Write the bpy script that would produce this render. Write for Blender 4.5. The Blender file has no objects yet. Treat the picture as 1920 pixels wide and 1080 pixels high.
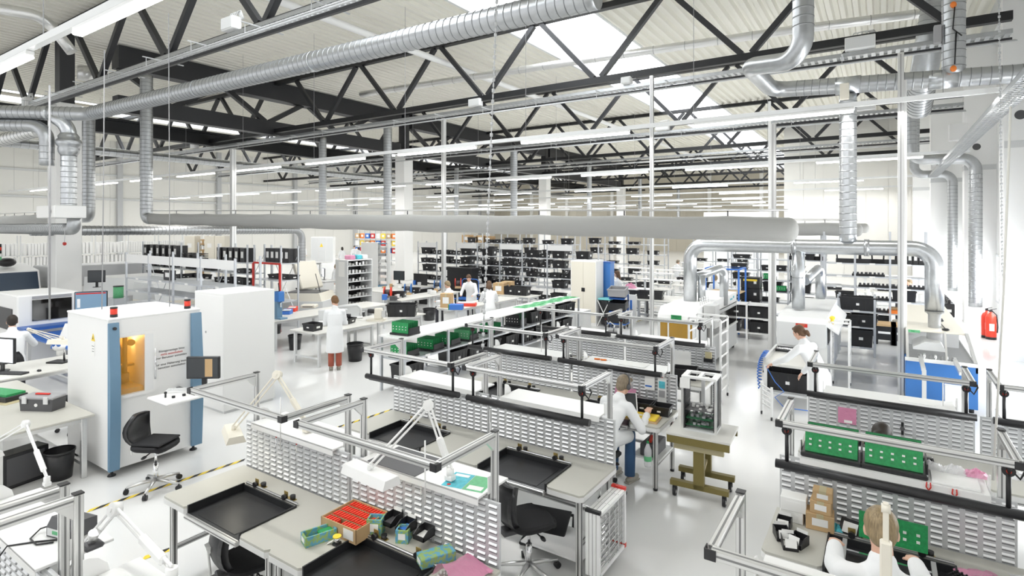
import bpy, bmesh, math, random
from mathutils import Vector, Matrix
random.seed(7)
PI = math.pi
SC = bpy.context.scene
COL = SC.collection
# ---------------------------------------------------------------- survey: photograph pixel -> place in the hall
FPX, EYE, HOR = 1050.0, 3.2, 425.0
YAW = math.atan(695 / 1050)
FX, FY, RX, RY = -math.sin(YAW), math.cos(YAW), math.cos(YAW), math.sin(YAW)
def ray(px):
    c = (px - 960) / FPX
    return FX + RX * c, FY + RY * c
def G(px, py, z=0.0):
    d = FPX * (EYE - z) / (py - HOR); r = ray(px)
    return Vector((r[0] * d, r[1] * d, z))
def YP(px, py, Y):
    r = ray(px); d = Y / r[1]
    return Vector((r[0] * d, Y, EYE - (py - HOR) * d / FPX))
def XP(px, py, X):
    r = ray(px); d = X / r[0]
    return Vector((X, r[1] * d, EYE - (py - HOR) * d / FPX))
def XY(px, Y): return YP(px, 0, Y).x
def YX(px, X): return XP(px, 0, X).y
def ZA(x, y, py): return EYE - (py - HOR) * (x * FX + y * FY) / FPX   # height of pixel row py above the ground point
def V(*a): return Vector(a)
# ---------------------------------------------------------------- materials
MT = {}
def mat(name, col, r=0.5, m=0.0, em=0.0, noise=None, bump=None, alpha=1.0, trans=0.0, coat=0.0, stretch=None, col2=None):
    k = bpy.data.materials.new(name); k.use_nodes = True
    nt = k.node_tree; b = nt.nodes['Principled BSDF']
    c = (col[0], col[1], col[2], 1)
    b.inputs['Base Color'].default_value = c
    b.inputs['Roughness'].default_value = r; b.inputs['Metallic'].default_value = m
    if em: b.inputs['Emission Color'].default_value = c; b.inputs['Emission Strength'].default_value = em
    if alpha < 1: b.inputs['Alpha'].default_value = alpha
    if trans: b.inputs['Transmission Weight'].default_value = trans
    if coat: b.inputs['Coat Weight'].default_value = coat
    tc = nt.nodes.new('ShaderNodeTexCoord')
    if noise:
        sc, amt = noise
        n = nt.nodes.new('ShaderNodeTexNoise'); n.inputs['Scale'].default_value = sc; n.inputs['Detail'].default_value = 4
        if stretch:
            mp = nt.nodes.new('ShaderNodeMapping'); mp.inputs['Scale'].default_value = stretch; nt.links.new(tc.outputs['Object'], mp.inputs['Vector']); nt.links.new(mp.outputs['Vector'], n.inputs['Vector'])
        else: nt.links.new(tc.outputs['Object'], n.inputs['Vector'])
        rp = nt.nodes.new('ShaderNodeMix'); rp.data_type = 'RGBA'
        rp.inputs[6].default_value = tuple(max(0, x * (1 - amt)) for x in col) + (1,)
        rp.inputs[7].default_value = tuple(min(1, x * (1 + amt)) for x in col) + (1,)
        if col2: rp.inputs[6].default_value = c; rp.inputs[7].default_value = tuple(col2) + (1,); n.inputs['Detail'].default_value = 1
        if col2:
            cr = nt.nodes.new('ShaderNodeValToRGB'); cr.color_ramp.elements[0].position = .42; cr.color_ramp.elements[1].position = .58; nt.links.new(n.outputs['Fac'], cr.inputs['Fac']); nt.links.new(cr.outputs['Color'], rp.inputs[0])
        else: nt.links.new(n.outputs['Fac'], rp.inputs[0])
        nt.links.new(rp.outputs[2], b.inputs['Base Color'])
    if bump:
        sc, st = bump
        n2 = nt.nodes.new('ShaderNodeTexNoise'); n2.inputs['Scale'].default_value = sc
        nt.links.new(tc.outputs['Object'], n2.inputs['Vector'])
        bp = nt.nodes.new('ShaderNodeBump'); bp.inputs['Strength'].default_value = st; bp.inputs['Distance'].default_value = 0.01
        nt.links.new(n2.outputs['Fac'], bp.inputs['Height']); nt.links.new(bp.outputs['Normal'], b.inputs['Normal'])
    MT[name] = k
    return k
mat('floor_epoxy', (.74, .74, .73), .16, noise=(.6, .03))
mat('ceiling_sheet', (.80, .785, .71), .5)
mat('wall_panel', (.86, .85, .81), .5)
mat('wall_white', (.93, .93, .92), .5)
mat('wall_beige', (.60, .56, .47), .6)
mat('steel_black', (.010, .011, .013), .45)
mat('steel_dark', (.026, .027, .031), .45)
mat('galv', (.50, .515, .53), .34, .9, noise=(9, .14))
mat('galv_bright', (.62, .64, .66), .28, .9, noise=(14, .14))
mat('foil', (.80, .80, .79), .3, .8, bump=(30, .6))
mat('alu', (.72, .72, .71), .3, .75)
mat('seam', (.27, .28, .29), .45, .7)
mat('alu_groove', (.25, .25, .25), .5, .5)
mat('chrome', (.85, .85, .86), .12, 1.0)
mat('zinc', (.60, .62, .65), .4, .5, noise=(8, .1))
mat('white', (.86, .86, .85), .4)
mat('white_gloss', (.85, .86, .86), .2)
mat('cream', (.80, .76, .66), .45)
mat('machine_grey', (.55, .56, .57), .45)
mat('pale_grey', (.70, .71, .71), .45)
mat('grey', (.36, .36, .37), .5)
mat('dark_grey', (.09, .09, .095), .5)
mat('black', (.014, .014, .016), .4)
mat('black_plastic', (.018, .018, .02), .35, noise=(6, .3))
mat('black_fabric', (.016, .016, .018), .85, bump=(400, .5))
mat('esd_mat', (.018, .019, .021), .45, noise=(5, .35))
mat('worktop', (.52, .51, .46), .42)
mat('worktop_light', (.72, .71, .67), .4)
mat('lam_edge', (.78, .78, .77), .4)
mat('peg', (.60, .61, .62), .38, .3)
mat('peg_slot', (.24, .24, .25), .6)
mat('peg_lip', (.84, .85, .86), .3, .2)
mat('textile', (.42, .42, .405), .85, bump=(60, .2))
mat('blue', (.03, .12, .42), .4)
mat('blue_machine', (.05, .20, .55), .35)
mat('blue_steel', (.16, .29, .42), .4)
mat('blue_bin', (.05, .19, .62), .4)
mat('teal', (.20, .60, .62), .4)
mat('red', (.62, .03, .02), .4)
mat('red_bright', (.85, .06, .03), .4)
mat('orange', (.85, .22, .03), .4)
mat('yellow', (.90, .66, .05), .45)
mat('brass', (.62, .46, .16), .35, .8)
mat('card', (.56, .38, .20), .8, noise=(5, .12))
mat('card_dark', (.40, .26, .13), .8)
mat('paper', (.88, .88, .86), .7)
mat('pcb', (.02, .30, .09), .45, noise=(40, .45))
mat('pcb_light', (.13, .47, .22), .5, noise=(30, .3))
mat('pcb_dark', (.02, .16, .06), .5, noise=(60, .6))
mat('comp', (.80, .80, .78), .5)
mat('olive', (.20, .16, .045), .45)
mat('olive_light', (.52, .46, .28), .5)
mat('amber', (.42, .23, .015), .1, coat=.5, noise=(2, .25))
mat('screen_white', (.85, .90, .98), .3, em=.9)
mat('screen_blue', (.16, .26, .36), .3, em=.35)
mat('screen_dark', (.04, .045, .05), .2)
mat('dark_glass', (.018, .04, .075), .35)
mat('smoke_glass', (.012, .011, .010), .08, coat=.3)
mat('skin', (.72, .44, .32), .55)
mat('hair_brown', (.10, .05, .022), .55, noise=(110, .6), stretch=(1, .6, .08))
mat('hair_auburn', (.17, .085, .03), .55, noise=(110, .6), stretch=(1, .6, .08))
mat('hair_dark', (.022, .015, .010), .5, noise=(60, .4))
mat('hair_fair', (.27, .20, .11), .5, noise=(110, .75), stretch=(1, .6, .08))
mat('hair_grey', (.24, .19, .13), .5, noise=(110, .6), stretch=(1, .6, .08))
mat('coat', (.86, .87, .88), .75, bump=(6, .5))
mat('trousers_red', (.42, .11, .07), .8)
mat('jeans', (.05, .12, .25), .8)
mat('trousers_dark', (.04, .04, .05), .8)
mat('shoe', (.35, .33, .28), .6)
mat('pink_bag', (.80, .32, .50), .3, alpha=.75, bump=(20, 1))
mat('clear_bag', (.86, .86, .88), .15, alpha=.55, bump=(18, 1))
mat('box_print', (.30, .45, .14), .6, noise=(38, .9), col2=(.12, .36, .52))
mat('tube_on', (1.0, .985, .95), .3, em=9.0)
mat('sky_pane', (.95, .98, 1.0), .3, em=2.6)
mat('lamp_glow', (1.0, .95, .8), .3, em=4.0)
mat('amber_fill_glow', (1.0, .50, .09), .4, em=.9)  # self-glowing colour for the cabinet's back liner, which is no lamp
mat('amber_pane', (1.0, .50, .04), .08, alpha=.2)
mat('clear', (.9, .92, .92), .05, trans=.0, alpha=.18)
mat('wood_frame', (.62, .45, .26), .6)
mat('cable_white', (.78, .77, .72), .5)
mat('print_blue', (.10, .52, .62), .6, noise=(25, .5))
# ---------------------------------------------------------------- mesh builder
class MB:
    def __init__(s): s.v = []; s.f = []; s.m = []; s.s = []; s.c = 0
    def mi(s, i): s.c = i; return s
    def add(s, vs, fs, smooth=False):
        n = len(s.v)
        s.v += [Vector(v) for v in vs]
        for q in fs:
            s.f.append(tuple(i + n for i in q)); s.m.append(s.c); s.s.append(smooth)
        return s
    def box(s, x0, x1, y0, y1, z0, z1, b=0.0, M=None):
        if x0 > x1: x0, x1 = x1, x0
        if y0 > y1: y0, y1 = y1, y0
        if z0 > z1: z0, z1 = z1, z0
        lo = (x0, y0, z0); hi = (x1, y1, z1); n0 = len(s.v)
        if b <= 0:
            vs = [(x, y, z) for x in (x0, x1) for y in (y0, y1) for z in (z0, z1)]
            s.add(vs, [(0, 1, 3, 2), (4, 6, 7, 5), (0, 4, 5, 1), (2, 3, 7, 6), (0, 2, 6, 4), (1, 5, 7, 3)])
        else:
            b = min(b, (x1 - x0) * .45, (y1 - y0) * .45, (z1 - z0) * .45)
            vs = []; ix = {}
            for c in range(8):
                sg = ((c >> 2) & 1, (c >> 1) & 1, c & 1)
                for a in range(3):
                    p = [0, 0, 0]
                    for k in range(3):
                        e = hi[k] if sg[k] else lo[k]
                        p[k] = e if k == a else e + (-b if sg[k] else b)
                    ix[(sg, a)] = len(vs); vs.append(p)
            fs = []
            for a in range(3):
                o = [k for k in range(3) if k != a]
                for sv in (0, 1):
                    q = []
                    for u, w in ((0, 0), (1, 0), (1, 1), (0, 1)):
                        g = [0, 0, 0]; g[a] = sv; g[o[0]] = u; g[o[1]] = w
                        q.append(ix[(tuple(g), a)])
                    fs.append(q)
                for u in (0, 1):
                    for w in (0, 1):
                        g1 = [0, 0, 0]; g1[o[0]] = u; g1[o[1]] = w; g2 = list(g1); g2[a] = 1
                        fs.append([ix[(tuple(g1), o[0])], ix[(tuple(g2), o[0])], ix[(tuple(g2), o[1])], ix[(tuple(g1), o[1])]])
            for c in range(8):
                sg = ((c >> 2) & 1, (c >> 1) & 1, c & 1)
                fs.append([ix[(sg, 0)], ix[(sg, 1)], ix[(sg, 2)]])
            cc = Vector(((x0 + x1) / 2, (y0 + y1) / 2, (z0 + z1) / 2)); out = []
            for q in fs:
                p = [Vector(vs[i]) for i in q]
                nn = (p[1] - p[0]).cross(p[2] - p[0]); mid = sum(p, Vector()) / len(p)
                out.append(tuple(q) if nn.dot(mid - cc) >= 0 else tuple(reversed(q)))
            s.add(vs, out)
        if M is not None:
            for i in range(n0, len(s.v)): s.v[i] = M @ s.v[i]
        return s
    def bar(s, p0, p1, w, h=None, b=0.0):
        h = w if h is None else h
        p0 = Vector(p0); p1 = Vector(p1); d = p1 - p0; L = d.length
        if L < 1e-6: return s
        x = d / L; up = Vector((0, 0, 1)) if abs(x.z) < .95 else Vector((0, 1, 0))
        y = up.cross(x).normalized(); z = x.cross(y)
        M = Matrix(((x.x, y.x, z.x, p0.x), (x.y, y.y, z.y, p0.y), (x.z, y.z, z.z, p0.z), (0, 0, 0, 1)))
        return s.box(0, L, -w / 2, w / 2, -h / 2, h / 2, b, M)
    def cyl(s, p0, p1, r0, r1=None, n=12, cap=True):
        r1 = r0 if r1 is None else r1
        p0 = Vector(p0); p1 = Vector(p1); d = (p1 - p0).normalized()
        a = Vector((0, 0, 1)) if abs(d.z) < .9 else Vector((1, 0, 0))
        u = a.cross(d).normalized(); w = d.cross(u)
        vs = []
        for p, r in ((p0, r0), (p1, r1)):
            for i in range(n):
                t = 2 * PI * i / n
                vs.append(p + u * (r * math.cos(t)) + w * (r * math.sin(t)))
        s.add(vs, [(i, (i + 1) % n, n + (i + 1) % n, n + i) for i in range(n)], True)
        if cap:
            k = len(s.v) - 2 * n
            s.f += [tuple(k + i for i in reversed(range(n))), tuple(k + n + i for i in range(n))]
            s.m += [s.c] * 2; s.s += [False] * 2
        return s
    def tube(s, pts, r, n=8, cap=True):
        pts = [Vector(p) for p in pts]; N = len(pts)
        rs = r if isinstance(r, (list, tuple)) else [r] * N
        T = []
        for i in range(N):
            t = pts[min(i + 1, N - 1)] - pts[max(i - 1, 0)]
            T.append(t.normalized() if t.length > 1e-9 else Vector((0, 0, 1)))
        a = Vector((0, 0, 1)) if abs(T[0].z) < .9 else Vector((1, 0, 0))
        u = a.cross(T[0]).normalized(); vs = []
        for i in range(N):
            u = (u - T[i] * u.dot(T[i])).normalized(); w = T[i].cross(u)
            for k in range(n):
                t = 2 * PI * k / n
                vs.append(pts[i] + u * (rs[i] * math.cos(t)) + w * (rs[i] * math.sin(t)))
        fs = [(i * n + k, i * n + (k + 1) % n, (i + 1) * n + (k + 1) % n, (i + 1) * n + k) for i in range(N - 1) for k in range(n)]
        s.add(vs, fs, True)
        if cap:
            k = len(s.v) - N * n
            s.f += [tuple(k + i for i in reversed(range(n))), tuple(k + (N - 1) * n + i for i in range(n))]
            s.m += [s.c] * 2; s.s += [False] * 2
        return s
    def lathe(s, prof, n=16, c=(0, 0, 0)):
        c = Vector(c); vs = []
        for r, z in prof:
            for k in range(n):
                t = 2 * PI * k / n
                vs.append(c + Vector((r * math.cos(t), r * math.sin(t), z)))
        N = len(prof)
        return s.add(vs, [(i * n + k, i * n + (k + 1) % n, (i + 1) * n + (k + 1) % n, (i + 1) * n + k) for i in range(N - 1) for k in range(n)], True)
    def ell(s, c, rx, ry=None, rz=None, n=12, m=8, M=None):
        ry = rx if ry is None else ry; rz = rx if rz is None else rz; n0 = len(s.v)
        c = Vector(c); vs = [(0, 0, -rz)]
        for i in range(1, m):
            p = -PI / 2 + PI * i / m
            for k in range(n):
                t = 2 * PI * k / n
                vs.append((rx * math.cos(p) * math.cos(t), ry * math.cos(p) * math.sin(t), rz * math.sin(p)))
        vs.append((0, 0, rz)); top = len(vs) - 1; fs = []
        for k in range(n):
            fs.append((0, 1 + (k + 1) % n, 1 + k)); fs.append((top, 1 + (m - 2) * n + k, 1 + (m - 2) * n + (k + 1) % n))
        for i in range(m - 2):
            for k in range(n):
                fs.append((1 + i * n + k, 1 + i * n + (k + 1) % n, 1 + (i + 1) * n + (k + 1) % n, 1 + (i + 1) * n + k))
        s.add([(M @ Vector(v) if M is not None else Vector(v)) + c for v in vs], fs, True)
        return s
    def prism(s, poly, ax, a, b):
        # poly: 2-D outline in the plane across axis ax (0: y,z  1: x,z  2: x,y), extruded from a to b along ax
        def P(u, w, t): return {0: (t, u, w), 1: (u, t, w), 2: (u, w, t)}[ax]
        n = len(poly); vs = [P(u, w, a) for u, w in poly] + [P(u, w, b) for u, w in poly]
        fs = [tuple(range(n)), tuple(range(2 * n - 1, n - 1, -1))] + [(i, n + i, n + (i + 1) % n, (i + 1) % n) for i in range(n)]
        n0 = len(s.f); s.add(vs, fs)
        ar = sum(poly[i][0] * poly[(i + 1) % n][1] - poly[(i + 1) % n][0] * poly[i][1] for i in range(n))
        flip = (ar > 0) == (b > a)
        if ax == 1: flip = not flip
        if flip:
            for i in range(n0, len(s.f)): s.f[i] = tuple(reversed(s.f[i]))
        return s
    def quad(s, a, b, c, d): return s.add([a, b, c, d], [(0, 1, 2, 3)])
    def mesh(s, name, mats):
        me = bpy.data.meshes.new(name)
        me.from_pydata([tuple(v) for v in s.v], [], s.f)
        for m in (mats if isinstance(mats, (list, tuple)) else [mats]): me.materials.append(MT[m] if isinstance(m, str) else m)
        me.polygons.foreach_set('material_index', s.m); me.polygons.foreach_set('use_smooth', s.s)
        me.update()
        return me
def tag(o, label=None, cat=None, group=None, kind=None):
    if label: o['label'] = label
    if cat: o['category'] = cat
    if group: o['group'] = group
    if kind: o['kind'] = kind
    return o
def thing(name, label, cat, loc=(0, 0, 0), rz=0.0, group=None):
    o = bpy.data.objects.new(name, None); COL.objects.link(o)
    o.location = loc; o.rotation_euler = (0, 0, rz); o.empty_display_size = .1
    return tag(o, label, cat, group)
def part(name, mb, mats, parent, world=False, label=None):
    if world:
        R = Matrix.Rotation(-parent.rotation_euler.z, 4, 'Z') @ Matrix.Translation(-Vector(parent.location))
        mb.v = [R @ v for v in mb.v]
    o = bpy.data.objects.new(name, mb.mesh(name, mats)); COL.objects.link(o)
    o.parent = parent
    if label: o['label'] = label
    return o
def solo(name, label, cat, mb, mats, group=None, kind=None):
    lo = [min(v[i] for v in mb.v) for i in range(3)]; hi = [max(v[i] for v in mb.v) for i in range(3)]
    b = Vector(((lo[0] + hi[0]) / 2, (lo[1] + hi[1]) / 2, lo[2]))
    mb.v = [v - b for v in mb.v]
    o = bpy.data.objects.new(name, mb.mesh(name, mats)); COL.objects.link(o); o.location = b
    return tag(o, label, cat, group, kind)
def struct(name, mb, mats, parent=None):
    o = bpy.data.objects.new(name, mb.mesh(name, mats)); COL.objects.link(o)
    o['kind'] = 'structure'; o.parent = parent
    return o
def dup(root, loc, rz=None, label=None, group=None, scale=None):
    r = root.copy(); COL.objects.link(r); r.location = loc
    if rz is not None: r.rotation_euler = (0, 0, rz)
    if label: r['label'] = label
    if group: r['group'] = group
    if scale: r.scale = scale
    for ch in list(root.children):
        c = ch.copy(); COL.objects.link(c); c.parent = r
        for g in ch.children:
            d = g.copy(); COL.objects.link(d); d.parent = c
    return r
ORD = ['first', 'second', 'third', 'fourth', 'fifth', 'sixth', 'seventh', 'eighth', 'ninth', 'tenth', 'eleventh', 'twelfth', 'thirteenth', 'fourteenth',
       'fifteenth', 'sixteenth', 'seventeenth', 'eighteenth', 'nineteenth', 'twentieth']
def path(pts, rad, seg=8):
    # polyline with rounded corners; returns the points and whether each lies on a bend
    pts = [Vector(p) for p in pts]; out = [(pts[0], 0)]
    for i in range(1, len(pts) - 1):
        a, b, c = pts[i - 1], pts[i], pts[i + 1]
        d0 = (a - b); d1 = (c - b); l0, l1 = d0.length, d1.length; d0 /= l0; d1 /= l1
        ang = d0.angle(d1)
        if ang > PI - .05: out.append((b, 0)); continue
        t = min(rad / math.tan(ang / 2), l0 * .48, l1 * .48); rr = t * math.tan(ang / 2)
        bis = (d0 + d1).normalized(); o = b + bis * (rr / math.sin(ang / 2))
        s0 = b + d0 * t - o; s1 = b + d1 * t - o; full = s0.angle(s1)
        axs = s0.cross(s1).normalized()
        for k in range(seg + 1): out.append((o + Matrix.Rotation(full * k / seg, 3, axs) @ s0, 1))
    out.append((pts[-1], 0))
    return out
def duct_mb(pts, r, rad=None, step=.14, n=18, ridge=.025, mb=None):
    # spiral-seam sheet-metal duct: straight runs carry standing seams, bends stay smooth
    mb = mb or MB(); P = path(pts, rad or r * 2.2); q = []; rs = []
    for i, (p, bend) in enumerate(P):
        q.append(p); rs.append(r)
        if i + 1 < len(P) and not (bend and P[i + 1][1]):
            d = P[i + 1][0] - p; L = d.length; k = int(L / step)
            for j in range(1, k):
                c = p + d * (j / k); e = d.normalized() * .007
                q += [c - e * 2.2, c - e, c, c + e, c + e * 2.2]; rs += [r, r, r * (1 + ridge) + .003, r, r]
    f0 = len(mb.f); mb.tube(q, rs, n)
    for i in range(len(q) - 1):
        if max(rs[i], rs[i + 1]) > r * 1.0001:
            for k in range(n): mb.m[f0 + i * n + k] = 1
    return mb
# ---------------------------------------------------------------- the hall
XR, XG, XL, YE, YB, Y0 = 3.1, -24.0, -51.0, 41.0, 72.0, -7.0
XE = XY(1470, YE)
ROOF = 10.0
struct('floor', MB().box(XL - 1, XR + 1, Y0, YB + 1, -.12, 0), 'floor_epoxy')
def deck(name, x0, x1, y0, y1):
    mb = MB(); pit, h, x = .36, .13, x0; pr = []
    while x < x1 - .01:
        for u, z in ((0, 0), (.13, 0), (.18, h), (.31, h)):
            if x + u <= x1: pr.append((x + u, ROOF + z))
        x += pit
    pr.append((x1, ROOF))
    n = len(pr); vs = [(u, y0, z) for u, z in pr] + [(u, y1, z) for u, z in pr]
    mb.add(vs, [(i, n + i, n + i + 1, i + 1) for i in range(n - 1)])
    mb.box(x0, x1, y0, y1, ROOF + h + .03, ROOF + h + .1)
    return struct(name, mb, 'ceiling_sheet')
SKY = [(-10.9, -7.6), (-39.5, -36.2)]
deck('ceiling', -7.6, XR + .3, Y0, YB)
deck('ceiling.001', XG, -10.9, Y0, YB)
deck('ceiling.002', -36.2, XG, Y0, YB)
deck('ceiling.003', XL, -39.5, Y0, YB)
# rooflight strips: barrel-vaulted panes on kerbs with arched ribs
for i, (a, b) in enumerate(SKY):
    mb = MB(); N = 10; ya, yb = -6.0, 66.0
    arc = [(a + (b - a) * k / N, ROOF + .35 + .75 * math.sin(PI * k / N)) for k in range(N + 1)]
    vs = [(u, ya, z) for u, z in arc] + [(u, yb, z) for u, z in arc]
    mb.add(vs, [(k, N + 1 + k, N + 2 + k, k + 1) for k in range(N)])
    mb.add([(u, ya, z) for u, z in arc], [tuple(range(N + 1))]); mb.add([(u, yb, z) for u, z in arc], [tuple(reversed(range(N + 1)))])
    w = struct('window_%d' % (i + 1), mb, 'sky_pane')
    k = MB()
    for x in (a, b): k.box(x - .05, x + .05, ya, yb, ROOF - .02, ROOF + .4)
    for y in (ya, yb): k.box(a, b, y - .05, y + .05, ROOF - .02, ROOF + .4)
    if i == 0:
        t = ya + .8
        while t < yb:
            k.tube([(u, t, z - .03) for u, z in arc], .012, 5); t += 1.05
    struct('window_frame', k, 'pale_grey', w)
def panel_wall(name, ax, at, u0, u1, z0, z1, pitch, material, sgn):
    # flat cladding with narrow vertical joints; ax 0: wall across x, 1: wall across y
    mb = MB(); u = u0
    while u < u1:
        e = min(u + pitch, u1)
        if ax == 0: mb.box(at, at + .12 * sgn, u + .012, e - .012, z0, z1)
        else: mb.box(u + .012, e - .012, at, at + .12 * sgn, z0, z1)
        u = e
    if ax == 0: mb.box(at + .03 * sgn, at + .3 * sgn, u0, u1, z0, z1)
    else: mb.box(u0, u1, at + .03 * sgn, at + .3 * sgn, z0, z1)
    return struct(name, mb, material)
panel_wall('wall_left', 0, XL, Y0, YB, 0, ROOF, 2.4, 'wall_panel', -1)
panel_wall('wall_right', 0, XR, Y0, YE, 0, ROOF, 6.0, 'wall_white', 1)
panel_wall('wall_end', 1, YE, XE, XR + .3, 0, ROOF, 1.15, 'wall_panel', 1)
struct('wall_side', MB().box(XE, XE + .3, YE + .3, YB, 0, ROOF), 'wall_panel')
panel_wall('wall_back', 1, YB, XL, XE, 0, ROOF, 1.2, 'wall_beige', 1)
# columns on the line between the two bays: white casing below, black steel head above
for i, y in enumerate((7.75, 24.5, 41.3, 58.0)):
    c = struct('column' if i == 0 else 'column.%03d' % i, MB().box(XG - .38, XG + .38, y - .38, y + .38, 0, 7.5, .02), 'wall_white')
    struct('column_head', MB().box(XG - .22, XG + .22, y - .22, y + .22, 7.5, ROOF), 'steel_dark', c)
# pilasters along the right-hand wall with a round hole and a grey band near the top
for i, (y, px) in enumerate(((17.7, 1880), (24.0, 1808), (29.9, 1745), (36.0, 1712))):
    xa = XY(px, y)
    mb = MB(); mb.box(xa, XR, y, y + .55, 0, 5.08); mb.mi(1).box(xa - .004, XR, y - .004, y + .55, 5.08, 5.25); mb.mi(0).box(xa, XR, y, y + .55, 5.25, 9.2)
    mb.mi(2).cyl((xa + .32, y - .01, 5.85), (xa + .32, y + .03, 5.85), .11, n=20)
    struct('column.%03d' % (10 + i), mb, ['wall_white', 'pale_grey', 'dark_grey'])
# rails and grooves on the left wall, grey ceiling beam along the right wall
for i, z in enumerate((5.3, 7.2)):
    struct('trim_%d' % (i + 1), MB().box(XL + .02, XL + .12, Y0, YB, z, z + .14), 'pale_grey')
struct('trim_3', MB().box(XR - .25, XR, Y0, YE, 9.2, ROOF), 'pale_grey')
for i, y in enumerate((12, 20, 28, 36, 44, 52, 60, 68)):
    struct('column.%03d' % (20 + i), MB().box(XL + .02, XL + .35, y - .18, y + .18, 0, ROOF), 'machine_grey')
for i, x in enumerate((-44, -38, -31, -18, -12)):
    struct('column.%03d' % (30 + i), MB().box(x - .2, x + .2, YB - .35, YB - .02, 0, ROOF), 'wall_panel')
# ---------------------------------------------------------------- roof steel
ZB, ZT = 7.68, 9.82
TR = [-1.0, 7.4, 15.8, 24.2, 32.6, 40.55, 49.4, 57.8, 66.2]
def truss(y, x0, x1, label, first):
    t = thing('roof_truss', label, 'truss', ((x0 + x1) / 2, y, ZB), 0, 'lattice roof trusses')
    part('top_chord', MB().box(x0, x1, y - .11, y + .11, ZT, ROOF - .005), 'steel_black', t, True)
    part('bottom_chord', MB().box(x0, x1, y - .09, y + .09, ZB - .09, ZB + .1), 'steel_black', t, True)
    n = first
    while n > x0 + .3:
        for sg in (-1, 1):
            e = n + sg * 2.0
            if x0 + .1 < e < x1 - .02:
                part('diagonal', MB().bar((n + sg * .12, y, ZB + .1), (e, y, ZT), .15, .15), 'steel_dark', t, True)
        n -= 4.3
    return t
for i, y in enumerate(TR):
    x1 = XR - .8 if y < YE else XE - .05
    o = 'nearest' if i == 0 else ORD[i]
    truss(y, XG + .25, x1, 'black lattice roof truss over the right bay, %s' % (o + ' away from the benches' if i else 'above the viewer'), 1.3)
    truss(y, XL + .1, XG - .3, 'black lattice roof truss over the left bay, %s' % (o + ' away from the benches' if i else 'above the viewer'), -26.4)
def girder(y0, y1, label):
    t = thing('roof_girder', label, 'girder', (XG, (y0 + y1) / 2, 7.5))
    part('top_chord', MB().box(XG - .3, XG + .3, y0, y1, 9.15, ROOF - .02), 'steel_dark', t, True)
    part('bottom_chord', MB().box(XG - .24, XG + .24, y0, y1, 7.5, 8.12), 'steel_dark', t, True)
    y = y0 + 2
    while y < y1 - 2:
        for sg in (-1, 1): part('diagonal', MB().bar((XG, y + sg * .1, 8.1), (XG, y + sg * 1.9, 9.2), .2, .2), 'steel_dark', t, True)
        y += 4.2
girder(9.3, 24.0, 'dark roof girder between the first and second white columns')
girder(24.9, 40.9, 'dark roof girder between the second and third white columns')
girder(41.7, 57.5, 'dark roof girder beyond the third white column')
# a second dark beam one step over, carrying the left bay
t = thing('edge_beam', 'long dark beam running beside the roof girder on the left bay side', 'beam', (-29.5, 30, 7.6))
part('top_flange', MB().box(-29.75, -29.25, 2, 60, 8.05, 8.15), 'steel_black', t, True)
part('web', MB().box(-29.55, -29.45, 2, 60, 7.55, 8.05), 'steel_black', t, True)
part('bottom_flange', MB().box(-29.75, -29.25, 2, 60, 7.45, 7.55), 'steel_black', t, True)
# pale pipe under the deck along the hall
solo('conduit', 'cream pipe running under the roof deck beside the rooflight, right bay', 'pipe', MB().tube([(-13.6, 4.0, 9.3), (-13.6, 66, 9.3)], .11, 10), 'white')
solo('conduit', 'cream pipe running under the roof deck of the left bay', 'pipe', MB().tube([(-33.5, 4.0, 9.3), (-33.5, 66, 9.3)], .085, 10), 'cream')
# ---------------------------------------------------------------- hanging light lines
LZ = 5.5
def luminaire(x, y, ln, z):
    t = thing('tube_luminaire', None, 'ceiling light', (x, y, z))
    part('housing', MB().box(-ln / 2, ln / 2, -.05, .05, -.06, -.002, .01), 'white', t)
    part('tube', MB().box(-ln / 2 + .02, ln / 2 - .02, -.055, .055, -.1, -.062, .012), 'tube_on', t)
    return t
proto = None
NAMES = ['above the near benches', 'in the middle of the hall', 'past the middle of the hall', 'over the rear racks', 'near the end wall', 'beyond the end wall', 'second to last channel', 'on the last channel']
LY = [2.62, 12.6, 22.2, 31.8, 39.4, 48.0, 56.0, 64.0]
SHIFT = [(-9.27), XY(893, 12.6), XY(760, 22.2), -7.0, -6.2, -8.0, -9.0, -8.5]
for i, y in enumerate(LY):
    x1 = 2.25 if y < YE else XE - .6
    x0 = -48.5 if i else -23.0
    mb = MB().box(x0, x1, y - .04, y + .04, LZ, LZ + .09)
    k = x0 + 1
    lt = thing('light_trunking', 'white hanging light channel %s' % NAMES[i], 'light channel', ((x0 + x1) / 2, y, LZ))
    part('channel', mb, 'white_gloss', lt, True)
    wires = MB()
    while k < x1:
        wires.cyl((k, y, LZ + .08), (k, y, ROOF - .01), .006, n=5, cap=False); k += 4.4
    part('suspension_wire', wires, 'grey', lt, True)
    ln, gap = 3.05, (1.5 if i < 3 else 3.2)
    x = SHIFT[i] - ln / 2
    xs = []
    while x - ln / 2 > x0: x -= ln + gap
    x += ln + gap
    while x + ln / 2 < x1 + .3: xs.append(x); x += ln + gap
    for j, xx in enumerate(reversed(xs)):
        lb = 'tube light %s, %s from the right end' % (NAMES[i], ORD[j])
        if proto is None: proto = luminaire(xx, y, ln, LZ); proto['label'] = lb; proto['group'] = 'tube lights on the hanging channels'
        else: dup(proto, (xx, y, LZ), 0, lb, 'tube lights on the hanging channels')
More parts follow.
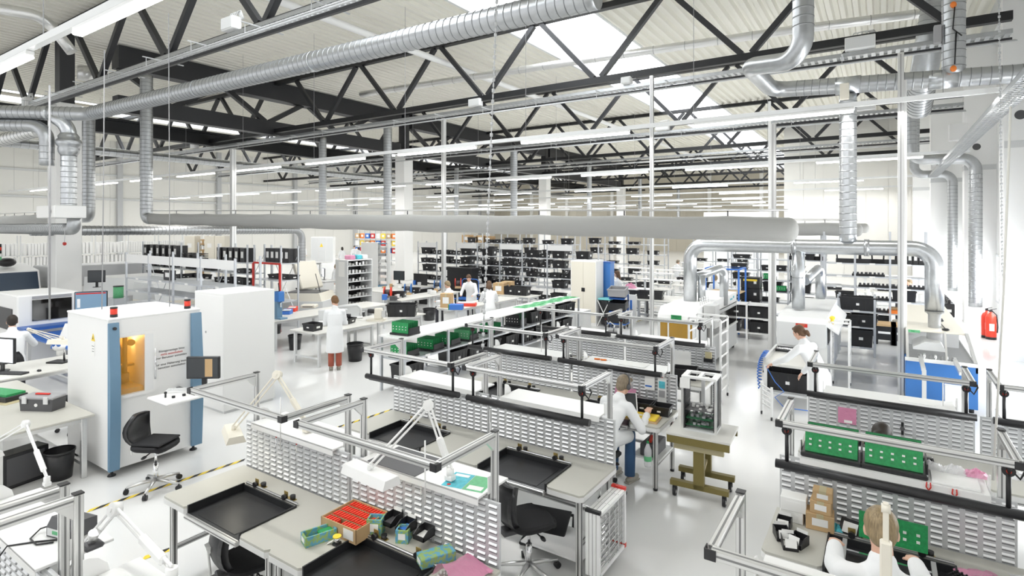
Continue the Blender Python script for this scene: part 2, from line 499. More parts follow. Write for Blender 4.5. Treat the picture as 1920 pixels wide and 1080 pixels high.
# ---------------------------------------------------------------- cable trays under the trusses
def tray(name_l, p0, p1, wid=.34, mats='galv', rods=True, pipes=True):
    p0, p1 = Vector(p0), Vector(p1); d = (p1 - p0); L = d.length; d /= L; s = Vector((-d.y, d.x, 0)); up = Vector((0, 0, 1))
    t = thing('cable_tray', name_l, 'cable tray', (p0 + p1) / 2)
    for sg in (-1, 1):
        mb = MB(); mb.bar(p0 + s * sg * wid / 2, p1 + s * sg * wid / 2, .006, .09)
        mb.bar(p0 + s * sg * (wid / 2 - .012) + up * .045, p1 + s * sg * (wid / 2 - .012) + up * .045, .03, .006)
        part('side_rail', mb, mats, t, True)
    mb = MB(); n = int(L / .16)
    for k in range(n):
        c = p0 + d * (k + .5) * (L / n); mb.bar(c - s * wid / 2 - up * .04, c + s * wid / 2 - up * .04, .085 if pipes else .04, .008)
    part('rungs', mb, mats, t, True)
    mb = MB(); a = p0 - up * .02; b = p1 - up * .02
    for o in (-.1, -.03, .05): mb.bar(a + s * o, b + s * o, .03, .02)
    part('cables', mb, 'pale_grey', t, True)
    if pipes:
        q = MB()
        for o, dz, r in ((-.45, -.28, .022), (-.62, -.33, .018)): q.tube([p0 + s * o + up * dz, p1 + s * o + up * dz], r, 8)
        part('conduit_pipe', q, 'machine_grey', t, True)
        part('support_rail', MB().bar(p0 - up * .15 - s * .05, p1 - up * .15 - s * .05, .07, .07), 'steel_dark', t, True)
        q = MB(); k = p0 + d * 1.2
        while (k - p0).length < L - .5:
            q.bar(k - s * .7 - up * .11, k + s * .25 - up * .11, .035, .02); q.bar(k - s * .62 - up * .34, k - s * .62 - up * .1, .012, .012); k += d * 2.1
        part('cross_bracket', q, 'machine_grey', t, True)
    return t
TY = [7.05, 15.9, 24.3]
tray('perforated cable tray with pipes, nearest the viewer under the roof', (-24.5, TY[0], 7.42), (2.0, TY[0], 7.42), .42)
tray('perforated cable tray with pipes, second one away from the viewer', (-44, TY[1], 7.35), (2.3, TY[1], 7.35))
tray('perforated cable tray with pipes, third one away from the viewer', (-44, TY[2], 7.35), (2.3, TY[2], 7.35))
tray('perforated cable tray with pipes, fourth one away from the viewer', (-44, 32.7, 7.35), (2.3, 32.7, 7.35))
tray('ladder cable tray running along the right-hand wall', (1.74, 5.0, 5.3), (1.74, 29.2, 5.3), .3, 'galv', pipes=False)
def jbox(px, py, Y, z, w=.42, h=.26, lab=''):
    x = XY(px, Y)
    t = thing('junction_box', lab, 'junction box', (x, Y - .2, z))
    part('housing', MB().box(-w / 2, w / 2, -.11, .11, 0, h, .015), 'white', t)
    part('cover', MB().box(-w / 2 + .02, w / 2 - .02, -.125, -.108, .02, h - .02, .005), 'pale_grey', t)
    mb = MB()
    for k in range(4): mb.tube([(-w * .3 + k * .09, .02, h), (-w * .2 + k * .09, .05, h + .12), (w * .25 + k * .04, .08, h + .14), (w * .5 + k * .03, .1, h - .05)], .014, 6)
    part('cable_loop', mb, 'pale_grey', t)
for a in ((450, 40, TY[0], 7.5, .45, .28, 'pale junction box on the nearest cable tray, top centre-left'),
          (65, 185, TY[0], 7.3, .3, .34, 'small pale junction box at the left end of the nearest cable tray'),
          (898, 187, TY[1], 7.42, .5, .26, 'pale junction box on the second cable tray near the hanging chain'),
          (1180, 152, TY[1], 7.42, .3, .2, 'small junction box on the second cable tray under the rooflight'),
          (1613, 98, TY[1], 7.42, .62, .3, 'pale junction box on the second cable tray near the S-shaped duct'),
          (372, 268, TY[1], 7.42, .5, .4, 'pale junction box on the second cable tray in the left bay'),
          (1245, 285, TY[2], 7.42, .6, .3, 'pale junction box on the third cable tray'),
          (1624, 270, TY[2], 7.42, .6, .3, 'pale junction box on the third cable tray behind the vertical duct')):
    jbox(a[0], a[1], a[2], a[3], a[4], a[5], a[6])
# ---------------------------------------------------------------- camera, light, exposure
cd = bpy.data.cameras.new('camera'); cam = bpy.data.objects.new('camera', cd); COL.objects.link(cam)
cam.location = (0, 0, EYE); cam.rotation_euler = (PI / 2, 0, YAW)
cd.sensor_width = 36; cd.lens = 36 * FPX / 1920; cd.shift_y = (HOR - 540) / 1920; cd.clip_end = 300
SC.camera = cam
w = bpy.data.worlds.new('daylight'); SC.world = w; w.use_nodes = True
w.node_tree.nodes['Background'].inputs[0].default_value = (.97, .985, 1, 1); w.node_tree.nodes['Background'].inputs[1].default_value = 1.0
def area(name, loc, sx, sy, power, rot=(0, 0, 0), col=(1, .98, .95)):
    l = bpy.data.lights.new(name, 'AREA'); l.shape = 'RECTANGLE'; l.size = sx; l.size_y = sy; l.energy = power; l.color = col
    o = bpy.data.objects.new(name, l); COL.objects.link(o); o.location = loc; o.rotation_euler = rot
    return o
for i, (a, b) in enumerate(SKY): area('rooflight_daylight', ((a + b) / 2, 29, ROOF + .42), b - a - .2, 68, 1400, col=(.96, .985, 1))
for i, y in enumerate(LY):
    x1 = 2.0 if y < YE else XE - .8
    x0 = -47.0 if i else -22.0
    area('tube_and_fill_light', ((x0 + x1) / 2, y, LZ - .115), x1 - x0, .1, (13 if i else 6) * (x1 - x0))
for i, (ya, yb) in enumerate(((6.2, 11.2), (12.2, 17.2), (18.6, 23.6), (24.9, 29.5), (30.8, 35.6))):  # windows added to brighten the right side, built up from one partly visible opening
    w_ = struct('window_%d' % (i + 3), MB().box(XR - .03, XR - .01, ya, yb, .85, 2.25), 'sky_pane')
    q = MB()
    for a in ((ya - .05, yb + .05, .78, .85), (ya - .05, yb + .05, 2.25, 2.32)): q.box(XR - .06, XR, *a)
    k = ya
    while k < yb + .01: q.box(XR - .055, XR - .005, k - .03, k + .03, .85, 2.25); k += (yb - ya) / 4
    struct('window_frame', q, 'machine_grey', w_)
    area('window_daylight', (XR - .08, (ya + yb) / 2, 1.55), 1.3, yb - ya - .1, 150, (0, PI / 2, 0), (.96, .985, 1))
area('tube_and_fill_light', (-4.0, -5.0, LZ - .115), 14, .1, 17 * 14)  # unseen strip light added behind the camera to fill camera-facing surfaces
SC.view_settings.view_transform = 'Standard'; SC.view_settings.look = 'None'; SC.view_settings.gamma = 1; SC.view_settings.use_curve_mapping = False
SC.view_settings.exposure = 0.1
SC.cycles.use_denoising = True
SC.cycles.max_bounces = 7; SC.cycles.diffuse_bounces = 4; SC.cycles.glossy_bounces = 3; SC.cycles.transparent_max_bounces = 8
SC.cycles.sample_clamp_indirect = 6
# ---------------------------------------------------------------- ventilation
def duct(label, pts, r, rad=None, m='galv', step=.14, cat='duct', name='ventilation_duct', collars=(), ridge=.025):
    if not collars: return solo(name, label, cat, duct_mb(pts, r, rad, step, ridge=ridge), [m, 'seam'])
    zmin = min(Vector(p).z for p in pts); q = Vector(pts[-1]); t = thing(name, label, cat, (q.x, q.y, zmin))
    part('pipe', duct_mb(pts, r, rad, step, ridge=ridge), [m, 'seam'], t, True)
    for a, b, rr in collars: part('collar', MB().cyl(a, b, rr, n=20), 'galv_bright', t, True)
    return t
# long diagonal main duct under the near truss
z = 6.35
a, b, c = G(-80, 208, z), G(165, 214, z), G(1120, -8, z)
jt = b + (a - b) * .28
duct('long spiral metal duct crossing the upper left under the near roof truss', [a, b, c], .185, .6, collars=[(b + (c - b) * .36, b + (c - b) * .363, .195), (b + (c - b) * .62, b + (c - b) * .623, .195), (b + (a - b) * .3, b + (a - b) * .34, .2)])
# the drop with a bulged damper that comes off it in front of the first column
d3 = G(129, 214, z)
hz = 3.13
t = thing('damper_duct', 'vertical metal duct with a bulged silencer in front of the first white column', 'duct', (d3.x, d3.y, hz - .2))
zz = lambda py: ZA(d3.x, d3.y, py)
part('pipe', duct_mb([jt + V(0, 0, -.05), V(d3.x, d3.y, z - .35), V(d3.x, d3.y, zz(392))], .185, .5), ['galv_bright', 'seam'], t, True)
part('silencer', MB().lathe([(.19, zz(292)), (.24, zz(286)), (.25, zz(280)), (.24, zz(276)), (.3, zz(272)), (.31, zz(266)), (.27, zz(262)), (.24, zz(261)), (.25, zz(256)), (.19, zz(250))], 24, (d3.x, d3.y, 0)), 'galv', t, True)
part('fan_box', MB().box(d3.x - .95, d3.x + .35, d3.y - .45, d3.y + .3, zz(409), zz(386), .02), 'white', t, True)
q = MB().cyl((d3.x + .12, d3.y - .455, zz(397)), (d3.x + .12, d3.y - .46, zz(397)), .07, n=18)
part('gauge', q, 'dark_grey', t, True)
duct('horizontal spiral duct leaving the fan box on the first white column', [V(d3.x + .05, d3.y + .1, zz(408)), V(d3.x + .05, d3.y + .1, hz), V(d3.x - 12, d3.y + .1, hz)], .16, .35)
p = G(20, 236, 6.0); q = G(88, 236, 6.0)
duct('short spiral duct turning down beside the first white column', [G(-90, 233, 6.0), q, V(q.x, q.y, 4.9)], .17, .4)
duct('foil-wrapped duct rising to the left behind the first white column', [G(-30, 272, 5.6), G(70, 245, 5.9)], .17, m='foil')
# textile air socks fed by vertical spiral ducts
def sock(label, x0, x1, y, za, zb, r, rod=True, feed=None):
    t = thing('textile_duct', label, 'fabric duct', ((x0 + x1) / 2, y, min(za, zb) - r))
    n = 46; P = []; R = []; s = 1 if x1 > x0 else -1
    for k in range(n + 1):
        u = k / n; sag = -.022 * math.sin(PI * ((u * 11.5) % 1)); P.append((x0 + (x1 - x0) * u, y, za + (zb - za) * u + sag)); R.append(r)
    e = Vector(P[-1])
    for dx, f in ((.06, .93), (.11, .75), (.14, .4), (.15, .05)): P.append((e.x + s * dx, y, e.z)); R.append(r * f)
    part('sock', MB().tube(P, R, 20), 'textile', t, True)
    if rod:
        part('hanging_rod', MB().tube([(x0, y, za + r + .1), (x1, y, zb + r + .1)], .018, 8), 'alu', t, True)
        for k in range(1, 12):
            u = k / 11.5; x = x0 + (x1 - x0) * u; zc = za + (zb - za) * u
            part('hook', MB().cyl((x, y, zc + r - .03), (x, y, zc + r + .1), .012, n=6), 'dark_grey', t, True)
    if feed:
        zt = feed
        part('feed_pipe', duct_mb([(x0 + s * .1, y, za), (x0 - s * .38, y, za), (x0 - s * .38, y, zt)], r + .01, .42), ['galv', 'seam'], t, True)
    return t
xs = XY(273, 10.0)
sock('big grey textile air sock stretched across the middle of the hall', xs + .45, -1.27, 10.0, 3.5, 3.17, .2, True, 8.9)
sock('grey textile air sock ending behind the vertical duct on the right', XY(725, 20) + .45, XY(1607, 20), 20.0, 3.3, 3.12, .2, True, ZA(XY(725, 20), 20, 238))
sock('shorter grey textile air sock farther back, tip seen past the vertical duct', XY(963, 27.5) + .4, XY(1622, 27.5), 27.5, 3.25, 3.15, .2, True, ZA(XY(963, 27.5), 27.5, 282))
sock('grey textile air sock in the left bay behind the first column', XY(167, 8.8) - .4, XY(-60, 8.8), 8.8, 3.55, 3.5, .19, True, 7.6)
for px, w, top, lb in ((605, 14, 258, 'vertical spiral duct left of the second column, dropping to eye level'), (856, 9, 312, 'thin vertical spiral duct right of the second column'),
                       (1105, 9, 312, 'thin vertical spiral duct left of the tall central pole'), (1200, 7, 330, 'thin vertical duct right of the third column'), (1272, 6, 340, 'thinnest vertical duct in the far middle')):
    d = .38 * 1050 / w; r = ray(px); x, y = r[0] * d, r[1] * d
    duct(lb, [V(x, y, ZA(x, y, 415)), V(x, y, ZA(x, y, top))], .19)
# horizontal duct behind the first column with a drop at its right end
r1, r2 = ray(150), ray(566); A_ = V(r1[0] * 20, r1[1] * 20, 3.06); B_ = V(r2[0] * 28, r2[1] * 28, 3.02)
duct('long level spiral duct left of centre ending in a downward bend', [A_ + (A_ - B_) * .15, B_, V(B_.x, B_.y, ZA(B_.x, B_.y, 520))], .175, .45)
# foil ducts under the deck
def fz(px, py, z): return G(px, py, z)
duct('foil-wrapped duct under the roof deck across the rooflight', [fz(677, 177, 9.0), fz(1067, 117, 9.0), fz(1480, 57, 9.0), fz(1800, 16, 9.0)], .13, .3, 'foil', step=.9, ridge=.05)
duct('foil-wrapped duct under the roof deck, upper left corner', [fz(-30, 12, 9.3), fz(70, 28, 9.3), fz(98, 50, 9.1), fz(135, 98, 8.4)], .15, .5, 'foil', step=.9, ridge=.05)
xa, xb = XY(160, 9.0), XY(160, 9.0)
duct('short vertical foil duct beside the first column head', [V(xa, 9.0, 9.4), V(xa, 9.0, ZA(xa, 9, 150))], .26, m='foil', step=.9)
duct('long spiral duct hung along the left bay', [V(-31.0, 6, 6.78), V(-31.0, 60, 6.78)], .2, step=.3)
# right-hand duct system over the soldering lines
Yd = 13.2
def P2(px, py, Y=Yd): return YP(px, py, Y)
zc = 2.78
t = thing('ventilation_duct', 'S-shaped spiral duct coming down at upper right and running to the right wall', 'duct', (XY(1600, Yd), Yd, 5.7))
part('pipe', duct_mb([V(XY(1506, 10.6), 10.6, 8.9), P2(1506, 112, 10.6), P2(1405, 125, 11.2), P2(1448, 169), V(2.9, Yd, YP(1920, 143, Yd).z)], .165, .36), ['galv', 'seam'], t, True)
for px, py in ((1590, 160), (1768, 149)):
    q = P2(px, py); part('sleeve', MB().cyl(q - V(.22, 0, 0), q + V(.22, 0, 0), .175, n=20), 'galv_bright', t, True)
x8 = XY(1590, Yd)
t = thing('ventilation_duct', 'thick vertical spiral duct dropping to the level duct above the soldering line', 'duct', (x8, Yd, zc))
part('pipe', duct_mb([(x8, Yd, ZA(x8, Yd, 178)), (x8, Yd, zc + .12)], .155), ['galv_bright', 'seam'], t, True)
part('actuator', MB().box(x8 - .13, x8 + .03, Yd - .26, Yd - .17, ZA(x8, Yd, 190), ZA(x8, Yd, 160), .01), 'cream', t, True)
part('valve_knob', MB().ell((x8 - .02, Yd - .2, ZA(x8, Yd, 184)), .05, .05, .04), 'orange', t, True)
xl, xm, xr = XY(1294, Yd), XY(1497, Yd), XY(1752, Yd)
t = thing('ventilation_duct', 'level metal duct over the soldering line with bends down at both ends', 'duct', ((xl + xr) / 2, Yd, zc - .2))
part('pipe', duct_mb([(xl, Yd, ZA(xl, Yd, 566)), (xl, Yd, zc), (xr, Yd, zc), (xr, Yd, ZA(xr, Yd, 586))], .15, .34, step=.5, ridge=.012), ['galv_bright', 'seam'], t, True)
for px in (1485, 1620): q = XY(px, Yd); part('collar', MB().cyl((q, Yd, zc), (q + .09, Yd, zc), .168, n=20), 'galv', t, True)
part('branch_pipe', duct_mb([(xm, Yd, ZA(xm, Yd, 578)), (xm, Yd, zc)], .125, step=.45, ridge=.012), ['galv_bright', 'seam'], t, True)
part('reducer', MB().lathe([(.1, ZA(xr, Yd, 622)), (.1, ZA(xr, Yd, 590)), (.155, ZA(xr, Yd, 583))], 18, (xr, Yd, 0)), 'galv', t, True)
part('slanted_branch', duct_mb([(xl + .1, Yd + .2, ZA(xl, Yd, 520)), P2(1357, 500, 14.4), P2(1357, 572, 14.4)], .1, .2, step=.5, ridge=.012), ['galv_bright', 'seam'], t, True)
part('slanted_branch', duct_mb([(xm + .1, Yd + .2, ZA(xm, Yd, 528)), P2(1538, 498, 14.4), P2(1538, 560, 14.4)], .1, .2, step=.5, ridge=.012), ['galv_bright', 'seam'], t, True)
part('thin_branch', duct_mb([(xl + .24, Yd + .1, ZA(xl, Yd, 566)), (xl + .24, Yd + .1, ZA(xl, Yd, 515))], .085, step=.4, ridge=.012), ['galv_bright', 'seam'], t, True)
# upright ducts in the upper right corner
x10 = XY(1788, Yd)
t = thing('ventilation_duct', 'upright spiral duct with two orange valve knobs, upper right corner', 'duct', (x10, Yd, 6))
part('pipe', duct_mb([(x10, Yd, ZA(x10, Yd, 140)), (x10, Yd, 9.6)], .18), ['galv', 'seam'], t, True)
for py in (15, 133): part('valve_knob', MB().ell((x10 - .02, Yd - .2, ZA(x10, Yd, py)), .05, .04, .06), 'orange', t, True)
part('valve_box', MB().box(x10 - .3, x10 - .18, Yd - .12, Yd + .05, ZA(x10, Yd, 78), ZA(x10, Yd, 45), .01), 'grey', t, True)
part('cable_loop', MB().tube([(x10, Yd - .21, ZA(x10, Yd, 20)), (x10 - .03, Yd - .22, ZA(x10, Yd, 60)), (x10 + .1, Yd - .22, ZA(x10, Yd, 75)), (x10 + .02, Yd - .22, ZA(x10, Yd, 66)), (x10, Yd - .2, ZA(x10, Yd, 125))], .012, 6), 'black', t, True)
Ya = 17.2
duct('slanted spiral duct behind the orange-knobbed one, upper right', [P2(1762, -30, Ya), P2(1735, 120, Ya), P2(1722, 205, Ya + 2)], .3, 1.0)
Yb = 29.3
duct('narrow duct bending along the far pilaster and dropping to the floor', [P2(1716, 205, Yb), P2(1714, 328, Yb), P2(1786, 326, Yb), P2(1786, 545, Yb)], .17, .36)
Yc = 23.55
duct('narrow duct bending along the nearer pilaster and dropping to the floor', [P2(1706, 190, Yc), P2(1708, 299, Yc), P2(1829, 297, Yc), P2(1829, 575, Yc)], .18, .4)
# pale switch box high on the right wall
solo('wall_box', 'pale square box high on the right wall beside the cable tray', 'switch box', MB().box(XY(1780, 20.5), XY(1815, 20.5), 20.5, 20.8, ZA(2.2, 20.5, 260), ZA(2.2, 20.5, 228), .01), 'white')
# ---------------------------------------------------------------- uprights, wires and chains
def pole(px, py, top, w, label, m='alu', slot=True, name='aluminium_pole'):
    g = G(px, py); zt = ZA(g.x, g.y, top)
    mb = MB(); mb.box(g.x - w / 2, g.x + w / 2, g.y - w / 2, g.y + w / 2, 0, zt, .004)
    if slot:
        mb.mi(1)
        for sx, sy in ((0, -1), (1, 0)):
            cx, cy = g.x + sx * w / 2, g.y + sy * w / 2
            mb.box(cx - (.006 if not sx else .002), cx + (.006 if not sx else .002), cy - (.006 if not sy else .002), cy + (.006 if not sy else .002), .02, zt - .02)
    return solo(name, label, 'pole', mb, [m, 'alu_groove'])
pole(1450, 652, 232, .13, 'tall aluminium pole between the two soldering lines')
pole(1443, 655, 190, .06, 'thin white upright next to the tall pole between the soldering lines', 'white', False)
pole(1689, 742, 100, .1, 'tall metal pole at the left side of the blue soldering machine')
pole(1697, 742, 150, .055, 'thin white pipe beside the metal pole at the blue soldering machine', 'white', False)
pole(1222, 672, 142, .085, 'tall metal pole left of the brown-windowed oven')
pole(832, 588, 222, .13, 'slotted metal pole rising beside the second column')
pole(1878, 716, 180, .07, 'thin white pole in front of the right wall', 'white', False)
pole(437, 590, 280, .16, 'grey pole right of the vertical spiral duct in the left bay')
pole(92, 560, 270, .1, 'thin grey pole in front of the first column', 'alu', False)
def wire(px0, py0, px1, py1, d, label, r=.012, m='pale_grey', name='hanging_cable', chain=False):
    # a cable hanging at horizontal distance d from the eye plane
    c0, c1 = ray(px0), ray(px1)
    a = V(c0[0] * d, c0[1] * d, EYE - (py0 - HOR) * d / FPX); b = V(c1[0] * d, c1[1] * d, EYE - (py1 - HOR) * d / FPX)
    mb = MB()
    if chain:
        n = int((a - b).length / .055)
        for k in range(n):
            p = a + (b - a) * (k / n); q = a + (b - a) * ((k + .62) / n)
            mb.cyl(p, q, r * (1.5 if k % 2 else .8), n=6)
        mb.tube([a, b], r * .4, 5)
    else: mb.tube([a, (a + b) / 2 + V(.01, 0, 0), b], r, 6)
    return solo(name, label, 'chain' if chain else 'cable', mb, m)
wire(932, -10, 905, 655, 5.6, 'long chain hanging in front of the textile air sock', .010, 'machine_grey', 'hanging_chain', True)
wire(1873, -5, 1880, 520, 8.5, 'chain hanging along the right wall', .012, 'machine_grey', 'hanging_chain', True)
wire(316, 25, 318, 575, 7.6, 'pale cable hanging just right of the spiral duct that feeds the air sock', .006, 'grey')
wire(196, 95, 191, 580, 7.4, 'pale cable hanging in front of the first column, right side', .007, 'grey')
wire(93, 160, 93, 600, 8.6, 'dark cable hanging in front of the first white column', .014, 'grey')
wire(1895, 200, 1862, 900, 4.4, 'white cable hanging over the right-hand benches', .009, 'cable_white')
wire(121, 432, 121, 455, 12.2, 'short cord holding a red pull handle on the first column', .006, 'grey')
# ---------------------------------------------------------------- assembly benches: table, slotted panel, shelf and overhead frame bolted together
BW = 1.58
def peg_mesh(w=BW - .04, z0=.66, z1=1.238):
    mb = MB().box(.02, .02 + w, 0, .022, z0, z1)
    nx, nz = 15, 12
    px, pz = w / nx, (z1 - z0 - .04) / nz
    for i in range(nx):
        for j in range(nz):
            x = .02 + px * (i + .5); zz = z0 + .03 + pz * (j + .5)
            if zz < .80: continue
            mb.mi(1).box(x - px * .33, x + px * .33, -.002, .001, zz - pz * .34, zz + pz * .1)
            mb.mi(2).prism([(-.001, zz + pz * .3), (-.001, zz + pz * .02), (-.011, zz - pz * .02), (-.012, zz + pz * .06)], 0, x - px * .34, x + px * .34)
    return mb.mesh('slotted_panel', ['peg', 'peg_slot', 'peg_lip'])
def alu_bar(mb, p0, p1, w=.046):
    mb.mi(0).bar(p0, p1, w, w, .004)
    p0, p1 = Vector(p0), Vector(p1); d = (p1 - p0).normalized(); e = d * .004
    if abs(d.z) > .9: sides = [V(0, -1, 0), V(1, 0, 0)]
    elif abs(d.x) > .9: sides = [V(0, -1, 0), V(0, 0, 1)]
    else: sides = [V(1, 0, 0), V(-1, 0, 0), V(0, 0, 1)]
    mb.mi(1)
    for s in sides: mb.bar(p0 + s * (w / 2 - .004) + e, p1 + s * (w / 2 - .004) - e, .010, .010)
    mb.mi(0)
PEG = None
def bench(x, y, label, tube=True):
    global PEG
    t = thing('workbench', label, 'workbench', (x, y, 0), 0, 'assembly benches with slotted panels')
    W = BW
    def U(o): return [(0 - o, -.015), (0 - o, -.75 - o), (.03, -.785 - o), (.37 + o, -.785 - o), (.40 + o, -.755), (.40 + o, -.25 - o), (1.2 - o, -.25 - o), (1.2 - o, -.755), (1.23 - o, -.785 - o), (W - .03, -.785 - o), (W + o, -.75 - o), (W + o, -.015)]
    part('tabletop', MB().prism(U(0), 2, .765, .785), 'worktop', t)
    part('table_edge', MB().prism(U(.003), 2, .722, .7655), 'lam_edge', t)
    mb = MB().box(.41, 1.19, -.77, -.26, .725, .735); mb.box(.402, .415, -.77, -.255, .725, .80); mb.box(1.185, 1.198, -.77, -.255, .725, .80); mb.box(.402, 1.198, -.268, -.255, .725, .79)
    mb.mi(1).box(.52, 1.08, -.74, -.30, .735, .738)
    part('recessed_tray', mb, ['esd_mat', 'black_plastic'], t)
    mb = MB(); alu_bar(mb, (.41, -.785, .715), (1.19, -.785, .715), .04); part('front_rail', mb, ['alu', 'alu_groove'], t)
    mb = MB(); alu_bar(mb, (.41, -.235, .797), (1.19, -.235, .797), .02); part('rear_rail', mb, ['alu', 'alu_groove'], t)
    for lx in (.06, W - .06):
        for ly in (-.72, -.07):
            mb = MB(); alu_bar(mb, (lx, ly, .03), (lx, ly, .722), .05); mb.mi(1).cyl((lx, ly, 0), (lx, ly, .03), .028, n=12)
            part('leg', mb, ['alu', 'black'], t)
    mb = MB()
    for lx in (.06, W - .06): alu_bar(mb, (lx, -.70, .30), (lx, -.09, .30), .04); alu_bar(mb, (lx, -.70, .69), (lx, -.09, .69), .045)
    alu_bar(mb, (.08, -.07, .30), (W - .08, -.07, .30), .04); alu_bar(mb, (.08, -.72, .69), (W - .08, -.72, .69), .04)
    part('under_frame', mb, ['alu', 'alu_groove'], t)
    if PEG is None: PEG = peg_mesh()
    o = bpy.data.objects.new('slotted_panel', PEG); COL.objects.link(o); o.parent = t
    mb = MB().box(.18, W - .17, -.05, .34, 1.245, 1.262, .003); mb.box(.18, W - .17, -.05, -.046, 1.205, 1.262)
    part('shelf', mb, 'white', t)
    for lx in (.172, W - .162):
        arc = [(.06, 1.245)] + [(.06 + .13 * math.cos(a), 1.245 + .13 * math.sin(a)) for a in (0, .5, 1.0, 1.4, 1.57)]
        part('shelf_bracket', MB().prism(arc, 0, lx - .004, lx + .004), 'white', t)
    for lx in (.1, W - .1):
        mb = MB(); alu_bar(mb, (lx, .06, .02), (lx, .06, 1.72)); part('post', mb, ['alu', 'alu_groove'], t)
        mb = MB(); alu_bar(mb, (lx, .037, 1.695), (lx, -.56, 1.695)); part('arm', mb, ['alu', 'alu_groove'], t)
        part('end_cap', MB().box(lx - .024, lx + .024, .036, .084, 1.72, 1.727), 'black_plastic', t); part('end_cap', MB().box(lx - .026, lx + .026, -.612, -.606, 1.67, 1.72), 'black_plastic', t)
        part('corner_bracket', MB().prism([(.037, 1.672), (-.05, 1.672), (.037, 1.585)], 0, lx - .015, lx + .015), 'alu', t)
    mb = MB(); alu_bar(mb, (.1, -.583, 1.695), (W - .1, -.583, 1.695)); mb.mi(1)
    part('crossbar', mb, ['alu', 'alu_groove'], t)
    
    for ex in (.072, W - .077): part('end_cap', MB().box(ex, ex + .005, -.607, -.559, 1.671, 1.719), 'black_plastic', t)
    for lx in (.56, 1.0):
        mb = MB().box(lx - .025, lx + .025, -.225, -.22, .785, .86); mb.box(lx - .025, lx + .08, -.225, -.17, .785, .79)
        mb.mi(1).cyl((lx, -.255, .815), (lx, -.225, .815), .024, n=12).cyl((lx + .05, -.19, .79), (lx + .05, -.19, .825), .024, n=12)
        part('clamp', mb, ['brass', 'black_plastic'], t)
    return t
LX = (-5.40, -3.82); RXs = (-.76, .82)
ROWS = [(1.2, 'nearest row at lower left, cut off by the picture edge'), (3.25, 'front row'), (5.3, 'second row'), (7.35, 'third row'), (9.4, 'rear row')]
first = bench(LX[0], 3.25, 'left bench of the front row with an empty black tray and a chair under it')
BEN = {('L', 1, 0): first}
LB = {(0, 0): 'bench in the bottom left corner with a soldering station on its shelf', (0, 1): 'bench at the bottom left edge of which only the frame post shows',
      (1, 1): 'right bench of the front row with the red parts box on it',
      (2, 0): 'left bench of the second row behind the articulated lamp', (2, 1): 'right bench of the second row ending in stacked wire frames',
      (3, 0): 'left bench of the third row with an empty white shelf', (3, 1): 'right bench of the third row where the worker with headphones sits',
      (4, 0): 'left bench of the rear row next to the long white shelving', (4, 1): 'right bench of the rear row in front of the brown-windowed oven'}
for (i, j), lb in LB.items(): BEN[('L', i, j)] = dup(first, (LX[j], ROWS[i][0], 0), 0, lb)
RB = {(0, 0): (3.25, 'bench at the bottom edge right of centre, only its frame corner showing'), (1, 0): (5.3, 'bench at lower right where the fair-haired worker holds a green board'),
      (2, 0): (7.5, 'bench behind the green board stacks at lower right, empty white shelf'), (1, 1): (5.3, 'bench at the right picture edge beside the fair-haired worker'),
      (2, 1): (7.5, 'bench at the right picture edge behind the board stacks')}
for (i, j), (y, lb) in RB.items(): BEN[('R', i, j)] = dup(first, (RXs[j], y, 0), 0, lb)
# black tube lamps hung from the frames
def tube_lamp(x, y, label):
    t = thing('tube_lamp', label, 'lamp', (x, y, 1.32), 0, 'black tube lamps hung from the bench frames')
    mb = MB().cyl((.06, 0, .03), (BW - .06, 0, .03), .034, n=18)
    part('tube_body', mb, 'black_plastic', t)
    part('diffuser', MB().box(.12, BW - .12, -.018, .018, -.006, .002), 'dark_grey', t)
    for lx in (.14, BW - .14):
        h = part('hanger', MB().cyl((lx, 0, .05), (lx, 0, .28), .014, n=8).cyl((lx, -.012, .30), (lx, .012, .30), .036, n=16).cyl((lx, 0, .28), (lx, -.06, .352), .012, n=8), 'black', t)
        part('red_button', MB().cyl((lx, -.02, .30), (lx, -.011, .30), .014, n=10), 'red_bright', h)
    part('cable', MB().tube([(BW - .14, 0, .32), (BW - .08, .02, .25), (BW - .05, .02, .32), (BW - .06, 0, .35)], .008, 6), 'black', t)
    return t
tl = tube_lamp(LX[0], 5.3 - .5, 'black tube lamp over the left bench of the second row')
for x, y, lb in ((LX[1], 4.8, 'black tube lamp over the right bench of the second row'), (LX[0], 6.85, 'black tube lamp over the left bench of the third row'),
                 (LX[1], 6.85, 'black tube lamp over the right bench of the third row'), (LX[0], 8.9, 'black tube lamp over the left bench of the rear row'),
                 (LX[1], 8.9, 'black tube lamp over the right bench of the rear row'), (RXs[0], 4.8, 'black tube lamp above the fair-haired worker at lower right'),
                 (RXs[0], 7.0, 'black tube lamp behind the green board stacks'), (RXs[1], 7.0, 'black tube lamp at the right picture edge')):
    dup(tl, (x, y, 1.32), 0, lb)
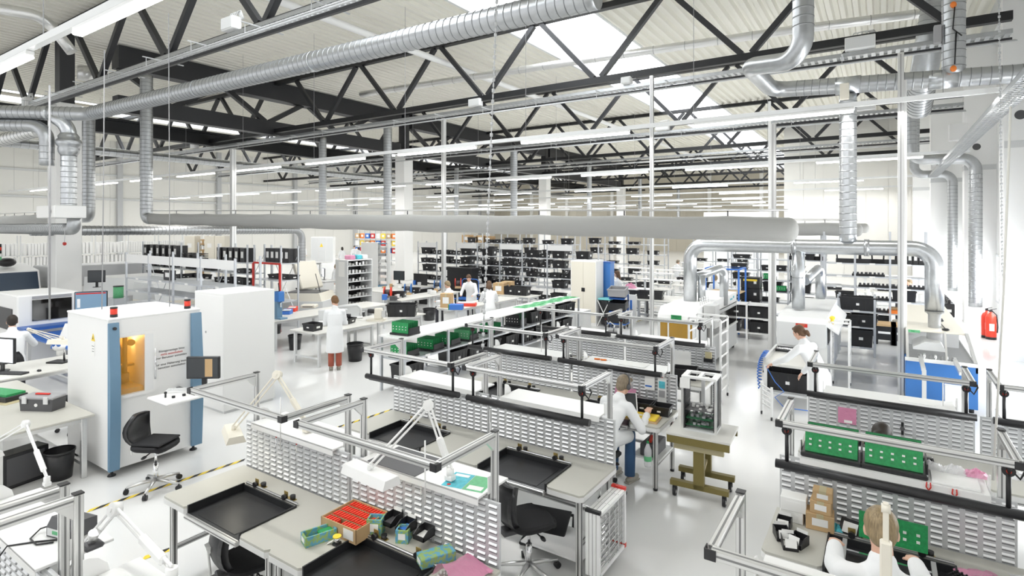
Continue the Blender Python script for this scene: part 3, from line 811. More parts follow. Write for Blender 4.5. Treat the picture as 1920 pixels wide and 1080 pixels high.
# articulated lamps
def arm_lamp(base, elbow, head, hd, label, m='cream', hl=.5, tilt=.0):
    # base, elbow, head: points; hd: heading of the long lamp head
    base, elbow, head = Vector(base), Vector(elbow), Vector(head)
    t = thing('articulated_lamp', label, 'lamp', base)
    part('clamp_base', MB().cyl(base, base + V(0, 0, .06), .03, n=14).box(base.x - .035, base.x + .035, base.y - .03, base.y + .03, base.z - .03, base.z + .01, .005), m, t, True)
    def arm(nm, a, b):
        d = (b - a).normalized(); s = d.cross(V(-d.y, d.x, 0).normalized() if abs(d.z) < .99 else V(1, 0, 0)).normalized() * .018
        mb = MB().bar(a + s, b + s, .016, .014, .003).bar(a - s, b - s, .016, .014, .003); part(nm, mb, m, t, True)
        return s
    b0 = base + V(0, 0, .05)
    arm('lower_arm', b0, elbow); arm('upper_arm', elbow, head + V(0, 0, .05))
    d = (elbow - b0); part('spring_cover', MB().bar(b0 + d * .12, b0 + d * .5, .045, .055, .012), m, t, True)
    n = d.cross(head - elbow); n = n.normalized() if n.length > 1e-4 else V(1, 0, 0)
    part('elbow_joint', MB().cyl(elbow - n * .025, elbow + n * .025, .042, n=20).cyl(elbow - n * .032, elbow + n * .032, .014, n=12), m, t, True)
    R = Matrix.Translation(head) @ Matrix.Rotation(hd, 4, 'Z') @ Matrix.Rotation(tilt, 4, 'X')
    mb = MB(); n0 = 0
    mb.prism([(-.085, -.035), (.085, -.035), (.06, .03), (-.06, .03)], 0, -hl / 2, hl / 2)
    mb.v = [R @ v for v in mb.v]; part('lamp_head', mb, m, t, True)
    mb = MB().box(-hl / 2 + .03, hl / 2 - .03, -.065, .065, -.039, -.036); mb.v = [R @ v for v in mb.v]; part('diffuser', mb, 'lamp_glow', t, True)
    mb = MB().cyl((0, 0, .03), (0, 0, .07), .02, n=10); mb.v = [R @ v for v in mb.v]; part('swivel', mb, m, t, True)
    return t
al = lambda px, py, Y: YP(px, py, Y)
arm_lamp((-4.52, 3.33, 1.30), al(520, 703, 3.3), al(438, 812, 3.0), -.42, 'cream articulated lamp over the left bench of the front row, long head turned left', 'cream', .42)
arm_lamp((-2.75, 3.30, 1.30), al(803, 760, 3.28), al(694, 888, 2.92), -.08, 'white articulated lamp over the right bench of the front row, head above the red box', 'white', .50)
arm_lamp(al(322, 1085, 1.5), al(216, 955, 1.5), al(120, 1085, 1.35), .2, 'white articulated lamp at the bottom left in front of the yellow-black floor tape', 'white', .4)
arm_lamp(al(88, 905, 2.2), al(48, 795, 2.2), al(-30, 850, 2.0), .3, 'white articulated lamp at the left edge below the tabletop with the toolbox', 'white', .4)
# long desk lamp bar and stick upright at the fair-haired worker
p = YP(1660, 1012, 3.36)
t = thing('lamp_stand', 'cream upright lamp arm standing in front of the fair-haired worker', 'lamp', (p.x, 4.15, .79))
p0, p1, p2 = V(p.x, 3.36, 1.27), YP(1661, 942, 3.36), YP(1660, 1012, 3.36)
t.location = p0
part('post', MB().bar((p1.x, 3.36, 1.3), p1, .026, .026, .004), 'cream', t, True)
part('sleeve', MB().box(p1.x - .026, p1.x + .026, 3.325, 3.375, 1.264, p2.z, .008), 'cream', t, True)
part('pivot', MB().cyl((p1.x - .02, 3.36, p1.z - .03), (p1.x + .02, 3.36, p1.z - .03), .022, n=12), 'cream', t, True)
# ---------------------------------------------------------------- floor tape
def tape(p0, p1, w, label):
    p0, p1 = Vector(p0), Vector(p1); d = p1 - p0; L = d.length; d /= L; s = V(-d.y, d.x, 0) * w / 2
    mb = MB(); mb.mi(0)
    n = int(L / .1)
    for k in range(n):
        a, b = k * L / n, (k + 1) * L / n; sh = .05
        mb.mi(k % 2)
        q = [p0 + d * min(max(a - sh, 0), L) - s, p0 + d * min(max(b - sh, 0), L) - s, p0 + d * min(b + sh, L) + s, p0 + d * min(a + sh, L) + s]
        mb.quad(*[v + V(0, 0, .0025) for v in q])
    o = solo('floor_tape', label, 'floor tape', mb, ['yellow', 'black'])
tape(G(160, 960), G(462, 861), .06, 'yellow and black striped floor tape passing the swivel chair at left')
tape(G(622, 805), G(738, 767), .06, 'yellow and black striped floor tape behind the frame of the front row')
tape(G(262, 1049), G(340, 1023), .07, 'short piece of yellow and black floor tape at the lower left bench')
for a, b, lb in (((1168, 576), (1232, 577), 'faint yellow floor line left of the brown-windowed oven'), ((1160, 616), (1203, 600), 'thin yellow floor line beside the black waste sack')):
    tape(G(*a), G(*b), .05, lb)
# ---------------------------------------------------------------- X-ray cabinet with blue edges
mx, my0, my1, mz0, mz1 = -8.2, 3.1, 4.24, .09, 2.0
t = thing('inspection_machine', 'big white inspection cabinet with blue edge strips and a glowing amber window', 'machine', (-8.85, 3.65, 0))
WY = (XP(212, 680, mx).y, XP(271, 680, mx).y); WZ = (XP(240, 738, mx).z, XP(240, 632, mx).z)
mb = MB()
b0, b1 = -9.5, mx
# body with a real opening in its front
for x0, x1, y0, y1, z0, z1 in ((b0, b1, my0, WY[0], mz0, mz1), (b0, b1, WY[1], my1, mz0, mz1), (b0, b1, WY[0], WY[1], mz0, WZ[0]), (b0, b1, WY[0], WY[1], WZ[1], mz1), (b0, b1 - .75, WY[0], WY[1], WZ[0], WZ[1])): mb.box(x0, x1, y0, y1, z0, z1)
part('body', mb, 'white', t, True)
mb = MB().box(b0 - .01, b1 + .012, my0 - .008, my1 + .008, mz1, mz1 + .03, .008); part('top_plate', mb, 'white', t, True)
def strip(y0, y1, nm):
    pr = [(mx + .005, mz0), (mx + .05, mz0), (mx + .085, .7), (mx + .085, 1.3), (mx + .03, mz1 - .03), (mx + .005, mz1 - .03)]
    return part(nm, MB().prism(pr, 1, y0, y1), 'blue_steel', t, True)
strip(my0 - .01, my0 + .11, 'edge_strip'); strip(my1 - .13, my1 + .01, 'edge_strip')
part('key_lock', MB().cyl((mx + .03, my0 + .055, 1.9), (mx + .06, my0 + .055, 1.9), .02, n=12), 'black', t, True)
mb = MB(); y0, y1, z0, z1 = WY[0] - .03, WY[1] + .13, WZ[0] - .05, WZ[1] + .05
for a in ((y0, y1, z0, z0 + .04), (y0, y1, z1 - .04, z1), (y0, y0 + .03, z0 + .04, z1 - .04), (y1 - .03, y1, z0 + .04, z1 - .04)): mb.box(mx + .0005, mx + .02, a[0], a[1], a[2], a[3])
part('window_frame', mb, 'white', t, True)
part('sliding_door', MB().box(mx + .005, mx + .02, WY[1] - .005, WY[1] + .1, z0 + .04, z1 - .04), 'white_gloss', t, True)
part('door_handle', MB().cyl((mx + .05, WY[1] + .11, z0 + .18), (mx + .05, WY[1] + .11, z1 - .25), .012, n=8), 'chrome', t, True)
# lit interior: floor plate, gantry, camera head
ix0, ix1 = b1 - .74, b1 - .02
part('stage_plate', MB().box(ix0, ix1, WY[0] + .005, WY[1] - .005, WZ[0] + .0, WZ[0] + .06), 'card', t, True)
mb = MB(); yc = (WY[0] + WY[1]) / 2
mb.box(mx - .42, mx - .34, yc + .02, yc + .10, WZ[0] + .06, WZ[1]); mb.cyl((mx - .25, yc + .05, WZ[0] + .22), (mx - .25, yc + .05, WZ[1] - .02), .028, n=12); mb.cyl((mx - .25, yc + .05, WZ[0] + .1), (mx - .25, yc + .05, WZ[0] + .22), .05, n=14); mb.cyl((mx - .3, yc + .12, WZ[1] - .12), (mx - .22, yc + .12, WZ[1] - .12), .045, n=14)
mb.box(ix0 + .1, ix0 + .5, yc - .015, yc + .01, WZ[1] - .2, WZ[1] - .16); mb.box(ix0 + .4, ix0 + .5, WY[0] + .02, WY[1] - .02, WZ[0] + .3, WZ[0] + .33)
part('window_pane', MB().box(mx + .006, mx + .012, WY[0], WY[1] - .005, WZ[0], WZ[1]), 'amber_pane', t, True)
part('gantry', mb, 'card_dark', t, True)
mb = MB()
for k in range(14): mb.box(mx - .22, mx - .16, WY[0] + .09, WY[0] + .15, WZ[0] + .2 + k * .03, WZ[0] + .22 + k * .03)
part('cable_chain', mb, 'black', t, True)
part('fill_glow_liner', MB().box(ix0 - .005, ix0, WY[0], WY[1], WZ[0], WZ[1]), 'amber_fill_glow', t, True)  # emissive back sheet, its glow added to fill the cavity with amber
l = bpy.data.lights.new('amber_lamp', 'POINT'); l.energy = 6; l.color = (1, .62, .2); l.shadow_soft_size = .08
lo = bpy.data.objects.new('amber_lamp', l); COL.objects.link(lo); lo.location = (mx - .3, WY[1] - .07, WZ[1] - .1)
for y in (my0 + .06, my1 - .06):
    for x in (mx - .06, b0 + .08):
        part('foot', MB().lathe([(.0, 0), (.05, 0), (.045, .015), (.018, .03), (.018, mz0)], 14, (x, y, 0)), 'black', t, True)
part('console_shelf', MB().box(mx + .28, mx + .8, 3.42, 3.98, .965, 1.0, .012), 'white', t, True)
part('console_arm', MB().box(mx, mx + .5, 3.92, 3.97, .9, .966), 'dark_grey', t, True)
part('joystick', MB().cyl((mx + .5, 3.55, 1.0), (mx + .5, 3.55, 1.06), .012, n=8).ell((mx + .5, 3.55, 1.06), .018), 'black', t, True)
part('button_row', MB().cyl((mx + .6, 3.6, 1.0), (mx + .6, 3.6, 1.025), .02, n=10).cyl((mx + .62, 3.72, 1.0), (mx + .62, 3.72, 1.025), .02, n=10).box(mx + .58, mx + .72, 3.8, 3.84, 1.0, 1.02), 'black', t, True)
# warning triangle and notice on the left face
yq = my0 - .002
def tri(cx, cz, s, yy): return [(cx - s, cz - s * .8), (cx + s, cz - s * .8), (cx, cz + s)]
q = YP(175, 633, my0)
part('warning_sign', MB().prism(tri(q.x, q.z, .055, yq), 1, yq, yq - .003).mi(1).prism([(q.x - .012, q.z - .02), (q.x + .012, q.z - .02), (q.x, q.z + .02)], 1, yq - .003, yq - .005), ['yellow', 'black'], t, True)
mb = MB().box(q.x - .05, q.x + .05, yq - .002, yq, q.z - .24, q.z - .07)
mb.mi(1)
for k, wv in enumerate((.07, .05, .06)): mb.box(q.x - wv / 2, q.x + wv / 2, yq - .003, yq, q.z - .115 - k * .035, q.z - .108 - k * .035)
part('notice', mb, ['paper', 'dark_grey'], t, True)
def text(body, size, M, material, parent, name='lettering'):
    c = bpy.data.curves.new('lettering', 'FONT'); c.body = body; c.size = size; c.align_x = 'CENTER'; c.extrude = .0006
    o = bpy.data.objects.new('tmp', c); COL.objects.link(o); bpy.context.view_layer.update()
    me = bpy.data.meshes.new_from_object(o.evaluated_get(bpy.context.evaluated_depsgraph_get())); bpy.data.objects.remove(o)
    me.materials.clear(); me.materials.append(MT[material]); me.transform(M)
    p = bpy.data.objects.new(name, me); COL.objects.link(p)
    if parent is not None:
        p.parent = parent; me.transform(Matrix.Rotation(-parent.rotation_euler.z, 4, 'Z') @ Matrix.Translation(-Vector(parent.location)))
    return p
MX = lambda x, y, z: Matrix(((0, 0, 1, x), (1, 0, 0, y), (0, 1, 0, z), (0, 0, 0, 1)))      # lettering on a face looking to +x
MY = lambda x, y, z: Matrix(((1, 0, 0, x), (0, 0, -1, y), (0, 1, 0, z), (0, 0, 0, 1)))     # lettering on a face looking to -y
q = XP(322, 668, mx)
for k, (s_, c_) in enumerate((('R\u00f6ntgenanlage bitte', 'dark_grey'), ('nicht ausschalten', 'red'), ('nur Benutzer anmelden', 'dark_grey'), ('', 'dark_grey'), ('Nur eine Halterung immer', 'dark_grey'), ('benutzen ausschalten', 'dark_grey'))):
    if s_: text(s_, .042, MX(mx + .004, q.y, q.z + .08 - k * .045), c_, t)
def beacon(x, y, z, label):
    t = thing('signal_beacon', label, 'beacon', (x, y, z))
    part('base', MB().cyl((0, 0, 0), (0, 0, .035), .042, n=18), 'black', t); part('lens', MB().cyl((0, 0, .035), (0, 0, .11), .04, n=18), 'red_bright', t); part('cap', MB().cyl((0, 0, .11), (0, 0, .13), .042, n=18), 'black', t)
beacon(mx - .10, my0 + .1, mz1 + .03, 'red signal beacon on the near corner of the white inspection cabinet')
beacon(mx - .10, my1 - .12, mz1 + .03, 'red signal beacon on the far corner of the white inspection cabinet')
# plain white cabinet behind it
c0 = G(419, 777); yb = XP(515, 755, c0.x).y; xb = XY(365, c0.y)
t = thing('steel_cabinet', 'tall plain white cabinet behind the inspection machine', 'cabinet', ((c0.x + xb) / 2, (c0.y + yb) / 2, 0))
part('body', MB().box(xb, c0.x, c0.y, yb, .04, 2.05, .006), 'white', t, True); part('plinth', MB().box(xb + .02, c0.x - .02, c0.y + .02, yb - .02, 0, .04), 'pale_grey', t, True)
part('side_panel', MB().box(xb + .22, c0.x - .01, c0.y - .006, c0.y, .1, 2.0), 'white', t, True)
part('lock', MB().cyl((c0.x - .55, c0.y - .012, 1.35), (c0.x - .55, c0.y, 1.35), .02, n=12), 'grey', t, True)
# ---------------------------------------------------------------- office furniture makers
def office_chair(x, y, h, label, seat=.5, pad=True, group='black swivel work chairs'):
    t = thing('office_chair', label, 'chair', (x, y, 0), h - PI / 2, group)        # local +y is forward
    mb = MB(); pts = []
    for k in range(24):
        a = 2 * PI * k / 24; e = abs(math.cos(a)) ** .6 * (1 if math.cos(a) > 0 else -1), abs(math.sin(a)) ** .6 * (1 if math.sin(a) > 0 else -1)
        pts.append((.23 * e[0], .22 * e[1]))
    lay = [(.93, 0), (1, .02), (1, .045), (.9, .06)]; vs = [(p[0] * f, p[1] * f, seat + z - .02 * (p[1] > .15)) for f, z in lay for p in pts]
    n = 24; mb.add(vs, [(i * n + k, i * n + (k + 1) % n, (i + 1) * n + (k + 1) % n, (i + 1) * n + k) for i in range(3) for k in range(n)] + [tuple(reversed(range(n))), tuple(range(3 * n, 4 * n))], False)
    part('seat', mb, 'black_fabric', t)
    if pad: part('seat_pad', MB().box(-.19, .19, -.18, .19, seat + .06, seat + .085, .02), 'black_fabric', t)
    mb = MB(); ly = []
    for j in range(7):
        z = j / 6; w = .19 * (1 - abs(z - .45) ** 2.2 * 1.5); yy = -.24 - .06 * (1 - (2 * z - 1) ** 2) + .0
        ly.append((w, seat + .05 + z * .34, yy))
    vs = []; m = 9
    for side, off in ((0, .025), (1, -.03)):
        for w, z, yy in ly:
            for k in range(m):
                u = -1 + 2 * k / (m - 1); vs.append((u * w, yy + off + .05 * u * u, z))
    L = len(ly); fs = []
    for s_ in range(2):
        for j in range(L - 1):
            for k in range(m - 1):
                a = s_ * L * m + j * m + k; q = (a, a + 1, a + m + 1, a + m); fs.append(tuple(reversed(q)) if s_ == 0 else q)
    o_ = L * m
    for j in range(L - 1):
        a = j * m; fs.append((a, a + m, a + m + o_, a + o_)); a += m - 1; fs.append((a, a + o_, a + m + o_, a + m))
    for k in range(m - 1):
        fs.append((k, k + o_, k + 1 + o_, k + 1)); a = (L - 1) * m + k; fs.append((a, a + 1, a + 1 + o_, a + o_))
    mb.add(vs, fs, True); part('backrest', mb, 'black_plastic', t)
    part('back_bar', MB().bar((0, -.31, seat - .12), (0, -.34, seat + .24), .03, .016, .004).bar((0, -.35, seat + .22), (0, -.318, seat + .23), .09, .05), 'alu', t)
    part('mechanism', MB().box(-.06, .06, -.28, .14, seat - .055, seat - .005, .01), 'dark_grey', t)
    for sx in (-1, 1): part('lever', MB().cyl((sx * .05, .0, seat - .04), (sx * .2, .02, seat - .05), .007, n=8).ell((sx * .22, .022, seat - .052), .045, .02, .018, 10, 6), 'black_plastic', t)
    part('gas_lift', MB().cyl((0, 0, .12), (0, 0, seat * .6), .028, n=14).cyl((0, 0, seat * .6), (0, 0, seat - .03), .014, n=12), 'chrome', t)
    for k in range(5):
        a = 2 * PI * k / 5 + .3; c, s_ = math.cos(a), math.sin(a)
        b = part('base_leg', MB().tube([(0, 0, .12), (c * .14, s_ * .14, .105), (c * .3, s_ * .3, .075)], [.026, .02, .014], 8), 'alu', t)
        part('caster', MB().cyl((c * .3 - s_ * .022, s_ * .3 + c * .022, .03), (c * .3 + s_ * .022, s_ * .3 - c * .022, .03), .03, n=14).cyl((c * .3, s_ * .3, .03), (c * .3, s_ * .3, .075), .01, n=8), 'black', b)
    return t
office_chair(-7.40, 3.30, math.radians(28), 'black swivel chair standing on the floor tape in front of the white inspection cabinet', .52)
office_chair(-2.70, 4.36, math.radians(60), 'black swivel chair pulled up to the right bench of the second row', .50, False)
office_chair(-4.52, 2.78, math.radians(72), 'black swivel chair standing at the left bench of the front row', .33, False)
def bin_(x, y, label, r=.15, h=.34, m='black_plastic', name='waste_bin'):
    t = thing(name, label, 'bin', (x, y, 0), 0, 'black waste bins')
    part('bucket', MB().lathe([(.001, .012), (r * .78, .012), (r * .97, h - .01)], 22).lathe([(0.001, 0), (r * .8, 0), (r, h), (r * .96, h)], 22), m, t)
    part('rim', MB().lathe([(r * .96, h), (r * 1.05, h), (r * 1.05, h - .025), (r, h - .03)], 22), m, t)
    return t
def monitor(x, y, z, h, label, w=.5, ht=.3, scr='screen_white', stand=True):
    t = thing('monitor', label, 'monitor', (x, y, z), h, None)                    # screen looks to local -y
    zc = .14 if stand else 0
    part('case', MB().box(-w / 2, w / 2, -.015, .03, zc, zc + ht, .008), 'black_plastic', t)
    part('screen', MB().box(-w / 2 + .018, w / 2 - .018, -.017, -.0145, zc + .02, zc + ht - .018), scr, t)
    if stand:
        part('stand', MB().box(-.03, .03, .02, .05, .01, zc + ht * .5).cyl((0, .03, 0), (0, .03, .012), .1, n=20), 'black_plastic', t)
    return t
def keyboard(x, y, z, h, label, w=.44, m='black_plastic'):
    t = thing('keyboard', label, 'keyboard', (x, y, z), h)
    part('case', MB().prism([(-.07, 0), (.07, 0), (.07, .026), (-.07, .014)], 0, -w / 2, w / 2), m, t)
    mb = MB()
    for r_ in range(5):
        for c_ in range(14): mb.box(-w / 2 + .012 + c_ * (w - .02) / 14, -w / 2 + .008 + (c_ + .86) * (w - .02) / 14, -.062 + r_ * .026, -.041 + r_ * .026, .012 + r_ * .0024, .0185 + r_ * .0024)
    part('keys', mb, 'dark_grey' if m != 'white' else 'pale_grey', t)
    return t
def table(x0, x1, y0, y1, h, label, top='worktop_light', leg='pale_grey', group=None, th=.03, foot=True):
    t = thing('work_table', label, 'table', ((x0 + x1) / 2, (y0 + y1) / 2, 0), 0, group)
    part('tabletop', MB().box(x0, x1, y0, y1, h - th, h, .006), top, t, True)
    ix = min(.08, (x1 - x0) * .1)
    for x in (x0 + ix, x1 - ix):
        for y in (y0 + .1, y1 - .1): part('leg', MB().box(x - .03, x + .03, y - .03, y + .03, 0, h - th, .004), leg, t, True)
    mb = MB()
    for y in (y0 + .1, y1 - .1): mb.box(x0 + ix + .03, x1 - ix - .03, y - .02, y + .02, .16, .20)
    mb.box(x0 + ix - .02, x0 + ix + .02, y0 + .13, y1 - .13, h - th - .06, h - th)
    mb.box(x1 - ix - .02, x1 - ix + .02, y0 + .13, y1 - .13, h - th - .06, h - th)
    part('frame_rail', mb, leg, t, True)
    return t
t = monitor(mx + .52, 4.02, 1.0, .62, 'dark flat screen on the console arm of the inspection cabinet', .44, .3, 'screen_dark')
o = part('screen_image', MB().box(.03, .13, -.0185, -.017, .17, .41), 'card', t)
keyboard(mx + .36, 3.78, 1.003, .75, 'small pale keyboard tilted on the console of the inspection cabinet', .3, 'white')
# ---------------------------------------------------------------- left foreground tables
table(-11.3, -8.42, 2.02, 3.04, .8, 'grey worktop table at the left edge carrying the toolbox', 'worktop', 'alu')
table(-12.75, -11.52, 2.2, 4.35, .8, 'pale table with the computer screen and microscope at the left edge', 'worktop_light', 'alu')
table(-15.9, -13.1, 4.35, 5.25, .8, 'blue-fronted table where the man in white works at the left edge', 'blue', 'alu')
# toolbox, laminated boards, bin and computer on and under them
t = thing('toolbox', 'black toolbox with a grey clear lid on the left table', 'toolbox', (-9.22, 2.74, .8), .5)
part('body', MB().prism([(-.22, 0), (.22, 0), (.235, .15), (-.235, .15)], 1, -.1, .1), 'dark_grey', t); part('lid', MB().box(-.24, .24, -.11, .11, .15, .19, .012), 'grey', t)
part('handle', MB().box(-.1, .1, -.02, .02, .19, .21, .008), 'red', t)
for sx in (-.15, .15): part('latch', MB().box(sx - .03, sx + .03, -.122, -.108, .10, .19), 'pale_grey', t)
part('round_logo', MB().cyl((.0, -.104, .08), (.0, -.1, .08), .022, n=16), 'paper', t)
t = thing('board_tray', 'black tray of green boards on a brown mat at the left edge', 'tray', (-10.2, 2.6, .8), .3)
part('mat', MB().box(-.35, .35, -.2, .2, 0, .006), 'olive_light', t); part('tray_body', MB().box(-.3, .25, -.14, .14, .006, .075, .006), 'black_plastic', t); part('boards', MB().box(-.28, .23, -.12, .12, .075, .105), 'pcb', t)
monitor(-12.2, 3.06, .8, .35, 'bright computer screen at the left picture edge', .62, .42)
keyboard(-11.82, 3.12, .802, .5, 'black keyboard below the bright screen at the left edge')
t = thing('mouse', 'black computer mouse beside the keyboard at the left edge', 'mouse', (-11.68, 3.42, .8)); part('shell', MB().ell((0, 0, .012), .05, .03, .022, 12, 6), 'black_plastic', t); part('wheel', MB().cyl((.02, -.006, .03), (.02, .006, .03), .008, n=8), 'grey', t)
g = G(112, 896); bin_(g.x, g.y, 'black waste bin under the left table beside the computer', .16, .36)
t = thing('computer_tower', 'black computer case on the floor under the left table', 'computer', (G(38, 905).x, G(38, 905).y, 0), .2)
part('case', MB().box(-.12, .12, -.25, .25, .02, .42, .008), 'black_plastic', t); part('front_trim', MB().box(.118, .126, -.2, .2, .05, .38), 'dark_grey', t)
for sx in (-.08, .08): part('foot', MB().box(sx - .02, sx + .02, -.2, .2, 0, .02), 'black', t)
office_chair(-10.55, 3.62, math.radians(170), 'black swivel chair half hidden by the left side of the inspection cabinet', .5, False)
office_chair(-12.6, 5.35, math.radians(-60), 'black chair behind the sheet holder at the left, next to the dark placement machine', .55, False)
# microscope with blue eyepieces
t = thing('microscope', 'white stereo microscope with blue eyepieces on the left table', 'microscope', (-12.15, 3.85, .8), .5)
part('base', MB().box(-.16, .16, -.12, .12, 0, .025, .008), 'black_plastic', t); part('column', MB().cyl((0, .09, .02), (0, .09, .42), .018, n=12), 'chrome', t)
hd = part('head', MB().ell((0, 0, .27), .12, .1, .07).cyl((0, 0, .12), (0, 0, .25), .05, n=16), 'white', t)
for sx in (-.045, .045): part('eyepiece', MB().cyl((sx, -.06, .30), (sx, -.12, .38), .026, n=12), 'blue_bin', hd)
for sx in (-1, 1): part('focus_knob', MB().cyl((sx * .11, .02, .26), (sx * .17, .02, .26), .03, n=14), 'blue_bin', t)
t = thing('sheet_holder', 'white paper sheet on a tilted holder at the left, before the dark machine', 'holder', (-14.2, 4.6, .8), .2)
part('sheet', MB().bar((0, -.06, .02), (0, .08, .36), .32, .006), 'paper', t); part('clip_board', MB().bar((0.02, -.05, .015), (.02, .1, .36), .34, .005), 'pale_grey', t)
arm_lamp(V(-11.75, 4.2, .82), YP(55, 618, 3.7), YP(118, 640, 3.5), .5, 'cream articulated lamp beside the man in white at left', 'cream', .42)
def crumple(x, y, z, rx, ry, h, m, label, seed=1, rz=0.0):
    rnd = random.Random(seed); t = thing('plastic_bag', label, 'bag', (x, y, z), rz); n = 9; vs = []
    for i in range(n):
        for j in range(n):
            u, v = i / (n - 1), j / (n - 1); e = (16 * u * (1 - u) * v * (1 - v)) ** .6
            vs.append(((u - .5) * 2 * rx + rnd.uniform(-.1, .1) * rx, (v - .5) * 2 * ry + rnd.uniform(-.1, .1) * ry, .003 + h * e * rnd.uniform(.45, 1.0)))
    part('film', MB().add(vs, [(i * n + j, (i + 1) * n + j, (i + 1) * n + j + 1, i * n + j + 1) for i in range(n - 1) for j in range(n - 1)], False), m, t)
    part('parts_inside', MB().box(-rx * .5, rx * .5, -ry * .4, ry * .4, 0, h * .3, .01), 'comp', t)
    return t
# ---------------------------------------------------------------- crates, racks and what stands on them
PROTO = {}
def crate_proto(kind):
    w, d, h = {'big': (.58, .38, .30), 'mid': (.52, .36, .20), 'flat': (.55, .36, .13), 'bin': (.36, .30, .17), 'tall': (.36, .30, .42), 'wide': (.80, .45, .33)}[kind]
    t = thing('storage_crate', None, 'crate', (0, 0, 0))
    mb = MB(); e = .02
    def ring(s_, z): return [(-w / 2 * s_, -d / 2 * s_, z), (w / 2 * s_, -d / 2 * s_, z), (w / 2 * s_, d / 2 * s_, z), (-w / 2 * s_, d / 2 * s_, z)]
    L = [ring(.9, 0), ring(.97, h - .035), ring(1.03, h - .035), ring(1.03, h), ring(.95, h), ring(.88, .02)]
    vs = [v for r_ in L for v in r_]
    mb.add(vs, [(i * 4 + k, i * 4 + (k + 1) % 4, (i + 1) * 4 + (k + 1) % 4, (i + 1) * 4 + k) for i in range(5) for k in range(4)] + [(3, 2, 1, 0), (20, 21, 22, 23)])
    for k in range(-2, 3):
        if kind in ('big', 'wide', 'mid'): mb.box(k * w * .2 - .008, k * w * .2 + .008, -d / 2 * .985, -d / 2 * .9, .02, h - .035).box(k * w * .2 - .008, k * w * .2 + .008, d / 2 * .9, d / 2 * .985, .02, h - .035)
    mb.box(-w * .46, w * .46, -d * .42, d * .42, h * .45, h * .55)
    part('body', mb, 'black_plastic', t)
    part('label_card', MB().box(-.035, .03, -d / 2 * 1.0 - .004, -d / 2 * .93, h * .40, h * .56), 'paper', t)
    part('label_card', MB().box(w / 2 * .95, w / 2 * .985 + .004, -.05, .05, h * .35, h * .62), 'paper', t)
    return t
def crate(kind, x, y, z, rz, label, group=None, sc=None):
    if kind not in PROTO:
        t = PROTO[kind] = crate_proto(kind); t.location = (x, y, z); t.rotation_euler = (0, 0, rz); tag(t, label, None, group)
        if sc: t.scale = sc
        return t
    t = dup(PROTO[kind], (x, y, z), rz, label, group, sc)
    if not sc: t.scale = (1, 1, 1)
    if not group and 'group' in t: del t['group']
    return t
def carton(x, y, z, w, d, h, rz, label, m='card', open_=False, name='carton'):
    t = thing(name, label, 'box', (x, y, z), rz)
    if open_:
        mb = MB(); e = .012
        mb.box(-w / 2, w / 2, -d / 2, d / 2, 0, .01); mb.box(-w / 2, -w / 2 + e, -d / 2, d / 2, .01, h); mb.box(w / 2 - e, w / 2, -d / 2, d / 2, .01, h); mb.box(-w / 2 + e, w / 2 - e, -d / 2, -d / 2 + e, .01, h); mb.box(-w / 2 + e, w / 2 - e, d / 2 - e, d / 2, .01, h)
        part('tray', mb, m, t)
    else: part('box', MB().box(-w / 2, w / 2, -d / 2, d / 2, 0, h, .004), m, t)
    part('label_card', MB().box(-w * .28, w * .28, -d / 2 - .002, -d / 2 + .001, h * .3, h * .75), 'paper', t)
    if not open_ and m in ('card', 'card_dark'): part('tape_strip', MB().box(-.025, .025, -d / 2 - .001, d / 2 + .001, h * .5, h + .001), 'olive_light', t)
    return t
def boards(x, y, z, rz, label, w=.34, d=.26, h=.15, m='pcb', n=9, tray=True, lean=0):
    t = thing('board_stack', label, 'circuit boards', (x, y, z), rz)
    if tray: part('tray', MB().box(-w / 2 - .03, w / 2 + .03, -d / 2 - .03, d / 2 + .03, 0, .04, .01).box(w / 2 + .02, w / 2 + .03, -d / 2, d / 2, .04, h * .7), 'black_plastic', t)
    for k in range(n):
        yy = -d / 2 + d * (k + .5) / n; M = Matrix.Translation((0, yy, .042)) @ Matrix.Rotation(-lean, 4, 'X')
        mb = MB().box(-w / 2, w / 2, -.0025, .0025, 0, h, 0, M)
        if k == 0:
            mb.mi(1)
            for c in range(5):
                for r_ in range(2): mb.box(-w * .42 + c * w * .19, -w * .37 + c * w * .19, -.012, -.002, h * (.3 + .25 * r_), h * (.38 + .25 * r_), 0, M)
        elif k < 3 or True:
            mb.mi(1)
            for c in range(3): mb.box(-w * .4 + c * w * .3, -w * .37 + c * w * .3, -.009, -.002, h * .75, h * .85, 0, M)
        part('circuit_board', mb, [m if k % 2 == 0 else 'pcb_dark', 'comp'], t)
    return t
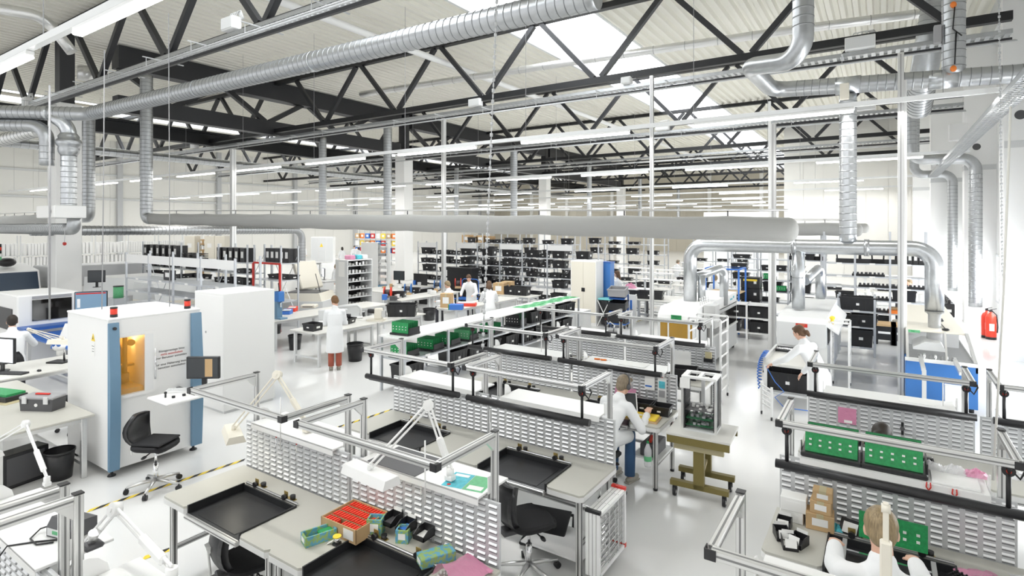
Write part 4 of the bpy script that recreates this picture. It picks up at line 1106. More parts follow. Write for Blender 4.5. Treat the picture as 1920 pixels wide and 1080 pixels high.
def rack(label, xs, y, depth, levels, top, m='zinc', headers=(), alongx=True, braces=True, th=.035, name='shelf_rack', zlow=0.0, postw=.05, rear=None):
    # posts at xs along the front line; boards between the posts at the given levels
    t = thing(name, label, 'shelving', ((xs[0] + xs[-1]) / 2, y + depth / 2, 0) if alongx else (y - depth / 2, (xs[0] + xs[-1]) / 2, 0))
    def B(mb, u0, u1, v0, v1, z0, z1):
        if alongx: mb.box(u0, u1, y + v0, y + v1, z0, z1)
        else: mb.box(y - v1, y - v0, u0, u1, z0, z1)
        return mb
    h = postw / 2
    for x in xs:
        for v in (0, depth): part('post', B(MB(), x - h, x + h, v - .02, v + .02, zlow, top if v == 0 else (rear or top)), m, t, True)
    for lv in levels:
        for a, b in zip(xs, xs[1:]):
            mb = B(MB(), a + h, b - h, -.01, depth + .01, lv - th, lv); part('shelf', mb, m, t, True)
            part('shelf_label', B(MB(), (a + b) / 2 - .07, (a + b) / 2 + .07, -.014, -.01, lv - th + .002, lv + .012), 'paper', t, True)
    for i in headers: part('header_plate', B(MB(), xs[i] + h, xs[i + 1] - h, -.015, -.005, top - .27, top - .05), 'white', t, True)
    if braces:
        for a, b in list(zip(xs, xs[1:]))[::2]:
            p, q = (V(a, y + depth, .3), V(b, y + depth, top - .3)) if alongx else (V(y - depth, a, .3), V(y - depth, b, top - .3))
            part('brace', MB().bar(p, q, .02, .004), m, t, True)
            p.z, q.z = q.z, p.z; part('brace', MB().bar(p, q, .02, .004), m, t, True)
    return t
LEVN = ['bottom', 'second', 'third', 'fourth', 'fifth', 'sixth', 'seventh']
def fill(xs, y, depth, levels, where, kinds=('big', 'mid', 'mid', 'flat'), per=2.2, skip=.15, seed=1, grp=None):
    rnd = random.Random(seed); n = len(levels)
    Wd = {'big': .60, 'mid': .54, 'flat': .57, 'bin': .38, 'tall': .38}; Hh = {'big': .31, 'mid': .21, 'flat': .14, 'bin': .18, 'tall': .43}
    for li, lv in enumerate(levels):
        items = []; room = (levels[li + 1] - lv - .05) if li + 1 < n else 9
        for a, b in zip(xs, xs[1:]):
            u = a + .05
            while u < b - .2:
                ok = [k for k in kinds if Hh[k] < room and u + Wd[k] < b - .04] or [k for k in ('flat', 'bin') if u + Wd[k] < b - .04]
                if not ok: break
                kd = rnd.choice(ok); w = Wd[kd]
                left = b - .04 - u - w
                sh = rnd.uniform(0, max(0, min(left, .15)))
                if rnd.random() > skip: items.append((u + sh + w / 2, kd))
                u += w + sh + .015
        for i, (uu, kd) in enumerate(items):
            nm = 'top' if li == n - 1 else LEVN[li]
            crate(kd, uu, y + depth * .42, lv, rnd.uniform(-.02, .02), 'black crate on the %s shelf of %s, %s from left' % (nm, where, ORD[i] if i < 20 else 'one of the last'), grp or 'black crates on ' + where)
# long rack of black crates through the middle of the hall
PXS = (784, 819, 856, 895, 937, 979, 1026, 1074, 1122)
MXS = [XY(p, 19.8) for p in PXS]; MLV = [.2, .715, 1.12, 1.52, 1.92]
rack('long zinc rack of black crates between the second column and the white cabinet', MXS, 19.8, .6, MLV, 2.5, headers=(0, 2, 4, 6))
fill(MXS, 19.8, .6, MLV, 'the long rack', ('big', 'big', 'mid', 'big'), seed=3, skip=.03)
# second rack line behind, cartons on top
B1 = [XY(p, 25.0) for p in (870, 905, 940, 975, 1010, 1045, 1078)]
rack('rack with cartons and black crates behind the long rack', B1, 25.0, .6, [.3, .8, 1.3, 1.8, 2.3], 2.9, headers=())
fill(B1, 25.0, .6, [.3, .8, 1.3, 1.8, 2.3], 'the second rack line', ('big', 'mid', 'big'), seed=5, skip=.08)
for i, (px, w, h) in enumerate(((877, .55, .42), (893, .5, .34), (905, .6, .40), (918, .5, .36))):
    carton(XY(px, 25.3), 25.3, 2.31, w, .4, h, 0, 'brown carton on top of the second rack line, %s from left' % ORD[i], 'card_dark' if i % 2 else 'card')
# racks farther right behind the white cabinet
B2 = [XY(p, 27.0) for p in (1104, 1132, 1167, 1186, 1200, 1215)]
B2 = [XY(1100, 27.0) + k * 1.05 for k in range(5)]
rack('zinc rack right behind the white cabinet with the blue side', B2, 27.0, .6, [.3, .8, 1.3, 1.8, 2.3], 2.8)
fill(B2, 27.0, .6, [.3, .8, 1.3, 1.8, 2.3], 'the rack behind the white cabinet', ('mid', 'big', 'flat'), seed=8, skip=.1)
B3 = [XY(1255, 26.0) + k * 1.0 for k in range(4)]
rack('open rack behind the tall pole left of the oven', B3, 30.0, .6, [.3, .85, 1.4, 1.95, 2.4], 2.9)
fill(B3, 30.0, .6, [.3, .85, 1.4, 1.95, 2.4], 'the rack behind the tall pole', ('mid', 'big', 'flat'), seed=9, skip=.12)
# racks in front of the end wall on the right
RX_ = [XY(p, 19.4) for p in (1545, 1603, 1669, 1737)]; RLV = [.28, .70, 1.05, 1.42, 1.74, 2.12]
rack('zinc rack with black trays in front of the end wall, right of the soldering line', RX_, 19.4, .55, RLV, 3.05, braces=False)
RY_ = [XY(p, 20.2) for p in (1362, 1421, 1478, 1486, 1545)]; RY_ = [XY(p, 20.2) for p in (1365, 1421, 1478, 1540)]
rack('zinc rack with black crates between the two soldering lines', RY_, 20.2, .55, RLV, 3.05, braces=False)
def fixture(x, y, z, w, label, kind=0):
    # black soldering carrier: flat frame with uprights or a row of knobs
    t = thing('solder_carrier', label, 'carrier', (x, y, z), 0, 'black soldering carriers on the right racks')
    if kind == 0:
        part('frame', MB().prism([(-.14, 0), (.14, 0), (.14, .05), (-.10, .05), (-.10, .13), (-.14, .13)], 0, -w / 2, w / 2), 'black_plastic', t)
        for sx in (-1, 1): part('upright', MB().bar((sx * w * .45, 0, .05), (sx * w * .48, 0, .34), .04), 'black', t)
    else:
        part('frame', MB().box(-w / 2, w / 2, -.12, .12, 0, .06), 'black_plastic', t)
        for k in range(5): part('knob', MB().cyl((-w * .4 + k * w * .2, -.05, .06), (-w * .4 + k * w * .2, -.05, .115), .03, n=10), 'dark_grey', t)
    return t
F0 = fixture(XY(1590, 19.6), 19.65, 2.12, .62, 'black carrier with uprights on the top shelf of the right rack, first from left')
for i, px in enumerate((1635, 1657)): dup(F0, (XY(px, 19.6), 19.65, 2.12), 0, 'black carrier with uprights on the top shelf of the right rack, %s from left' % ORD[i + 1])
for i, px in enumerate((1500, 1518, 1530)): dup(F0, (XY(px, 20.4), 20.45, 2.12), 0, 'black carrier with uprights on the top shelf of the middle rack, %s from left' % ORD[i])
F1 = fixture(XY(1616, 19.6), 19.65, 1.74, .5, 'flat black carrier with knobs on the fifth shelf of the right rack, left one', 1)
for lv, li, pxs in ((1.74, 'fifth', (1640,)), (1.42, 'fourth', (1628, 1656, 1692, 1715)), (1.05, 'third', (1612, 1632, 1655)), (.70, 'second', (1630, 1650))):
    for i, px in enumerate(pxs): dup(F1, (XY(px, 19.6), 19.65, lv), 0, 'flat black carrier with knobs on the %s shelf of the right rack, %s from left' % (li, ORD[i + (1 if lv > 1.5 else 0)]))
for i in range(6): carton(XY(1682, 19.6) + .04 + i * .13, 19.7, 2.12, .12, .4, .40, 0, 'black upright board magazine on the right rack top shelf, %s from left' % ORD[i], 'black_plastic', name='board_magazine')
for i, (px, lv, k) in enumerate(((1585, 1.05, 'mid'), (1695, 1.05, 'big'), (1712, .70, 'mid'), (1575, .28, 'big'), (1595, .28, 'mid'), (1648, .28, 'big'), (1590, .7, 'mid'), (1570, .7, 'flat'))):
    crate(k, XY(px, 19.65), 19.68, lv, 0, 'black crate on the right rack before the end wall, number %d from the top left' % (i + 1), 'black crates on the right rack')
for i, (px, lv) in enumerate(((1682, .7), (1705, .7))):
    t = thing('red_bin', 'red parts bin on the lower shelf of the right rack, %s' % ('left one' if i == 0 else 'right one'), 'bin', (XY(px, 19.6), 19.6, lv)); part('body', MB().prism([(-.15, 0), (.15, 0), (.15, .16), (-.15, .08)], 0, -.2, .2), 'red_bright' if i else 'orange', t); part('contents', MB().box(-.18, .18, -.1, .13, .1, .17, .02), 'card_dark', t)
fill(RY_, 20.2, .55, RLV, 'the rack between the soldering lines', ('mid', 'flat', 'big', 'bin'), seed=21, skip=.25)
boards(XY(1443, 20.3), 20.3, 1.42, 0, 'green board stack on the rack between the soldering lines', .36, .2, .18, n=5)
boards(XY(1463, 20.3), 20.3, 1.05, 0, 'lower green board stack on the rack between the soldering lines', .36, .2, .16, n=5)
t = thing('stacked_crates', 'tower of black boxes with yellow latches left of the soldering line', 'boxes', (XY(1409, 18.9), 18.9, 0))
for k in range(3):
    b = part('box', MB().box(-.28, .28, -.2, .2, .55 + k * .36, .9 + k * .36, .01), 'black_plastic', t); part('label_card', MB().box(.1, .18, -.203, -.2, .7 + k * .36, .78 + k * .36), 'paper', b)
part('latch', MB().box(-.2, .2, -.22, -.19, 1.5, 1.56), 'yellow', t); part('stand', MB().box(-.3, .3, -.22, .22, 0, .55), 'dark_grey', t)
# low bench shelf with crates left of the soldering machine
for i, (px, lv) in enumerate(((1365, .62), (1385, .62), (1425, .62), (1370, .2), (1425, .2))):
    crate('big', XY(px, 17.2), 17.2, lv, 0, 'black crate on the low shelf left of the second soldering machine, %s %s' % ('upper' if lv > .5 else 'lower', ('left', 'middle', 'right')[i % 3]), None)
L1 = [XY(1352, 16.95), XY(1400, 16.95), XY(1448, 16.95)]
rack('low white shelf of crates left of the second soldering machine', L1, 16.95, .5, [.2, .62, 1.0], 1.02, m='white', braces=False)
# zinc trolley rack to the right of the second soldering machine
L2 = [XY(1572, 16.3), XY(1640, 16.3)]
rack('zinc trolley rack right of the second soldering machine', L2, 16.3, .5, [.22, .72, 1.12], 1.5, braces=False)
crate('wide', XY(1609, 16.5), 16.5, 1.12, 0, 'large black case with a white label on the zinc trolley rack', None)
crate('tall', XY(1615, 16.5), 16.5, .22, 0, 'tall black crate on the bottom of the zinc trolley rack', None, (1.4, 1, 1))
crate('big', XY(1620, 16.5), 16.5, .72, 0, 'black crate on the middle shelf of the zinc trolley rack', None)
crate('mid', XY(1588, 16.5), 16.5, .72, 0, 'shallow black crate on the middle shelf of the zinc trolley rack', None)
for i, px in enumerate((1658, 1693)):
    t = thing('pallet_box', 'black pallet box with a wooden lid on the floor, %s' % ('left one' if i == 0 else 'right one beside the metal pole'), 'pallet box', (XY(px, 18.5), 18.5, 0))
    part('body', MB().box(-.27, .27, -.3, .3, .13, .5, .01), 'black_plastic', t); part('lid', MB().box(-.27, .27, -.3, .3, .5, .56), 'card', t)
    for sx in (-.2, .2): part('foot', MB().box(sx - .06, sx + .06, -.28, .28, 0, .13), 'black', t)
    part('label_card', MB().box(-.14, .14, -.304, -.3, .3, .36), 'paper', t)
# ---------------------------------------------------------------- grey shelving behind the inspection machine
GX = [XY(p, 7.2) for p in (237, 279, 324.6, 376.5, 441)]
rack('grey steel shelving with empty boards behind the white cabinet', GX, 7.2, .62, [.35, .72, 1.08, 1.43, 1.77], 2.47, headers=(0, 1, 2, 3), rear=2.5)
carton(XY(322, 7.5), 7.45, 1.775, .42, .12, .26, 0, 'black folder box standing on the empty grey shelving', 'black_plastic', name='folder_box')
H2 = [XY(p, 10.3) for p in (268, 340, 410, 464)]
rack('grey rack with tall black magazines behind the empty shelving', H2, 10.3, .6, [.45, .9, 1.3, 1.68, 2.04], 2.62, rear=2.62)
for i, px in enumerate((280, 292, 303, 314, 326, 336, 418, 429, 440, 451, 462)):
    carton(XY(px, 10.5), 10.55, 2.04, .245, .4, .46, 0, 'tall black board magazine on the top shelf at left, %s from left' % ORD[i], 'black_plastic', name='board_magazine')
for i, px in enumerate((352, 364, 376)):
    t = thing('wire_basket', 'black wire basket on the top shelf behind the empty shelving, %s from left' % ORD[i], 'basket', (XY(px, 10.5), 10.5, 2.04))
    mb = MB()
    for k in range(4): mb.box(-.15, .15, -.2, -.18, .02 + k * .055, .04 + k * .055).box(-.15, .15, .18, .2, .02 + k * .055, .04 + k * .055).box(-.15, -.13, -.2, .2, .02 + k * .055, .04 + k * .055).box(.13, .15, -.2, .2, .02 + k * .055, .04 + k * .055)
    part('wires', mb, 'black', t); part('bottom', MB().box(-.15, .15, -.2, .2, 0, .02), 'black', t)
fill(H2, 10.3, .6, [.45, .9, 1.3, 1.68], 'the magazine rack at left', ('flat', 'mid'), seed=31, skip=.25)
# red-legged shelf
HR = [XY(477, 10.35), XY(527, 10.35)]
t = rack('shelf with red lower posts behind the white cabinet', HR, 10.35, .6, [.9, 1.55, 2.07], 2.62, rear=2.6)
for x in HR: part('red_post', MB().box(x - .035, x + .035, 10.29, 10.33, 0, 2.05), 'red', t, True)
part('red_beam', MB().box(HR[0], HR[1], 10.31, 10.33, 2.03, 2.09), 'red', t, True)
for i in range(5): carton(HR[0] + .16 + i * .25, 10.9, 2.07, .235, .4, .44, 0, 'tall black board magazine above the red beam, %s from left' % ORD[i], 'black_plastic', name='board_magazine')
crate('flat', HR[0] + .5, 10.85, 1.55, 0, 'flat black crate on the shelf with red posts, left one', None); crate('flat', HR[0] + 1.1, 10.85, 1.55, 0, 'flat black crate on the shelf with red posts, right one', None)
for i, (px, w) in enumerate(((512, .5), (526, .42))): carton(XY(px, 13.0), 13.0, 1.9, w, .4, .36, 0, 'brown carton on the shelf behind the red posts, %s one' % ('left', 'right')[i])
table(XY(495, 13.0), XY(590, 13.0), 12.7, 13.4, 1.9, 'high white counter behind the shelf with red posts', 'white', 'pale_grey')
# ---------------------------------------------------------------- long low shelf unit with boards, beside the benches
SXf, SXb = -7.55, -8.17
SY = [7.72, 9.0, 10.45, 11.9, 13.4, 15.0]
t = rack('long white-topped shelf unit with green boards beside the rear benches', SY, SXf, .62, [.22, .66], 1.06, alongx=False, braces=False)
part('top_board', MB().box(SXb - .04, SXf + .04, SY[0] - .05, SY[-1] + .05, 1.06, 1.085), 'white', t, True)
boards(-7.86, 8.05, 1.085, .1, 'green board stack in a black tray on the near end of the long shelf', .4, .34, .21, n=12)
for i, (y, m) in enumerate(((8.0, 'pcb'), (8.75, 'pcb'), (9.3, 'pcb'), (9.95, 'pcb_light'), (10.9, 'pcb'))):
    boards(-7.84, y, .66, .12, 'green board stack on the lower deck of the long shelf, %s from the near end' % ORD[i], .4, .36, .2, m, n=10)
boards(-7.84, 12.0, .66, .1, 'dark board magazine on the lower deck of the long shelf', .4, .36, .28, 'black_plastic', n=10)
for i, y in enumerate((12.75, 13.5, 14.2, 14.7)): crate('big', -7.84, y, .66, PI / 2, 'black crate on the lower deck of the long shelf, %s from the near end' % ORD[i], 'black crates on the long shelf')
for i, y in enumerate((8.1, 9.5, 10.15, 10.8, 11.6, 12.3, 13.0, 13.8, 14.5)): crate('big', -7.84, y, .22, PI / 2, 'black crate on the bottom deck of the long shelf, %s from the near end' % ORD[i], 'black crates on the bottom of the long shelf')
for i in range(9):
    y = 12.4 + i * .32; x = -7.85 + .05 * (i % 3 - 1)
    solo('bare_board', 'pale green board flat on the long shelf, %s from the near end' % ORD[i], 'circuit board', MB().box(x - .2, x + .2, y - .155, y + .155, 1.0855, 1.091).mi(1).box(x - .16, x - .05, y - .1, y + .02, 1.091, 1.096).box(x + .02, x + .12, y - .05, y + .1, 1.091, 1.098), ['pcb_light', 'pcb'], 'pale green boards on the long shelf')
# ---------------------------------------------------------------- lab tables in rows along the hall
def trow(x0, x1, y0, y1, n, label, h=.78):
    L = (y1 - y0) / n
    for k in range(n): table(x0, x1, y0 + k * L + .01, y0 + (k + 1) * L - .01, h, label % ORD[k])
trow(-11.65, -10.62, 8.1, 11.7, 2, 'pale work table where the woman in white stands, %s from the near end')
trow(-13.95, -12.95, 8.55, 12.55, 2, 'pale work table with the blue press, %s from the near end')
trow(-16.6, -15.5, 8.7, 10.45, 1, 'pale work table behind the blue press row, %s from the near end')
trow(-14.05, -13.15, 13.3, 16.4, 2, 'pale table with the red and blue winding reels, %s from the near end')
trow(-11.15, -10.35, 12.7, 16.1, 2, 'pale table where the two women lean together, %s from the near end')
trow(-16.9, -15.4, 14.6, 17.8, 2, 'pale table before the second column, %s from the near end')
# ---------------------------------------------------------------- people
def fuse(mb, voxel, it=3, fac=.5):
    o = bpy.data.objects.new('tmp', mb.mesh('tmp', 'white')); COL.objects.link(o)
    r = o.modifiers.new('r', 'REMESH'); r.mode = 'VOXEL'; r.voxel_size = voxel
    s = o.modifiers.new('s', 'SMOOTH'); s.iterations = it; s.factor = fac
    bpy.context.view_layer.update()
    me = bpy.data.meshes.new_from_object(o.evaluated_get(bpy.context.evaluated_depsgraph_get()))
    old = o.data; bpy.data.objects.remove(o); bpy.data.meshes.remove(old)
    me.polygons.foreach_set('use_smooth', [True] * len(me.polygons)); me.update()
    return me
def cap(mb, a, b, ra, rb, n=12):
    mb.cyl(a, b, ra, rb, n); mb.ell(a, ra, n=n); mb.ell(b, rb, n=n)
def loft(mb, rings, n=18):
    # rings: (centre, rx, ry); horizontal-ish ellipses stacked from hem to neck
    vs = []
    for c, rx, ry in rings:
        for k in range(n):
            t = 2 * PI * k / n; vs.append((c[0] + rx * math.cos(t), c[1] + ry * math.sin(t), c[2]))
    N = len(rings)
    mb.add(vs, [(i * n + k, i * n + (k + 1) % n, (i + 1) * n + (k + 1) % n, (i + 1) * n + k) for i in range(N - 1) for k in range(n)] + [tuple(reversed(range(n))), tuple(range((N - 1) * n, N * n))], True)
def elbow_of(s, w, l1, l2, pole):
    d = w - s; D = min(d.length, (l1 + l2) * .985); d.normalize(); w = s + d * D
    a = (l1 * l1 - l2 * l2 + D * D) / (2 * D); hh = math.sqrt(max(0, l1 * l1 - a * a))
    p = pole - d * pole.dot(d); p.normalize()
    return s + d * a + p * hh, w
def person(x, y, rz, label, h=1.68, sit=None, lean=8, turn=0, nod=15, hands=(None, None), hair='hair_brown', style='short', legs='trousers_dark', fine=True, hem=.27, z=0.0, tilt=0, shoe='shoe', bust=False, headset=False):
    t = thing('person', label, 'person', (x, y, z), rz)
    vx = .0085 if fine else .02
    a = math.radians(lean); U = V(0, math.sin(a), math.cos(a)); Fw = V(0, math.cos(a), -math.sin(a))
    P = V(0, 0, (sit + .11) if sit else .52 * h)
    if sit: pass
    sh = .31 * h if not sit else .31 * h
    N = P + U * sh
    ar = math.radians(lean * .5 + 0); Un = V(0, math.sin(ar + .1), math.cos(ar + .1))
    Hc = N + Un * (.102 * h) + V(0, .015, 0)
    RH = Matrix.Rotation(math.radians(turn), 3, 'Z') @ Matrix.Rotation(-math.radians(nod), 3, 'X') @ Matrix.Rotation(math.radians(tilt), 3, 'Y')
    k = h / 1.7
    HM = Matrix.Translation(Hc) @ RH.to_4x4()
    b = MB()
    # head
    def he(c, rx, ry, rz_, n=14, m=10): b.ell(HM @ Vector(c), rx, ry, rz_, n, m, RH)
    he((0, 0, .02), .074 * k, .092 * k, .1 * k); he((0, .022, -.055), .054 * k, .062 * k, .062 * k); he((0, .05, -.085), .028 * k, .03 * k, .026 * k)
    he((0, .095 * k, -.018), .012, .018, .024); he((0, .088 * k, .0), .010, .012, .03)
    for s in (-1, 1):
        he((s * .074 * k, -.005, -.01), .012, .022, .034); he((s * .03, .083 * k, .022), .022, .012, .008); he((s * .036, .07 * k, -.03), .02, .016, .018)
    he((0, .086 * k, -.062), .022, .010, .008)
    cap(b, N - U * .02, Hc + RH @ V(0, -.015, -.07), .055 * k, .05 * k)
    # trunk inside the coat
    cap(b, P, N - U * .12, .09 * k, .075 * k)
    Sx = .175 * k; S = [N - U * (.045 * h) + V(s * Sx, 0, 0) for s in (-1, 1)]
    l1, l2 = .172 * h, .15 * h; arms = []
    for i, s in enumerate((-1, 1)):
        w = hands[i]
        w = Vector(w) if w is not None else S[i] + V(s * .07, .06, -.31 * h)
        el, w = elbow_of(S[i], w, l1, l2, V(s * .5, -.35, -.8)); arms.append((S[i], el, w))
        cap(b, S[i], el, .045 * k, .037 * k); cap(b, el, w, .036 * k, .026 * k)
        d = (w - el).normalized(); side = d.cross(V(0, 0, 1)); side = side.normalized() if side.length > .1 else V(1, 0, 0); dn = side.cross(d).normalized()
        if dn.z > 0: dn = -dn
        pc = w + d * .045
        M = Matrix((side, d, -dn)).transposed(); b.ell(pc, .04 * k, .052 * k, .018 * k, 12, 8, M)
        if fine:
            for f in range(4):
                o = (f - 1.5) * .02; L = (.038, .044, .041, .033)[f]
                q0 = w + d * .082 + side * o; q1 = q0 + d * L * .8 + dn * L * .35; q2 = q1 + d * L * .35 + dn * L * .65
                cap(b, q0, q1, .0092, .0088, 8); cap(b, q1, q2, .0088, .0078, 8)
            th = side * (-s); q0 = w + d * .03 + th * .028; q1 = q0 + d * .032 + th * .024 + dn * .012; q2 = q1 + d * .028 + dn * .014
            cap(b, q0, q1, .012, .0105, 8); cap(b, q1, q2, .0105, .009, 8)
    K = []; Ft = []
    for s in (-1, 1):
        hp = P + V(s * .085 * k, 0, -.02)
        if sit: kn = V(s * .12, .42 * k, sit + .07); ft = V(s * .13, .40, .07)
        else: kn = V(s * .085 * k, .02, .275 * h); ft = V(s * .085 * k, -.02, .07)
        K.append((hp, kn, ft)); cap(b, hp, kn, .07 * k, .05 * k); cap(b, kn, ft, .05 * k, .035 * k)
        cap(b, ft - V(0, 0, .03), ft + V(0, .13, -.04), .035, .03)
    me = fuse(b, vx); me.materials.clear(); me.materials.append(MT['skin'])
    o = bpy.data.objects.new('body', me); COL.objects.link(o); o.parent = t
    # face details
    e = MB()
    for s in (-1, 1): e.ell(HM @ V(s * .03, .081 * k, .005), .012, .007, .007, 8, 6, RH)
    part('eyes', e, 'black', t)
    e = MB().ell(HM @ V(0, .093 * k, -.062), .018, .005, .005, 8, 6, RH); part('mouth', e, 'red', t)
    # coat
    c = MB()
    rings = []
    if sit:
        rings += [((0, .02, sit - .02), .19 * k, .16 * k), (tuple(P), .185 * k, .15 * k)]
    else:
        z0 = hem * h
        rings += [((0, P.y, z0), .205 * k, .165 * k), ((0, P.y, z0 + .15), .195 * k, .155 * k), (tuple(P + V(0, 0, -.02)), .185 * k, .145 * k)]
    for f, rx, ry in ((.28, .165, .125), (.55, .178, .132), (.78, .185, .125), (.92, .15, .1), (1.0, .08, .075)): rings.append((tuple(P + U * (sh * f)), rx * k, ry * k))
    loft(c, rings)
    for (s_, el, w) in arms:
        d = (w - el).normalized(); cap(c, s_ , el, .07 * k, .056 * k); cap(c, el, w - d * .03, .057 * k, .046 * k)
    cap(c, arms[0][0], arms[1][0], .07 * k, .07 * k)
    if sit:
        for hp, kn, ft in K: cap(c, hp, kn + V(0, -.06, .0), .105 * k, .085 * k)
    cap(c, P + U * (sh * .93) + V(0, -.005, 0), P + U * (sh * 1.06) + V(0, -.012, 0), .095 * k, .07 * k)
    me = fuse(c, .013 if fine else .024, 4); me.materials.clear(); me.materials.append(MT['coat'])
    o = bpy.data.objects.new('lab_coat', me); COL.objects.link(o); o.parent = t
    # trousers and shoes
    for i, (hp, kn, ft) in enumerate(K):
        q = MB().tube([hp, (hp + kn) / 2, kn, (kn + ft) / 2, ft + V(0, 0, .02)], [.085 * k, .08 * k, .068 * k, .066 * k, .064 * k], 12); part('trouser_leg', q, legs, t)
        q = MB().ell(ft + V(0, .05, -.025), .045, .135, .042, 12, 8).box(ft.x - .042, ft.x + .042, ft.y - .075, ft.y + .17, 0 if not z else .0, .022, .01); part('shoe', q, shoe, t)
    # hair
    q = MB()
    q.ell(HM @ V(0, -.014, .036), .083 * k, .096 * k, .096 * k, 16, 10, RH)
    q.ell(HM @ V(0, -.05, -.015), .07 * k, .055 * k, .075 * k, 14, 8, RH)
    for s in (-1, 1): q.ell(HM @ V(s * .062, -.02, .0), .022, .05, .05, 10, 6, RH)
    q.ell(HM @ V(.02, .06, .085), .05, .04, .03, 10, 6, RH)
    if style in ('long', 'bob'):
        dl = .16 if style == 'long' else .07
        q.ell(HM @ V(0, -.065, -.04 - dl * .5), .075, .045, .07 + dl * .6, 14, 8, RH)
        for s in (-1, 1): q.ell(HM @ V(s * .07, -.02, -.05), .022, .045, .08, 10, 6, RH)
    if style == 'bun': q.ell(HM @ V(0, -.115, -.03), .045, .042, .042, 12, 8, RH); q.ell(HM @ V(.0, -.13, -.07), .03, .03, .04, 10, 6, RH)
    me = fuse(q, .009 if fine else .016, 2); me.materials.clear(); me.materials.append(MT[hair])
    # keep the face free of hair
    o = bpy.data.objects.new('hair', me); COL.objects.link(o); o.parent = t
    if headset:
        q = MB()
        pts = [HM @ V(.088 * math.cos(a_), -.005, .025 + .115 * math.sin(a_)) for a_ in [PI * i / 10 for i in range(11)]]
        q.tube(pts, .009, 6)
        for s in (-1, 1): q.ell(HM @ V(s * .09, 0, -.005), .022, .035, .04, 10, 8, RH)
        part('headphones', q, 'dark_grey', t)
    return t
def stool(x, y, rz, label, seat=.52): return office_chair(x, y, rz, label, seat - .085 + .0, False)
def hd(px): return math.atan2(ray(px)[1], ray(px)[0]) - PI / 2           # heading that looks straight away from the viewer
# near figures
g = G(1668, 1005, .95); px_, py_ = .02, 3.72
person(px_, py_, math.radians(6), 'fair-haired person in white seen from behind at lower right, holding a green board', 1.86, sit=.56, lean=20, nod=26, hands=((-.22, .80, 1.0), (.24, .80, 1.0)), hair='hair_fair', legs='jeans')
stool(px_, py_ - .02, PI / 2 + .1, 'black chair carrying the fair-haired person at lower right', .56)
g = YP(1655, 812, 6.35)
person(g.x, 6.4, math.radians(178), 'dark-haired person bending behind the green board stacks at lower right', 1.66, sit=.52, lean=20, nod=35, hands=((-.22, .42, .92), (.16, .42, .92)), hair='hair_dark', fine=True)
stool(g.x, 6.42, -PI / 2, 'black chair carrying the dark-haired person behind the board stacks', .52)
g = YP(1140, 742, 6.45)
person(g.x - .02, 6.3, math.radians(-14), 'person with headphones leaning over the right bench of the third row', 1.72, sit=.52, lean=42, nod=20, turn=-8, hands=((-.2, .58, .86), (.28, .56, .86)), hair='hair_grey', legs='jeans', headset=True)
stool(g.x - .02, 6.26, PI / 2 - .2, 'black chair carrying the person with headphones', .52)
g = G(1500, 788)
person(XY(1538, 10.15), 10.15, math.radians(62), 'woman in a white coat bending to the left beside the white soldering machine', 1.66, lean=33, nod=26, turn=8, hands=((-.28, .66, .90), (.14, .4, .76)), hair='hair_brown', style='bun', legs='olive', hem=.24)
person(G(628, 693).x, G(628, 693).y, math.radians(52), 'woman in a white coat and red trousers standing at the pale work table', 1.64, lean=6, nod=28, hands=((-.1, .36, .98), (.12, .34, .98)), hair='hair_auburn', style='short', turn=25, legs='trousers_red', hem=.24)
g = G(15, 640, 1.0)
person(-13.75, 3.62, hd(20), 'dark-haired man in white seen from behind at the left picture edge', 1.78, sit=.55, lean=10, nod=15, hands=((-.25, .5, .95), (.3, .5, .95)), hair='hair_dark')
stool(-13.75, 3.6, hd(20) + PI / 2, 'black chair carrying the man in white at the left edge', .55)
# figures farther off
def far(px, head_y, Y, rz, label, sit=.5, **kw):
    xx = XY(px, Y); return person(xx, Y, rz, label, sit=sit, fine=False, **kw)
far(845, 535, 13.6, math.radians(100), 'fair-haired person sitting behind a brown carton beside the slotted pole', .58, hair='hair_fair', hands=((-.2, .4, .85), (.2, .4, .85)), nod=25)
far(884, 530, 14.9, math.radians(-160), 'woman in white with brown hair leaning over the pale table, left of two', None, lean=26, nod=30, hair='hair_brown', hands=((-.2, .5, .95), (.2, .5, .95)))
far(918, 535, 13.3, math.radians(40), 'woman in white with brown hair facing her colleague at the pale table', None, lean=20, nod=30, hair='hair_brown', style='bob', hands=((-.2, .5, .95), (.2, .5, .95)), h=1.62)
far(1161, 500, 18.3, math.radians(100), 'long-haired woman in white standing beside the blue cabinet side', None, lean=4, nod=10, hair='hair_brown', style='long', hands=((-.2, .4, 1.0), (.2, .4, 1.0)), h=1.66)
far(626, 500, 17.6, math.radians(-60), 'fair-haired person sitting behind the white screen at the desk, left of centre', .5, hair='hair_fair', nod=20)
far(642, 455, 28.0, math.radians(60), 'dark-haired woman in white standing at the far tables, left of centre', None, hair='hair_dark', style='bob', lean=5)
far(567, 455, 30.0, math.radians(20), 'dark-haired person in white bending over a far table near the white cabinets', None, hair='hair_dark', lean=22)
far(664, 455, 31.0, math.radians(-120), 'person in white at the far rack, left of a pair', None, hair='hair_dark', lean=14)
far(676, 455, 29.0, math.radians(80), 'person in white at the far rack, right of a pair', None, hair='hair_dark', lean=24)
far(396, 475, 12.9, math.radians(-50), 'dark-haired person looking down behind the black wire baskets at left', .55, hair='hair_dark', nod=25, h=2.0 if False else 1.8)
far(1343, 490, 21.0, math.radians(30), 'fair-haired person behind the blue pipe frame over the oven', .52, hair='hair_fair')
far(1400, 490, 22.0, math.radians(120), 'fair-haired person in white bending near the black box tower', None, hair='hair_fair', lean=35, nod=35)
far(1711, 535, 23.0, math.radians(120), 'fair-haired person seen through the right rack between its shelves', .55, hair='hair_fair', nod=20)
